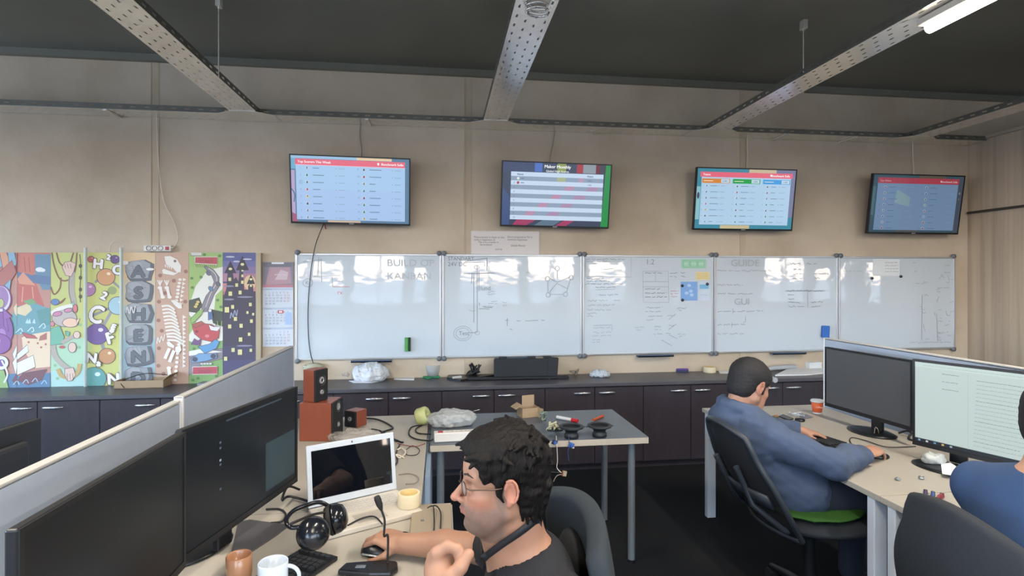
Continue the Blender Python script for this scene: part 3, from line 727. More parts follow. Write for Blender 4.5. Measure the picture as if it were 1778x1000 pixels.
def s2(a, w, h):
    a.rect(0, 0, w, h, '#39435c'); a.rect(0, h * .85, w * .3, h, '#3a4668'); a.rect(w * .29, h * .86, w * .36, h, '#4a6fc0'); a.rect(w * .5, h * .86, w * .58, h, '#8f9c4f'); a.rect(w * .68, h * .86, w * .74, h, '#a8323f'); a.rect(w * .74, h * .86, w * .86, h, '#8d99a3'); a.rect(w * .86, h * .86, w * .9, h, '#6b2438'); a.rect(w * .9, h * .86, w, h, '#3a3f4c')
    a.poly([(w * .955, h), (w, h), (w, 0), (w * .93, 0), (w * .94, h * .3)], '#1d8f45'); a.poly([(0, 0), (w * .07, 0), (w * .07, h * .45), (0, h * .6)], '#3d5280')
    for p in ([(w * .1, 0), (w * .23, 0), (w * .32, h * .09), (w * .14, h * .09)], [(w * .5, 0), (w * .6, 0), (w * .68, h * .09), (w * .58, h * .09)]): a.poly(p, '#a33a63')
    a.poly([(w * .3, 0), (w * .48, 0), (w * .56, h * .09), (w * .38, h * .09)], '#5b7488')
    a.text(w * .5, h * .925, 'Maker Monthly', .038, '#ffffff', align='c', bold=.002); a.text(w * .5, h * .86, 'Global High Scores', .026, '#e8ecf2', align='c', bold=.0012)
    y1 = h * .85; rh = h * .76 / 11
    for k in range(11):
        y = y1 - (k + 1) * rh; a.rect(w * .075, y, w * .935, y + rh, '#c9def4' if k % 2 == 0 else '#8fa3ba')
        if k % 2 and k > 1:
            x = .78 - k * .06; a.poly([(w * (x - .04), y), (w * (x + .05), y), (w * (x + .07), y + rh), (w * (x - .01), y + rh)], '#b98fae'); a.poly([(w * (x + .17), y), (w * (x + .28), y), (w * (x + .3), y + rh), (w * (x + .2), y + rh)], '#a98fb0')
        if k == 1: a.rect(w * .5, y, w * .58, y + rh, '#a9b58c'); a.rect(w * .7, y, w * .75, y + rh, '#b59ab5')
        if k: a.text(w * .1, y + rh * .3, str(k), .02, '#4a5a72')
    a.text(w * .13, y1 - rh * .75, 'Name', .022, '#37465c', bold=.001); a.text(w * .78, y1 - rh * .75, 'Points', .022, '#37465c', bold=.001)
    for k, c in ((1, '#e5e8ea'), (2, '#b03b52')): a.ell(w * .14, y1 - (k + .5) * rh, .011, .012, c); a.rect(w * .165, y1 - (k + .58) * rh, w * .195, y1 - (k + .42) * rh, '#5a6a82'); a.text(w * .78, y1 - (k + .7) * rh, ('2 440', '1 080')[k - 1], .018, '#5a6a82')
def s3(a, w, h):
    a.rect(0, 0, w, h, '#3f8ba2'); a.rect(w * .52, h * .94, w * .8, h, '#cdbc9d'); a.rect(w * .8, h * .9, w, h, '#77789a'); a.rect(w * .95, h * .2, w, h * .9, '#7a7fa0'); a.rect(w * .26, 0, w * .56, h * .06, '#c9bd96'); a.rect(0, h * .15, w * .04, h * .7, '#8cc3cc'); a.ell(w * .02, h * .55, .012, .03, '#4b4868')
    a.rect(w * .045, h * .065, w * .955, h * .93, '#b4d3ee'); a.rect(w * .03, h * .86, w * .97, h * .945, PINK)
    a.text(w * .055, h * .885, 'Teams', .027, '#ffffff', bold=.0012); a.text(w * .94, h * .885, 'Benchmark Sofia', .027, '#ffffff', align='r', bold=.0015); a.ell(w * .745, h * .905, .008, .01, '#ffffff')
    for k, (c, tt) in enumerate((('#dd8a3c', 'AI BUILDERS'), ('#1fa548', 'GREENLINERS'), ('#45a0e6', 'COSMONAUTS'))):
        x = w * (.05 + .305 * k); a.rect(x, h * .76, x + w * .28, h * .835, c); a.rect(x + w * .015, h * .792, x + w * .11, h * .801, '#fff4e6'); a.rect(x + w * .19, h * .768, x + w * .272, h * .828, '#c5dcee'); a.text(x + w * .205, h * .784, '4 880', .02, '#5e7286')
        people_rows(a, x + .002, h * .715, w * .17, 7, h * .1, 1, (CS, CS2, CS2)[k], 5 + k, .8)
def s4(a, w, h):
    a.rect(0, 0, w, h, '#3b5a68'); a.rect(0, h * .3, w * .035, h * .8, '#4d7480'); a.rect(w * .5, h * .955, w * .8, h, '#5f5c50'); a.rect(w * .945, 0, w, h, '#4a5566'); a.rect(w * .3, 0, w * .55, h * .04, '#555c5c'); a.ell(w * .97, h * .7, .01, .012, '#7d8c80'); a.ell(w * .97, h * .6, .006, .01, '#6d7c70')
    a.rect(w * .05, h * .04, w * .945, h * .95, '#7d9cc0'); a.rect(w * .05, h * .855, w * .95, h * .955, '#bb4558')
    a.poly([(w * .27, h * .75), (w * .42, h * .62), (w * .42, h * .45), (w * .25, h * .52)], '#8fb0bc')
    a.text(w * .07, h * .885, 'Top Alltime', .024, '#e3a3ac', bold=.001); a.text(w * .93, h * .885, 'Benchmark Sofia', .026, '#efd3d7', align='r', bold=.001); a.ell(w * .745, h * .905, .007, .009, '#efd3d7')
    people_rows(a, w * .08, h * .79, w * .3, 8, h * .102, 1, ['#8d5f95', '#6a8a5a', '#955f7a', '#3f6fa8', '#6a8fb5', '#3a78b0', '#9a9aa0', '#8a3a60'], 11, .95, '#6381a8'); people_rows(a, w * .53, h * .79, w * .3, 8, h * .102, 9, ['#4a5fb5', '#4565a8', '#4f8f80', '#7fa8b0', '#a56a78', '#6aa0c0', '#a03550', '#a03550'], 12, .95, '#6381a8')
tv('leftmost wall screen, showing a pink-headed list of top scorers', 609.5, 331, 213, 120, s1, roll=.012)
tv('dark-framed wall screen with a striped score table and a green strip, second from the left', 966, 339, 0, 0, s2, roll=.012)
tv('wall screen with orange, green and blue team columns, third from the left', 1294, 346.5, 0, 0, s3, tilt=math.radians(8))
M_scr4 = attr_mat('screen_dim', .25, emit=.54, spec=.5, base=.2)
tv('dim rightmost wall screen beside the room corner', 1591, 355, 0, 0, s4, tilt=math.radians(8), bright=M_scr4)

# cables on the wall
M_cw = mat('white_cable', '#d4ccbf', .5, var=0); M_ck = mat('black_cable', '#1b1d20', .5, var=0); M_cg = mat('grey_cable', '#8e867c', .6, var=0)
def wirepts(P, Y=DB - .03): return [U(x, y, Y=(q[0] if q else Y)) for x, y, *q in P]
def cable(label, pts, r=.003, m=None, group=None, name='cable', seg=6):
    m = m or M_ck; o = MB().curve(pts, r, 6, seg).build(name, m); tag(recenter(o), label, 'cable', group); return o
cable('tan twin cable dropping from the wall tray to the leftmost wall screen', wirepts([(627, 205, DB - .03), (625, 235, DB - .02), (628, 262, DB - .02), (626, 285, DB - .03)]), .005, M_cg)
cable('thin cable dropping from the wall tray to the striped wall screen', wirepts([(964, 217, DB - .03), (961, 245, DB - .02), (955, 275, DB - .02), (954, 300, DB - .03)]), .004, M_cg)
cable('pale cable dropping from the wall tray to the third wall screen', wirepts([(1297, 235), (1298, 265), (1297, 292)]), .005, M_cw)
cable('pale cable dropping from the wall tray to the dim rightmost wall screen', wirepts([(1585, 240), (1585, 270), (1587, 305)]), .005, M_cw)
cable('long black cable hanging from the leftmost screen down over the whiteboard edge', wirepts([(563, 386), (548, 425, DB - .05), (540, 470, DB - .05), (535, 530, DB - .045), (536, 590, DB - .045), (543, 628, DB - .05), (556, 651, DB - .1)]), .004)
o = cable('short black cable stub with a red tip under the leftmost wall screen', wirepts([(563, 386), (566, 398)]), .005, mat('red_tip', '#8d2d33', .5))
t = thing('power_strip', 'white wall power strip with a red switch above the painted panels', 'power strip', U(273, 436.5, Y=DB - .045))
hw = .105
MB().bb((-hw, 0, 0), (hw, .044, .052)).build('strip_body', mat('white_plastic', '#d9d6d2', .4), t, bevel=.006)
for k in range(3): MB().lathe([(.019, -.002), (.019, 0), (.015, 0), (.013, .012), (0, .012)], (-hw + .04 + k * .045, 0, .026), 20, Matrix.Rotation(-PI / 2, 3, 'X')).build('socket', mat('socket_grey', '#a9a6a2', .5), t)
MB().bb((hw - .042, -.006, .012), (hw - .018, .002, .04)).build('switch', mat('switch_red', '#a8222c', .35), t, bevel=.002)
cable('white cable looping down from the wall tray to the wall power strip', wirepts([(272, 196), (273, 235, DB - .02), (277, 300, DB - .015), (285, 350, DB - .015), (302, 385, DB - .015), (309, 412, DB - .02), (303, 428, DB - .03), (295, 431, DB - .035)]), .004, M_cw)
cable('thin white cable bowing above the molecule panel', wirepts([(190, 438), (193, 424), (203, 417), (214, 424), (214, 440)]), .003, M_cw)
# pipe on the right wall
o = MB().cyl((XR - .02, DB - .02, U(1682, 370, X=XR).z), (XR - .02, 3.8, U(1682, 370, X=XR).z), .012, n=10).build('pipe', mat('pipe_dark', '#3b3733', .6)); tag(recenter(o), 'thin dark horizontal pipe along the right wall', 'pipe')
# ================================================================== CABINETS ALONG THE BACK WALL
YF = 4.47
M_cab = mat('dark_walnut_laminate', '#3a343a', .42, var=.10, vscale=3, stretch=(6, 6, 1.2), spec=.4)
M_top = mat('dark_worktop', '#504f56', .38, var=.05, spec=.5)
M_hand = mat('satin_steel', '#d7dbe0', .25, .8, var=0)
CT = .735
seams = [U(p, 690, Y=YF).x for p in (184, 388, 579, 766, 945, 1116.5, 1278, 1436)]
pit = (seams[-1] - seams[2]) / 5
base = seams[2]
def make_cab(label):
    t = thing('base_cabinet', label, 'cabinet', (0, 0, 0), 0, 'dark base cabinets along the back wall')
    b = MB(); b.bb((-pit / 2 + .001, .02, .06), (pit / 2 - .001, DB - YF - .002, CT - .032)); b.bb((-pit / 2 + .001, .05, 0), (pit / 2 - .001, DB - YF - .01, .06)); b.build('cabinet_body', M_cab, t)
    for s in (-1, 1):
        a, b_ = sorted((s * .0025, s * (pit / 2 - .0025)))
        d = MB().bb((a, 0, .065), (b_, .019, CT - .04)).build('door', M_cab, t, bevel=.0015)
        hx = s * .105; h = MB(); h.tube([(hx - .072, -.001, CT - .085), (hx - .06, -.014, CT - .083), (hx - .03, -.024, CT - .081), (hx, -.027, CT - .08), (hx + .03, -.024, CT - .081), (hx + .06, -.014, CT - .083), (hx + .072, -.001, CT - .085)], .008, 8, rr=[.003, .007, .0095, .0105, .0095, .007, .003])
        h.build('handle', M_hand, d)
    return t
cablabs = {-6: None, -3: 'dark base cabinet at the far left under the beach and vine panels', -2: 'dark base cabinet under the molecule and rock letter panels', -1: 'dark base cabinet mostly hidden behind the left desk partition',
           -4: 'dark base cabinet beyond the left edge of the photo', 0: 'dark base cabinet beside the orange speakers, under the crumpled white bag', 1: 'dark base cabinet behind the head of the man in glasses, under the black case', 2: 'dark base cabinet behind the right part of the grey-topped table',
           3: 'dark base cabinet between the grey-topped table and the man in the blue hoodie', 4: 'dark base cabinet directly behind the man in the blue hoodie, below the paper sheets', 5: 'dark base cabinet mostly hidden behind the right desk partition'}
proto = None
for k in range(-4, 6):
    if proto is None: proto = o = make_cab(cablabs[k])
    else: o = copy_tree(proto); o['label'] = cablabs[k]
    o.location = (base + pit * (k + .5), YF, 0)
x0c, x1c = base - 4 * pit, base + 6 * pit
o = MB().bb((x0c, YF - .022, CT - .03), (x1c, DB - .002, CT)).build('worktop', M_top, bevel=.003); tag(recenter(o), 'long dark worktop on the base cabinets along the back wall', 'worktop')

# ================================================================== PAINTED PANELS leaning against the wall above the cabinets
M_art = attr_mat('painted_panel_print', .55, spec=.3)
PX = [-86, -28, 30, 88, 147, 212, 270, 328, 387, 444.5]
PY = DB - .045
def fr(i):
    return U(PX[i], 560, Y=PY).x, U(PX[i + 1], 560, Y=PY).x
def panel(i, label, draw, tp=437.5):
    a, b = fr(i); zt = U((PX[i] + PX[i + 1]) / 2, tp + 1, Y=PY).z; w = b - a - .002; h = zt - CT - .001
    t = thing('painted_panel', label, 'painted panel', ((a + b) / 2, PY, CT + .0005), 0, 'tall painted panels standing on the cabinets')
    MB().bb((-w / 2, 0, 0), (w / 2, .035, h)).build('board', mat('panel_edge', '#b9ad98', .7), t)
    A_ = Art(w, h, .00009)
    def P(px, py): return ((px - PX[i]) / (PX[i + 1] - PX[i]) * w, (664 - py) / (664 - 437.5) * h)
    A_.P = P; A_.sx = w / (PX[i + 1] - PX[i]); draw(A_, w, h, P); A_.clip = True
    # keep the drawing on its own panel
    for n_, v in enumerate(A_.v): A_.v[n_] = (min(max(v[0], 0), w), v[1], min(max(v[2], 0), h))
    A_.c = [tuple((v * .80 + (.30 * c_[0] + .59 * c_[1] + .11 * c_[2]) * .20) * .86 + .06 for v in c_[:3]) + (1.0,) for c_ in A_.c]  # greys and lifts the picture colours, painting a light haze into them
    A_.build('picture', M_art, t, loc=(-w / 2, -.0003, 0)); return t
LN = '#5b4a52'
def blob(a, P, cx, cy, rx, ry, col, line=LN, lw=.004, rot=0, n=22):
    x, y = P(cx, cy); a.ell(x, y, rx * a.sx, ry * a.sx, col, line, lw, n, rot)
def pl_(a, P, pts, col, line=None, lw=.004): a.poly([P(*p) for p in pts], col, line, lw)
def ln_(a, P, pts, w, col, curve=True):
    (a.curve if curve else a.line)([P(*p) for p in pts], w, col)
def tx_(a, P, px, py, s, size, col='#f3eeee', outl=LN, rot=0, sx_=1.0):
    x, y = P(px, py)
    for dx, dy in ((-.011, 0), (.011, 0), (0, -.010), (0, .010), (.008, .008), (-.008, -.008)): a.text(x + dx, y + dy, s, size, outl, rot, 'c', sx_)
    for dx, dy in ((-.006, 0), (.006, 0), (0, .005), (0, -.005), (0, 0)): a.text(x + dx, y + dy, s, size, col, rot, 'c', sx_)
def scene_beach(a, w, h, P):
    a.rect(0, 0, w, h, '#c98a7a')
    pl_(a, P, [(-28, 437), (100, 437), (100, 500), (60, 470), (-28, 520)], '#cf6f5e')
    pl_(a, P, [(60, 440), (88, 440), (88, 500), (74, 500), (62, 480)], '#5f8fae'); pl_(a, P, [(30, 470), (88, 478), (88, 492), (30, 486)], '#5679a8')
    pl_(a, P, [(34, 440), (60, 440), (58, 476), (36, 470)], '#d8705a'); pl_(a, P, [(30, 490), (62, 488), (78, 530), (30, 530)], '#cf5f50'); pl_(a, P, [(26, 482), (40, 470), (62, 493), (34, 490)], '#e8956f')
    ln_(a, P, [(42, 445), (44, 470)], .006, '#b85648'); ln_(a, P, [(50, 445), (52, 470)], .006, '#b85648'); ln_(a, P, [(40, 495), (38, 520)], .006, '#f0b090'); ln_(a, P, [(56, 495), (58, 515)], .006, '#f0b090')
    blob(a, P, 69, 466, 7, 4.5, '#e7eef2', None); blob(a, P, 74, 467, 5, 3.5, '#e7eef2', None)
    pl_(a, P, [(20, 545), (30, 528), (60, 522), (88, 533), (88, 575), (20, 575)], '#5fa3b0'); pl_(a, P, [(24, 530), (50, 522), (56, 534), (44, 544), (26, 540)], '#e3cfa0')
    pl_(a, P, [(40, 519), (56, 515), (64, 522), (50, 526)], '#6fa86a'); pl_(a, P, [(64, 535), (88, 530), (88, 560), (70, 560)], '#4f9a9a')
    for x in (44, 48, 56): pl_(a, P, [(x, 556), (x + 4, 548), (x + 6, 557)], '#b9dfe8')
    for x, y in ((36, 568), (56, 566), (76, 560)): ln_(a, P, [(x - 8, y + 4), (x, y - 3), (x + 3, y + 3), (x - 1, y + 5)], .006, '#d3ecf2')
    pl_(a, P, [(38, 580), (60, 574), (88, 570), (88, 630), (62, 632), (40, 600)], '#ecd0aa')
    pl_(a, P, [(38, 571), (60, 577), (66, 582), (46, 581)], '#c84f50', LN); pl_(a, P, [(70, 578), (82, 572), (82, 584), (68, 586)], '#b5685a')
    for x, y in ((50, 588), (66, 590), (72, 597), (80, 592)): blob(a, P, x, y, 2, 2, '#b9694e', None)
    pl_(a, P, [(22, 608), (48, 592), (50, 604), (26, 618)], '#dfe3df', LN); pl_(a, P, [(22, 622), (58, 610), (62, 630), (28, 643)], '#e9e8dd', LN)
    pl_(a, P, [(-28, 645), (88, 640), (88, 664), (-28, 664)], '#4c7fa8'); pl_(a, P, [(22, 652), (40, 640), (82, 634), (74, 652), (50, 660)], '#7d4450', LN)
    for x, y in ((30, 656), (46, 654), (62, 652), (78, 656)): ln_(a, P, [(x - 6, y + 3), (x, y - 3), (x + 4, y + 3)], .006, '#9ccbe2'); 
def pa(a, w, h, P):
    scene_beach(a, w, h, P)
    for k in range(5): pl_(a, P, [(-28 + k * 14, 437), (-16 + k * 14, 437), (-4 + k * 12, 460 - k), (-18 + k * 12, 466)], ['#cf7a5e', '#7fb4d2', '#e59a6a', '#7fb4d2', '#d9876a'][k], LN)
    pl_(a, P, [(-28, 520), (0, 470), (22, 450), (30, 470), (10, 500), (0, 520)], '#bf6a5e', LN); pl_(a, P, [(8, 492), (20, 482), (18, 500)], '#7fb4d2', LN)
    blob(a, P, 2, 515, 18, 26, '#ded4e8', '#8a4f9a', .008); blob(a, P, 2, 513, 14, 22, '#a779b8', None); blob(a, P, 2, 522, 6, 9, '#b7c46a', '#6a3a7a')
    blob(a, P, 8, 562, 15, 30, '#8f4fa5', '#5d2f70', .006, rot=.2); blob(a, P, 4, 575, 7, 12, '#b27ac4', None); pl_(a, P, [(6, 530), (22, 545), (12, 548), (16, 570), (8, 560)], '#9a5ab0', '#5d2f70')
    blob(a, P, -2, 590, 22, 20, '#9350a6', '#5d2f70', .006); blob(a, P, -6, 585, 8, 8, '#b88acb', None)
    blob(a, P, 2, 622, 14, 14, '#dfe6ea', LN); blob(a, P, 4, 622, 6, 7, '#7a4fa0', None); pl_(a, P, [(-28, 636), (8, 634), (16, 664), (-28, 664)], '#8fb65a', LN)
    ln_(a, P, [(4, 618), (14, 640), (8, 655)], .012, '#e7ece8')
def pb(a, w, h, P): scene_beach(a, w, h, P)
def pc(a, w, h, P):
    a.rect(0, 0, w, h, '#c8cf62'); a.rect(0, 0, w, h * .36, '#a9d6b0'); a.rect(0, 0, w, h * .12, '#a9d8cf')
    for k, (x, y) in enumerate(((95, 600), (140, 560), (132, 640), (100, 650), (138, 598), (96, 628))): blob(a, P, x, y, 3, 3, '#8cc08c', None)
    for pts in ([(90, 437), (94, 460), (104, 482), (118, 484), (130, 470), (134, 437)], [(98, 437), (104, 455), (118, 462), (128, 437)], [(88, 495), (94, 508), (104, 498), (106, 480)]): ln_(a, P, pts, .012, '#8a5a34')
    ln_(a, P, [(139, 440), (141, 470), (139, 500), (140, 522)], .006, '#55442f')
    for y in (460, 480, 500, 512): blob(a, P, 140, y, 3, 4, '#55442f', None)
    ln_(a, P, [(125, 470), (124, 500), (128, 522), (127, 535)], .044, '#b3a89c'); ln_(a, P, [(121, 472), (120, 502), (124, 522)], .004, LN)
    pl_(a, P, [(108, 462), (112, 454), (122, 452), (132, 456), (128, 470), (124, 478), (114, 476)], '#e8bfae', LN)
    for x in (112, 117, 122): ln_(a, P, [(x, 456), (x + 2, 464)], .003, LN)
    pl_(a, P, [(116, 530), (128, 520), (132, 530), (124, 540)], '#7cc4a6', LN)
    blob(a, P, 112, 548, 22, 17, '#c0b4ac', LN, rot=-.1)
    ln_(a, P, [(88, 541), (104, 532), (126, 527)], .03, '#e9e4dc'); blob(a, P, 96, 521, 7, 6, '#4a86c0', LN); pl_(a, P, [(98, 526), (114, 514), (108, 522)], '#b5533f', LN)
    blob(a, P, 100, 541, 8, 4.5, '#d57fa8', LN, rot=.2); blob(a, P, 119, 535, 7, 4, '#d57fa8', LN, rot=.2); blob(a, P, 131, 532, 4, 8, '#e0696e', LN)
    blob(a, P, 123, 556, 14, 9, '#f0c4a4', LN); pl_(a, P, [(133, 551), (140, 549), (134, 560)], '#f0c4a4', LN); blob(a, P, 91, 558, 4, 5, '#dc7a86', LN)
    pl_(a, P, [(88, 566), (104, 561), (112, 580), (108, 592), (88, 594)], '#5fb89a', LN); pl_(a, P, [(114, 570), (122, 572), (120, 580), (115, 578)], '#5fb89a', LN)
    ln_(a, P, [(92, 594), (96, 612), (108, 626), (120, 634)], .04, '#b3a89c'); ln_(a, P, [(108, 590), (122, 582), (132, 578)], .03, '#b3a89c')
    blob(a, P, 134, 577, 6, 7, '#e6c4b0', LN); blob(a, P, 126, 598, 7, 10, '#e6c4b0', LN); blob(a, P, 108, 597, 5, 3, '#c9544e', None)
    ln_(a, P, [(101, 634), (108, 646), (124, 648), (136, 640), (139, 626)], .03, '#c9a24a'); pl_(a, P, [(113, 634), (128, 632), (132, 645), (126, 654), (118, 655), (113, 645)], '#e8c2ae', LN)
    for x in (117, 122, 127): ln_(a, P, [(x, 642), (x + 1, 653)], .003, LN)
def sph(a, P, x, y, r, c, hi, sx_=1):
    blob(a, P, x, y, r, r, c, LN, .005); blob(a, P, x + r * .3, y - r * .35, r * .22, r * .18, hi, None)
def pd(a, w, h, P):
    a.rect(0, 0, w, h, '#cdd055'); pl_(a, P, [(147, 560), (160, 600), (147, 610)], '#b6d070')
    ln_(a, P, [(182, 475), (165, 488)], .02, '#8f8f96'); ln_(a, P, [(190, 482), (212, 500)], .02, '#8f8f96'); ln_(a, P, [(198, 530), (172, 575)], .024, '#9a9aa0'); ln_(a, P, [(176, 590), (184, 612)], .026, '#8f8f96')
    ln_(a, P, [(160, 545), (196, 530)], .02, '#8f8f96')
    blob(a, P, 195, 502, 8, 8, '#93a75a', None); sph(a, P, 158, 449, 6, '#c84f48', '#f0b0a8'); sph(a, P, 200, 449, 8, '#6a3f8a', '#b79acb')
    sph(a, P, 184, 479, 16, '#dc9548', '#f8dcb0'); sph(a, P, 153, 500, 13, '#c07ab8', '#ecc8e6'); sph(a, P, 205, 528, 17, '#9fcbdc', '#e5f4fa'); sph(a, P, 169, 576, 20, '#7350a0', '#e6dcf2'); sph(a, P, 186, 614, 15, '#d4924a', '#f6dcb4'); sph(a, P, 163, 652, 22, '#49a8a2', '#d5f0ee')
    tx_(a, P, 169, 464, 'H', .105, rot=-.1); tx_(a, P, 188, 449, '2', .055, rot=-.2); tx_(a, P, 204, 474, 'O', .105, rot=-.15)
    tx_(a, P, 178, 516, '2', .085, rot=-.5); tx_(a, P, 163, 556, 'C', .2, rot=-.25, sx_=.8); tx_(a, P, 194, 592, 'F', .13, rot=.25); tx_(a, P, 200, 568, 'em', .06, rot=1.2); tx_(a, P, 158, 624, 'N', .11, rot=-.1); tx_(a, P, 172, 630, 'a', .07, rot=-.1); tx_(a, P, 198, 661, 'N', .12, rot=.05)
def rocks(a, P, s, cy, seed):
    r = random.Random(seed); cx = 240
    pts = []
    for k in range(14):
        t = 2 * PI * k / 14; pts.append((cx + 3 + (24 + r.uniform(-2, 3)) * math.copysign(abs(math.cos(t)) ** .6, math.cos(t)), cy + 3 + (18 + r.uniform(-2, 2)) * math.copysign(abs(math.sin(t)) ** .6, math.sin(t))))
    pl_(a, P, pts, '#5f6672', LN, .004)
    pl_(a, P, [((x - cx) * .88 + cx - 3, (y - cy) * .88 + cy - 2) for x, y in pts], '#9aa1aa', '#6b727c', .003)
    pl_(a, P, [((x - cx) * .5 + cx - 8, (y - cy) * .5 + cy - 6) for x, y in pts], '#a8aeb6', None)
    for k in range(4): ln_(a, P, [(cx + r.uniform(-20, 20), cy + r.uniform(-14, 14)) for _ in range(2)], .003, '#747b86', False)
    tx_(a, P, cx, cy + 13, s, .13, '#666d78', '#4e5560', sx_=1.15)
def pe(a, w, h, P):
    a.rect(0, 0, w, h, '#9fc0cf'); a.rect(0, h * .35, w, h, '#b9c8c4'); a.rect(0, h * .6, w, h, '#d8c9a6'); a.rect(0, h * .8, w, h, '#e8c48c')
    for k, s in enumerate('ASHEND'): rocks(a, P, s, 466 + k * 36.5, 40 + k)
    blob(a, P, 262, 466, 7, 2.5, '#f2f0ea', None); blob(a, P, 218, 455, 6, 4, '#f2f0ea', None)
    ln_(a, P, [(220, 540), (222, 530), (226, 542), (229, 530), (233, 541), (236, 529)], .008, '#e6e9ec')
def pf(a, w, h, P):
    a.rect(0, 0, w, h, '#d0a48a'); B = '#f0ebe0'
    for x, y in ((278, 477), (302, 486), (323, 470), (287, 507), (322, 522), (276, 522), (275, 554), (281, 572), (276, 602), (275, 632), (284, 646)): blob(a, P, x, y, 3.2, 3.2, '#a9705c', '#8a5646', .002)
    pl_(a, P, [(285, 444), (296, 443), (308, 449), (315, 460), (314, 472), (307, 472), (300, 464), (288, 458)], B, '#b08a76', .002); blob(a, P, 304, 452, 2.5, 2.5, '#8a6a5a', None)
    for k in range(4): pl_(a, P, [(286 + k * 3.5, 458 + k * 1.4), (289 + k * 3.5, 459 + k * 1.4), (287 + k * 3.5, 464 + k)], B)
    pl_(a, P, [(281, 468), (284, 465), (304, 472), (312, 471), (302, 477), (283, 474)], B, '#b08a76', .002)
    for k in range(7): blob(a, P, 313 - k * 1.2 + (k > 3) * 1, 484 + k * 6, 3.2, 2.4, B, None); pl_(a, P, [(318 - k, 481 + k * 7), (324 - k, 484 + k * 7), (318 - k, 487 + k * 7)], B)
    for x in (279, 291):
        ln_(a, P, [(x, 499), (x + 3, 513)], .022, B, False); blob(a, P, x - 1, 498, 4, 3, B, None); blob(a, P, x + 4, 514, 4, 3, B, None)
        for q in (-4, 0, 4): ln_(a, P, [(x - 1, 494), (x - 1 + q, 485)], .008, B, False)
    pl_(a, P, [(296, 519), (304, 519), (316, 527), (317, 534), (310, 534), (302, 527)], B, '#b08a76', .002)
    for k in range(11): ln_(a, P, [(281 + k * 1.0, 530 + k * 6 - (k > 8) * 2), (293 + k * 1.3, 529 + k * 6), (304 + k * 1.5, 536 + k * 6.0)], .0155, B)
    for k in range(16): pl_(a, P, [(318, 545 + k * 7), (324, 549 + k * 7), (318, 552 + k * 7)], B) if k < 13 else None; 
    for k in range(9): blob(a, P, 311 - k * .8, 596 + k * 7.6, 3, 2.7, B, None)
    pl_(a, P, [(290, 592), (294, 590), (304, 598), (302, 602), (292, 598)], B); pl_(a, P, [(305, 600), (314, 597), (316, 606), (310, 612), (305, 608)], B, '#b08a76', .002)
    ln_(a, P, [(295, 602), (287, 620)], .026, B, False); ln_(a, P, [(303, 606), (295, 626)], .026, B, False); ln_(a, P, [(294, 638), (297, 660)], .026, B, False); blob(a, P, 294, 636, 4, 3, B, None)
    ln_(a, P, [(273, 594), (275, 583), (278, 592), (281, 581), (284, 590), (287, 578)], .006, B)
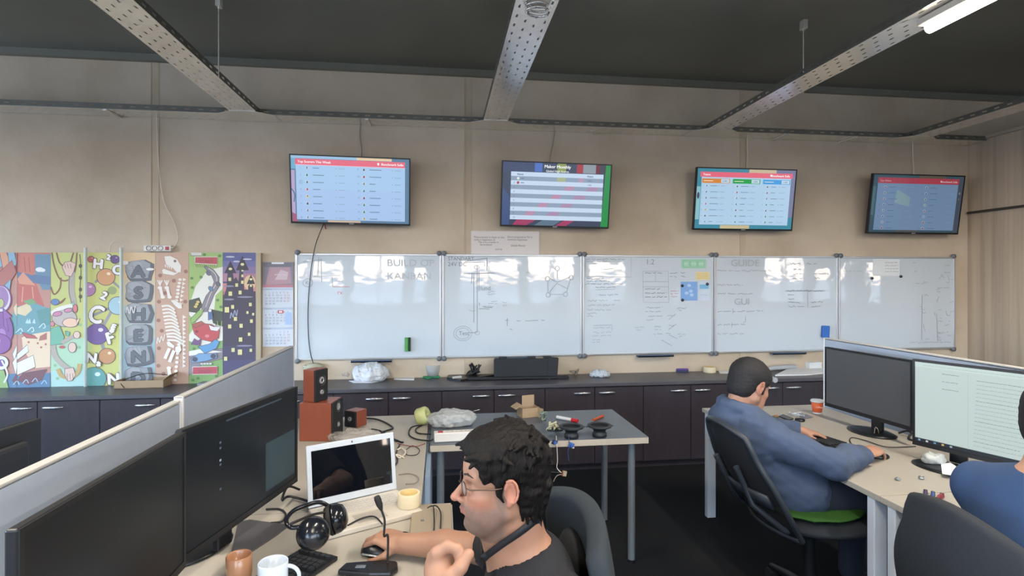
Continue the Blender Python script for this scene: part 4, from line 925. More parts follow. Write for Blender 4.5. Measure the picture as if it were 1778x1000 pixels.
def pg(a, w, h, P):
    a.rect(0, 0, w, h, '#e8e8dc'); pl_(a, P, [(328, 437), (387, 437), (387, 462), (360, 468), (350, 482), (340, 495), (328, 530)], '#9cc45a'); pl_(a, P, [(387, 500), (374, 512), (372, 540), (387, 548)], '#9cc45a'); pl_(a, P, [(328, 545), (342, 560), (328, 580)], '#9cc45a')
    pl_(a, P, [(328, 520), (346, 515), (352, 530), (342, 542), (328, 540)], '#4a5040'); pl_(a, P, [(364, 535), (387, 540), (387, 566), (370, 560)], '#434a44')
    pl_(a, P, [(328, 590), (350, 600), (387, 590), (387, 664), (328, 664)], '#7db35a'); pl_(a, P, [(328, 612), (387, 604), (387, 622), (352, 630), (328, 650)], '#8d8894', LN); pl_(a, P, [(328, 608), (350, 604), (387, 610), (328, 616)], '#eef0ea')
    R_ = [(356, 460), (371, 467), (381, 480), (380, 498), (372, 510), (366, 525), (360, 540)]; L_ = [(350, 540), (350, 530), (358, 512), (368, 500), (372, 488), (368, 478), (354, 462)]
    pl_(a, P, R_ + L_, '#8b8591', LN); ln_(a, P, [(362, 464), (374, 475), (376, 490), (366, 508), (357, 532)], .004, '#e6e2d8')
    for x, y, c in ((362, 473, '#6a6f88'), (366, 500, '#5a86b4'), (379, 492, '#6f6a80')): blob(a, P, x, y, 5, 3.6, c, LN, .003, rot=-.9)
    pl_(a, P, [(332, 443), (331, 437), (350, 437), (350, 443)], '#d9d9d4', LN)
    for x, y in ((333, 482), (349, 480), (334, 498), (378, 520), (384, 532), (355, 441), (382, 443), (337, 604), (375, 590), (344, 655), (376, 652), (335, 658)): blob(a, P, x, y, 3, 2.6, '#5c8a3c', None)
    for k in range(11): ln_(a, P, [(342 + k * 3.4, 463), (339 + k * 3.8, 457)], .003, '#6a5a4a', False)
    a.P = P; pl_(a, P, [(339, 445), (378, 445), (378, 458), (339, 456)], '#c9394c', '#e9dcd6', .005); x, y = P(358, 455); a.text(x, y, 'START', .036, '#a32a3d', align='c', bold=.001)
    for k in range(3): blob(a, P, 344 - k * 2, 523 + k * 4, 3.4, 2.6, '#d8c24a', LN, .002)
    pl_(a, P, [(331, 552), (345, 538), (354, 535), (350, 545), (340, 556), (332, 560)], '#8ec04c', LN); pl_(a, P, [(362, 538), (368, 536), (370, 552), (362, 555)], '#4a6fb0', LN); blob(a, P, 365, 538, 3, 3, '#e8e8e8', LN, .002)
    pl_(a, P, [(334, 565), (352, 560), (368, 562), (382, 572), (380, 586), (368, 592), (350, 588), (338, 578)], '#cf3a44', LN); pl_(a, P, [(333, 562), (350, 556), (356, 560), (340, 568)], '#b9503e', LN); pl_(a, P, [(362, 562), (372, 566), (384, 566), (378, 574), (366, 572)], '#ece8ea', LN)
    blob(a, P, 342, 574, 3, 2.5, '#8d2430', None); blob(a, P, 360, 582, 4, 3, '#e87a80', None)
    for k in range(4): ln_(a, P, [(374 + k * 4, 556), (376 + k * 3, 565)], .006, ('#3d4a34', '#8ec04c')[k % 2], False)
    pl_(a, P, [(332, 596), (338, 586), (344, 590), (350, 586), (348, 598)], '#7a4a8c', LN); pl_(a, P, [(344, 600), (364, 596), (374, 588), (382, 592), (376, 604), (356, 612)], '#4aa0dc', LN)
    pl_(a, P, [(332, 620), (346, 612), (376, 612), (378, 620), (356, 626), (334, 628)], '#6aa5d8', LN); blob(a, P, 339, 622, 4.5, 4, '#3f4c62', LN); blob(a, P, 371, 617, 4.5, 4, '#3f4c62', LN)
    for k in range(4): blob(a, P, 351 + k * 5, 630, 3, 2, '#cfd4d4', LN, .002)
    pl_(a, P, [(335, 635), (378, 635), (378, 648), (335, 648)], '#c8324e', '#e9dcd6', .005); x, y = P(357, 646); a.text(x, y, 'FINISH', .036, '#a32a4a', align='c', bold=.001)
def ph(a, w, h, P):
    a.rect(0, 0, w, h, '#4b4472')
    for k, (y, c) in enumerate(((664, '#4a4676'), (640, '#423f68'), (610, '#3f3a5c'), (570, '#3b3552'), (515, '#bb5f78'), (505, '#d3807e'), (488, '#b67896'), (474, '#8a6ea6'), (462, '#6a6aac'), (450, '#585fa6'))): a.rect(0, 0 if k < 4 else P(0, y)[1], w, P(0, y - 40 if k < 4 else y - 14)[1] if k < 4 else P(0, y - 14)[1], c) if k >= 4 else None
    pl_(a, P, [(387, 437), (444, 437), (444, 452), (387, 452)], '#525aa0'); blob(a, P, 434, 490, 10, 14, '#e8c48a', None)
    D = '#3a3250'
    pl_(a, P, [(387, 664), (444, 664), (444, 505), (440, 505), (440, 496), (436, 490), (431, 496), (431, 502), (424, 502), (422, 468), (416, 468), (414, 488), (410, 480), (406, 484), (404, 472), (395, 472), (393, 500), (390, 510), (387, 512)], D)
    pl_(a, P, [(387, 664), (444, 664), (444, 625), (387, 625)], '#46437a'); pl_(a, P, [(387, 625), (444, 625), (444, 600), (387, 600)], '#403b66')
    for cx, ty, b, hw_ in ((400, 452, 473, 10), (421, 443, 468, 11), (436, 476, 492, 7)): pl_(a, P, [(cx - hw_, b), (cx, ty), (cx + hw_, b)], '#33293c', '#241c2c', .003)
    for x, y, r_ in ((400, 466, 3), (421, 458, 3.2), (436, 484, 2.6), (421, 469, 2)): blob(a, P, x, y, r_, r_ * .8, '#eee6a0', None)
    for x, y, s in ((399, 484, 2.6), (411, 494, 2.6), (421, 478, 2), (421, 489, 2.4), (436, 495, 2), (400, 509, 3.2), (417, 507, 2.8), (394, 537, 4), (404, 532, 2.8), (435, 528, 2.6), (430, 542, 2), (440, 545, 2), (409, 553, 3), (437, 557, 2.6), (399, 566, 3), (419, 565, 3), (433, 580, 2.4), (418, 589, 3.2), (405, 607, 3), (417, 611, 4), (436, 608, 2.4), (392, 622, 3)):
        pl_(a, P, [(x - s, y - s * 1.2), (x + s, y - s * 1.2), (x + s, y + s * 1.2), (x - s, y + s * 1.2)], '#e5de8e', '#57503c', .002)
    for x, y, w_ in ((400, 445, 8), (430, 449, 8), (411, 453, 6), (398, 496, 9), (398, 519, 9), (426, 515, 14), (425, 600, 14)): blob(a, P, x, y, w_, 1.6, '#8d88ac' if y > 460 else '#c6c4dc', None)
    ln_(a, P, [(400, 552), (402, 542), (405, 550), (408, 538), (411, 548), (413, 537)], .008, '#9aa6cc')
panel(1, 'painted panel at the photo edge with purple bubble letters and orange blocks', pa)
panel(2, 'painted panel of an orange canyon above a beach and blue waves', pb)
panel(3, 'painted panel of a long-armed figure in sunglasses hanging from vines', pc)
panel(4, 'painted panel of coloured molecule balls with white chemistry letters', pd)
panel(5, 'painted panel of stacked grey rock letters', pe)
panel(6, 'painted panel of a white dinosaur skeleton on brown', pf)
panel(7, 'painted panel of cars on a winding road between red signs', pg)
panel(8, 'painted panel of a dark castle tower with yellow windows at dusk', ph)
a, b = U(444.5, 560, Y=PY).x, U(453, 560, Y=PY).x
o = MB().bb((a, DB - .05, CT), (b, DB - .004, U(448, 439, Y=PY).z)).build('wooden_board', mat('pale_board', '#b3a78f', .7)); tag(recenter(o), 'narrow pale board edge right of the castle panel', 'board')
M_tubeg = mat('frosted_tube', '#c9d3cf', .35, alpha=.75, var=0)
for px, lb in ((148.5, 'left of two thin pale tubes in front of the molecule panel'), (210.5, 'right of two thin pale tubes in front of the molecule panel')):
    q = U(px, 560, Y=PY - .03); zt = U(px, 430, Y=PY - .03).z
    o = MB().cyl((q.x, q.y, CT + .001), (q.x, q.y, zt), .0115, n=14).build('tube', M_tubeg); tag(recenter(o), lb, 'tube', 'pale tubes by the molecule panel')
# calendar
p = U(456, 602, Y=DB - .01); q = U(509, 455, Y=DB - .01)
t = thing('wall_calendar', 'three-month wall calendar with a pink picture beside the castle panel', 'calendar', (p.x, DB - .006, p.z)); w = q.x - p.x; h = q.z - p.z
def cal(i, y0, y1, fn):
    MB().bb((0, -.002 * (4 - i), y0), (w, .0005, y1)).build('month_sheet' if i else 'picture_sheet', mat('calendar_card', '#cdd6e2', .7), t)
    A_ = Art(w, y1 - y0); A_.rect(0, 0, w, y1 - y0, '#cfdae8'); fn(A_, w, y1 - y0); A_.build('print', M_paper, KIDS[t.name][-1], loc=(0, -.002 * (4 - i) - .0003, y0))
def cpic(a, w, h):
    a.rect(0, 0, w, h, '#8f8d9c'); a.poly([(w * .1, h * .1), (w * .25, h * .9), (w * .9, h * .85), (w * .95, h * .15)], '#b79aa6'); a.rect(0, 0, w, h * .1, '#c28a98'); a.rect(w * .03, h * .8, w * .97, h * .97, '#7d7f8c'); a.poly([(w * .4, h * .3), (w * .6, h * .7), (w * .85, h * .6), (w * .8, h * .3)], '#cdbcc6'); a.rect(w * .3, h * .92, w * .7, h * .99, '#dfe4ea'); a.scribble(w * .4, h * .5, w * .4, h * .05, .004, '#e6d6dc', 2)
def cmon(n0):
    def f(a, w, h):
        a.rect(0, h * .9, w, h, '#b6c6dc'); a.scribble(w * .1, h * .94, w * .2, .006, .003, '#7f8fa8', n0)
        n = 1
        for r_ in range(5):
            for c in range(7):
                if r_ == 0 and c < n0: continue
                if n > 30: break
                a.text(w * (.08 + c * .12), h * (.72 - r_ * .15), str(n), .022, '#7e8ca6' if c < 5 else '#b98f9a'); n += 1
        if n0 == 2: a.rect(w * .74, h * .1, w * .95, h * .75, '#a9c6ea') ; a.rect(w * .5, h * .7, w * .68, h * .86, '#b3394f'); a.rect(w * .53, h * .73, w * .65, h * .83, '#e9d6da')
    return f
cal(0, h * .70, h, cpic); cal(1, h * .47, h * .69, cmon(1)); cal(2, h * .235, h * .46, cmon(2)); cal(3, 0, h * .225, cmon(4))
MB().bb((0, -.002, 0), (w, .003, h)).build('backing_card', mat('calendar_card', '#cdd6e2', .7), t)

# ================================================================== THINGS ON THE WORKTOP
def ctp(px, py, dz=0.0): return U(px, py, z=CT + dz)
def crumple(name, label, cat, c, r, h, m, seed=0, amp=.012, freq=60, group=None, extra=(), flat=.004, stretch=(1, 1, 1), origin=None):
    """a crumpled bag or cloth: a closed skin with folds"""
    c = Vector(c); lo = [-r[0] * 1.4 - .03, -r[1] * 1.4 - .03, flat]; hi = [r[0] * 1.4 + .03, r[1] * 1.4 + .03, r[2] * 1.5 + .05]
    s = SDF([lo[0], lo[1], -.02], hi, h); s.ell((0, 0, r[2] * .4), (r[0], r[1], r[2] * .62), None, .02)
    for q, rr in extra: s.ell(q, rr, None, .02)
    s.noise(amp, freq * .8, seed, stretch); s.noise(amp * .6, freq * 1.6, seed + 1, ridge=True); s.cutplane((0, 0, .0015), (0, 0, -1), 1.0)
    # the cut above is upside down for the ground: everything under z=0 goes
    o = s.build(name, m, None, relax=1); o.location = c; tag(o, label, cat, group); return o
M_bag = mat('plastic_bag', '#cfd6df', .22, var=.05, bump=.5, bscale=45, spec=.7)
M_bagt = mat('clear_bag', '#c7c3bd', .2, var=.05, bump=.6, bscale=60, alpha=.45)
crumple('plastic_bag', 'crumpled white plastic bag on the worktop below the leftmost whiteboard', 'bag', ctp(643, 661), (.145, .10, .15), .0055, M_bag, 3, .012, 45, extra=(((.07, 0, .04), (.08, .08, .05)),))
crumple('clear_plastic_wrap', 'clear crumpled wrap left of the white plastic bag', 'wrap', ctp(602, 656), (.075, .07, .085), .006, M_bagt, 5, .009, 60)
def flat_sheet(name, label, cat, pts, z, th, m, group=None, origin=None):
    c = sum((Vector(p) for p in pts), Vector()) / len(pts)
    o = MB().prism([(p[0] - c.x, p[1] - c.y) for p in pts], 0, th).build(name, m); o.location = (c.x, c.y, z); tag(o, label, cat, group); return o
M_wpap = mat('white_paper', '#dfe2e6', .7, var=.03)
def sheetpx(label, pix, z=CT, th=.002, m=None, name='paper_sheet', cat='paper', group=None): return flat_sheet(name, label, cat, [U(x, y, z=z + th) for x, y in pix], z + .0005, th, m or M_wpap, group)
sheetpx('folded white paper on the worktop right of the white bag', [(684, 658), (690, 652), (720, 652), (719, 659)], th=.006)
sheetpx('white torn paper flap in front of the white bag', [(606, 661), (652, 658), (664, 661), (646, 664), (614, 664)], th=.004)
sheetpx('pale paper lying near the wall right of the tape roll', [(1246, 642), (1262, 641), (1272, 648), (1250, 648)], th=.003)
# clear cup with green base
p = ctp(752, 655); t = thing('plastic_cup', 'clear plastic cup on a green holder below the whiteboard joint', 'cup', p)
MB().lathe([(0, .003), (.048, .003), (.066, .10), (.063, .10), (.046, .006), (0, .006)], (0, 0, .012), 28).build('cup_wall', mat('clear_plastic', '#cfdbe2', .12, alpha=.38, var=0), t)
m = MB(); m.bb((-.085, -.03, 0), (.06, .02, .013)); m.box((-.055, -.045, .007), (.03, .09, .013), (0, 0, .5)); m.build('green_holder', mat('green_plastic', '#1f8f60', .45), t, bevel=.003)
# cables heap and wires
r = random.Random(5)
def tangle(label, c, rad, n, rr, m, name='cable_tangle', cat='cables', seed=0, zs=.05, group=None):
    r = random.Random(seed); P = []
    for k in range(n):
        a = r.uniform(0, 6.28); d = r.uniform(.2, 1); P.append((math.cos(a) * d * rad[0], math.sin(a) * d * rad[1], rr * 1.6 + r.uniform(0, zs)))
    o = MB().curve(P, rr, 6, 8).build(name, m); o.location = Vector(c) + Vector((0, 0, .002)); tag(o, label, cat, group); return o
tangle('black cable looped over the worktop behind the clear cup', ctp(765, 652), (.11, .05), 9, .005, M_ck, zs=.07, seed=2)
tangle('heap of black cables and plugs left of the black case', ctp(823, 655), (.075, .05), 26, .006, M_ck, seed=4, zs=.12)
tangle('thin grey cable curl between the white bag and the clear cup', ctp(703, 654), (.035, .03), 9, .003, M_cg, seed=8, zs=.05)
tangle('grey and white leads right of the black case', ctp(1000, 652), (.06, .04), 16, .005, M_cg, seed=9, zs=.05)
# black case (flat stand-up case with flaps)
p = ctp(913, 659); t = thing('black_case', 'long black fabric case standing on the worktop below the second whiteboard', 'case', (p.x, p.y + .02, CT + .006), -.03)
M_fab = mat('black_fabric', '#22262d', .75, var=.1, bump=.3)
wc = (U(967, 640, Y=p.y).x - U(857, 640, Y=p.y).x)
b = MB(); b.box((-.01, .05, .085), (wc * .94, .07, .16), (math.radians(-8), 0, 0)); b.build('case_body', M_fab, t, bevel=.012, seg=3)
b = MB(); b.box((wc * .44, .045, .088), (.09, .075, .172), (math.radians(-8), math.radians(6), 0)); b.build('side_flap', M_fab, t, bevel=.01)
for x in (-.19, .06, .2): MB().box((x, .06, .172), (.07, .05, .014)).build('strap', M_fab, t, bevel=.004)
b = MB(); b.bb((-wc * .5 - .22, -.04, 0), (wc * .5 + .1, .02, .018)); b.build('base_flap', M_fab, t, bevel=.006)
o = sheetpx('thin black laptop lying flat left of the black case', [(776, 655), (782, 645), (850, 640), (858, 651), (800, 659)], th=.018, m=mat('black_plastic', '#181a1e', .35), name='closed_laptop', cat='laptop')
sheetpx('small white card at the left end of the black laptop', [(785, 654), (801, 652), (802, 655), (786, 657)], z=CT + .018, th=.003)
o = MB().box((0, 0, .012), (.03, .02, .02)).build('adapter', mat('white_plastic', '#d9d6d2', .4), bevel=.003); o.location = ctp(953, 658) + Vector((0, 0, 0)); tag(o, 'tiny white plug in front of the black case', 'plug')
crumple('cloth', 'crumpled white cloth on the worktop right of the black case', 'cloth', ctp(1042, 654), (.085, .06, .06), .0055, mat('white_cloth', '#b9c2ca', .85, bump=.3), 12, .010, 70)
# web camera
p = ctp(1087, 646); t = thing('web_camera', 'small dark web camera on the worktop below the third whiteboard', 'camera', p)
MB().box((0, 0, .008), (.05, .035, .015)).build('clip_base', M_ck, t, bevel=.003)
MB().lathe([(0, -.018), (.016, -.018), (.022, -.01), (.022, .012), (.016, .02), (0, .02)], (0, 0, .038), 20, Matrix.Rotation(PI / 2, 3, 'X')).build('camera_head', mat('grey_gloss', '#4a525b', .2), t)
MB().curve([(.02, 0, .01), (.05, .02, .02), (.045, .03, .04), (.03, .03, .005)], .003).build('lead', M_ck, t)
p = ctp(1184, 645); t = thing('board_eraser', 'purple-topped board eraser lying on the worktop', 'eraser', p, -.15)
MB().bb((-.055, -.022, 0), (.055, .022, .014)).build('felt', mat('felt_blue', '#39415f', .9), t); MB().bb((-.055, -.022, .014), (.055, .022, .03)).build('grip', mat('purple_plastic', '#5b3f8a', .5), t, bevel=.003)
def tape(label, c, R_, r_, h, col='#d8ccae', core='#c9b27a', rot=None):
    t = thing('tape_roll', label, 'tape roll', c, rot=rot or (0, 0, 0), group='rolls of cream masking tape')
    MB().lathe([(r_ + .004, 0), (R_, 0), (R_, h), (r_ + .004, h), (r_ + .004, 0)], n=40).build('tape', mat('masking_tape', col, .6), t, bevel=.0015)
    MB().lathe([(r_, 0), (r_ + .004, 0), (r_ + .004, h), (r_, h), (r_, 0)], n=40).build('core', mat('tape_core', core, .8), t); return t
tape('cream masking tape roll on the back worktop left of the hooded man', ctp(1232, 646), .057, .04, .05)
# papers behind the hooded man
sheetpx('large pale paper sheets spread on the worktop right of the hooded man', [(1346, 651), (1372, 638), (1424, 636), (1440, 646), (1400, 650)], th=.01)
t = thing('rolled_paper', 'curled grey paper roll lying behind the hooded man', 'paper roll', ctp(1320, 646)); MB().tube([(0, 0, .022), (.12, .03, .026), (.26, .06, .03), (.42, .1, .028)], .02, 12, rr=[.012, .02, .022, .02]).build('roll', mat('grey_paper', '#a9b0b6', .7), t)
p = ctp(1411, 640); t = thing('small_box', 'small white box on the worktop at the left end of the right partition', 'box', (p.x, p.y, CT + .011), .1)
MB().bb((-.07, -.04, 0), (.07, .04, .055)).build('carton', mat('white_card', '#d3d8dc', .6), t, bevel=.002); MB().bb((-.071, -.041, .04), (.071, .041, .056)).build('lid', mat('white_card', '#d3d8dc', .6), t, bevel=.001)
# left end of the worktop
p = ctp(247, 672); t = thing('cardboard_tray', 'low open cardboard box on the worktop in front of the rock letters', 'box', (p.x, p.y + .025, CT + .001), .02)
M_card = mat('cardboard', '#a58f73', .85, var=.06)
b = MB(); w, d, h = .36, .16, .06
for q in (((-w / 2, -d / 2, 0), (w / 2, d / 2, .004)), ((-w / 2, -d / 2, 0), (w / 2, -d / 2 + .004, h)), ((-w / 2, d / 2 - .004, 0), (w / 2, d / 2, h)), ((-w / 2, -d / 2, 0), (-w / 2 + .004, d / 2, h)), ((w / 2 - .004, -d / 2, 0), (w / 2, d / 2, h))): b.bb(*q)
b.build('box_walls', M_card, t); MB().box((w / 2 + .02, 0, h + .02), (.004, d, .06), (0, .9, 0)).build('flap', M_card, t)
cable('black lead draped over the low cardboard box', [Vector((p.x, p.y, CT)) + Vector(v) for v in ((-.10, -.06, .006), (-.13, -.05, .05), (-.10, .02, .075), (0, .05, .10), (.1, .06, .09), (.15, .08, .08))], .003)
p = ctp(366, 668); o = MB().bb((-.09, -.07, 0), (.09, .07, .018)).build('grey_folder', mat('grey_card', '#8f949c', .6), bevel=.003); o.location = (p.x, p.y + .03, CT + .001); tag(o, 'flat grey folder on the worktop beside the castle panel', 'folder')
tangle('small dark metal bits on the worktop at the far left', ctp(26, 669), (.04, .03), 8, .003, M_grey, seed=21, zs=.02)
# beige lamp-like tub behind the speakers
p = ctp(541, 664); t = thing('beige_tub', 'pale beige round tub on the worktop behind the orange speakers', 'tub', (p.x, p.y + .08, CT + .001)); MB().lathe([(0, 0), (.07, 0), (.085, .09), (.08, .12), (.05, .145), (0, .15)], n=28).build('tub_body', mat('beige_plastic', '#b9b9a2', .5), t); MB().lathe([(.078, .118), (.086, .118), (.086, .128), (.07, .135)], n=28).build('rim', mat('beige_plastic', '#b9b9a2', .5), t)
# ================================================================== DESKS
DZ = 0.72
M_desk = mat('desk_laminate', '#a7a298', .45, var=.03, vscale=3)
M_dedge = mat('desk_edge', '#b9ae9c', .5, var=.03)
M_leg = mat('desk_leg_white', '#c3ccd8', .4, var=.02)
M_part = mat('partition_fabric', '#a6b3c6', .85, var=.03, bump=.15, bscale=500)
M_partc = mat('partition_cap', '#b4b3b0', .5, var=.02)
M_blk = mat('black_plastic', '#181a1e', .35); M_blkm = mat('black_matte', '#1d1f23', .7)
def desk(label, x0, x1, y0, y1, legs=(1, 1, 1, 1), group='white-topped office desks'):
    cx, cy = (x0 + x1) / 2, (y0 + y1) / 2; w, d = x1 - x0, y1 - y0
    t = thing('office_desk', label, 'desk', (cx, cy, 0), 0, group)
    MB().bb((-w / 2, -d / 2, DZ - .025), (w / 2, d / 2, DZ)).build('desktop', M_desk, t, bevel=.002)
    k = 0
    for sx_ in (-1, 1):
        for sy in (-1, 1):
            if legs[k]:
                x = sx_ * (w / 2 - .035); y = sy * (d / 2 - .05)
                MB().bb((x - .03, y - .02, 0), (x + .03, y + .02, DZ - .026)).build('leg', M_leg, t, bevel=.004)
            k += 1
    for sy in (-1, 1): MB().bb((-w / 2 + .07, sy * (d / 2 - .05) - .015, DZ - .07), (w / 2 - .07, sy * (d / 2 - .05) + .015, DZ - .026)).build('cross_rail', M_leg, t)
    return t
LX = -.965
desk('left far desk of the near row, carrying the orange speakers and the white cables', LX, -.075, 2.17, 3.62, (1, 1, 0, 1))
desk('left near desk with the laptop, keyboard and mugs, in front of the man in glasses', LX, .045, .55, 2.165)
# bluish end panel under the right edge of the far desk
b = MB().bb((-.072, 2.62, .10), (-.05, 3.44, DZ - .05)).build('desk_side_panel', mat('panel_blue', '#9fb6d0', .45)); tag(recenter(b), 'pale blue panel under the right edge of the far left desk', 'panel')
b = MB(); b.bb((-.07, 2.66, 0), (-.052, 2.72, .101)); b.build('panel_foot', mat('panel_blue', '#9fb6d0', .45), None) if False else None
def partition(label, x, y0, y1, z1, t_=.03, z0=.42):
    t = thing('desk_partition', label, 'partition', (x, (y0 + y1) / 2, 0), 0, 'grey fabric desk partitions'); L = (y1 - y0) / 2
    MB().bb((-t_ / 2, -L + .012, z0), (t_ / 2, L - .012, z1 - .012)).build('panel', M_part, t)
    MB().bb((-t_ / 2 - .001, -L, z1 - .009), (t_ / 2 + .001, L, z1)).build('top_cap', M_partc, t, bevel=.003)
    for s in (-1, 1): MB().bb((-t_ / 2 - .002, s * L - (.012 if s > 0 else 0), z0), (t_ / 2 + .002, s * L + (0 if s > 0 else .012), z1 - .001)).build('end_cap', mat('end_cap_white', '#e3e6ea', .4), t, bevel=.003)
    for y in (-L * .7, L * .7): MB().bb((-.012, y - .03, 0), (.012, y + .03, z0)).build('support_foot', M_leg, t)
    return t
partition('near grey partition at lower left, behind the nearest black monitor', -.99, .62, 2.235, 1.14)
partition('far grey partition on the left, ending by the orange speakers', -.99, 2.245, 3.86, 1.152)
partition('right grey partition behind the two big monitors, nearest the whiteboards', 2.635, 1.98, 3.5, 1.195)
partition('right grey partition beyond the right edge of the photo', 2.635, .4, 1.97, 1.195)
desk('right far desk where the man in the blue hoodie works', 1.765, 2.615, 2.03, 3.56, (1, 1, 1, 1))
desk('right near desk beside the person in the blue shirt', 1.765, 2.615, .45, 2.025)
desk('desk behind the left partition under the monitor seen from behind', -1.9, -1.01, .9, 2.5)
# table with grey top and round legs
t = thing('work_table', 'grey-topped table on round steel legs behind the man in glasses', 'table', (.545, 3.27, 0))
TX0, TX1, TY0, TY1 = -.60, .603, -.325, .335
MB().bb((TX0, TY0, DZ - .036), (TX1, TY1, DZ - .002)).build('table_edge', mat('table_core', '#b5ab9c', .55), t, bevel=.002)
MB().bb((TX0 + .001, TY0 + .001, DZ - .002), (TX1 - .001, TY1 - .001, DZ)).build('table_surface', mat('grey_laminate', '#57606b', .4, var=.04), t)
for sx_, sy in ((-1, -1), (1, -1), (-1, 1), (1, 1)):
    x = (TX0 + .055 if sx_ < 0 else TX1 - .075); y = TY0 + .07 if sy < 0 else TY1 - .07
    m = MB(); m.cyl((x, y, .012), (x, y, DZ - .037), .0205, n=24); g = m.build('leg', mat('steel_leg', '#8c949c', .35, .5, var=.03), t); MB().cyl((x, y, 0), (x, y, .014), .023, n=20).build('foot', M_blk, g)

# ================================================================== MONITORS
M_mface = attr_mat('monitor_pixels', .3, emit=.02, base=.8, spec=.45); M_mbez = mat('monitor_bezel', '#1a1c20', .35, var=.02)
def monitor(label, c0, c1, ztop, hgt, facing, draw, emat, base=True, bc=None, bcol=None, depth_side=.03, group='big desktop monitors', tilt=0.0, neck=True):
    """c0, c1: the top corners seen left and right from the front"""
    c0 = Vector((c0[0], c0[1], 0)); c1 = Vector((c1[0], c1[1], 0)); d = (c1 - c0); W_ = d.length; ang = math.atan2(d.y, d.x)
    mid = (c0 + c1) / 2
    t = thing('monitor', label, 'monitor', (mid.x, mid.y, DZ + .001), ang, group)
    z1 = ztop - DZ; z0 = z1 - hgt; R_ = (tilt, 0, 0)
    P = bpy.data.objects.new('display', None)
    b = MB(); b.bb((-W_ / 2, 0, z0), (W_ / 2, .022, z1)); s = b.build('display_casing', bcol or M_mbez, t, bevel=.004)
    b = MB(); b.bb((-W_ * .38, .02, z0 + .03), (W_ * .38, .045, z1 - .05)); b.build('rear_cover', bcol or M_mbez, t, bevel=.012)
    e_ = .011
    a = Art(W_ - 2 * e_, hgt - .032); draw(a, a.w, a.h); a.build('screen_picture', emat, t, loc=(-W_ / 2 + e_, -.0008, z0 + .021))
    f = MB(); f.bb((-W_ / 2, -.003, z0), (W_ / 2, 0, z0 + .02)); f.bb((-W_ / 2, -.003, z1 - e_), (W_ / 2, 0, z1)); f.bb((-W_ / 2, -.003, z0 + .02), (-W_ / 2 + e_, 0, z1 - e_)); f.bb((W_ / 2 - e_, -.003, z0 + .02), (W_ / 2, 0, z1 - e_)); f.build('bezel', bcol or M_mbez, t)
    bx = 0 if bc is None else (Matrix.Rotation(-ang, 3, 'Z') @ (Vector((bc[0], bc[1], 0)) - mid)).x
    by = .05 if bc is None else (Matrix.Rotation(-ang, 3, 'Z') @ (Vector((bc[0], bc[1], 0)) - mid)).y
    MB().lathe([(0, 0), (.135, 0), (.14, .004), (.12, .011), (.03, .016), (0, .016)], (0, 0, 0), 36, Matrix.Scale(.72, 3, (0, 1, 0))).build('stand_base', M_blk, t, loc=(bx, by, 0))
    n = MB(); n.bb((bx - .035, .045, .01), (bx + .035, .068, z0 + .12)); n.build('stand_neck', M_blk, t, bevel=.005)
    return t
def dark(a, w, h, c='#16181c'): a.rect(0, 0, w, h, c)
def mA(a, w, h): a.rect(0, 0, w, h, '#101418')
def mB(a, w, h):
    a.rect(0, 0, w, h, '#12171d'); a.rect(w * .66, h * .06, w * .985, h * .56, '#2b3b42'); a.rect(w * .30, h * .955, w * .83, h * .972, '#39424c'); a.rect(w * .5, h * .90, w * .62, h * .905, '#232b33')
    for k, y in enumerate((.78, .73, .62, .58, .36)): a.rect(w * .245, h * y, w * .26, h * (y + .02), '#4b5864' if k != 2 else '#7d8c98')
def mC(a, w, h): a.rect(0, 0, w, h, '#4a4b4e')
def mD(a, w, h):
    a.rect(0, 0, w, h, '#bccbc8'); a.rect(0, 0, w, h * .045, '#2a3038'); a.rect(0, h * .045, w, h * .05, '#9fb3af')
    for k in range(5): a.rect(w * (.02 + k * .05), h * .012, w * (.035 + k * .05), h * .034, ['#7fa0c0', '#c0c8cc', '#5f90b0', '#c8b070', '#9fb0b8'][k])
    a.rect(0, h * .94, w, h, '#c3d4d0'); a.scribble(w * .05, h * .965, w * .8, h * .008, .0014, '#8fa5a2', 3)
    a.rect(w * .33, h * .045, w * .333, h * .94, '#adc1bd')
    for k in range(17): a.scribble(w * .38, h * (.86 - k * .046), w * (.25 + .2 * ((k * 37) % 5) / 5), h * .008, .0016, '#8b9e9c' if k % 5 else '#63737a', k)
    for k in range(3): a.scribble(w * .2, h * (.9 - k * .09), w * .1, h * .009, .0018, '#63737a', 40 + k)
M_mdark = attr_mat('monitor_dark_pixels', .35, emit=.35, base=1.0, spec=.4); M_mlit = attr_mat('monitor_lit_pixels', .3, emit=.88, base=.15, spec=.4)
M_mid = attr_mat('monitor_idle_pixels', .5, emit=.18, base=.9, spec=.5)
# facing +X on the left desk: left corner is the near one
monitor('nearest big black monitor at lower left, its screen dark', (-.70, 1.02), (-.695, 1.615), 1.18, .37, 0, mA, M_mdark, bc=(-.80, 1.32))
monitor('big black monitor left of the laptop, showing a dark window with a grey box', (-.71, 1.63), (-.555, 2.24), 1.18, .37, 0, mB, M_mdark, bc=(-.80, 1.92))
# facing -X on the right desk
monitor('big monitor with a blank grey screen in front of the hooded man', (2.40, 3.19), (2.445, 2.59), 1.172, .37, 0, mC, M_mid, bc=(2.44, 2.86))
monitor('big monitor with a bright white document at the right edge', (2.31, 2.445), (2.545, 1.80), 1.204, .42, 0, mD, M_mlit, bc=(2.32, 2.27))
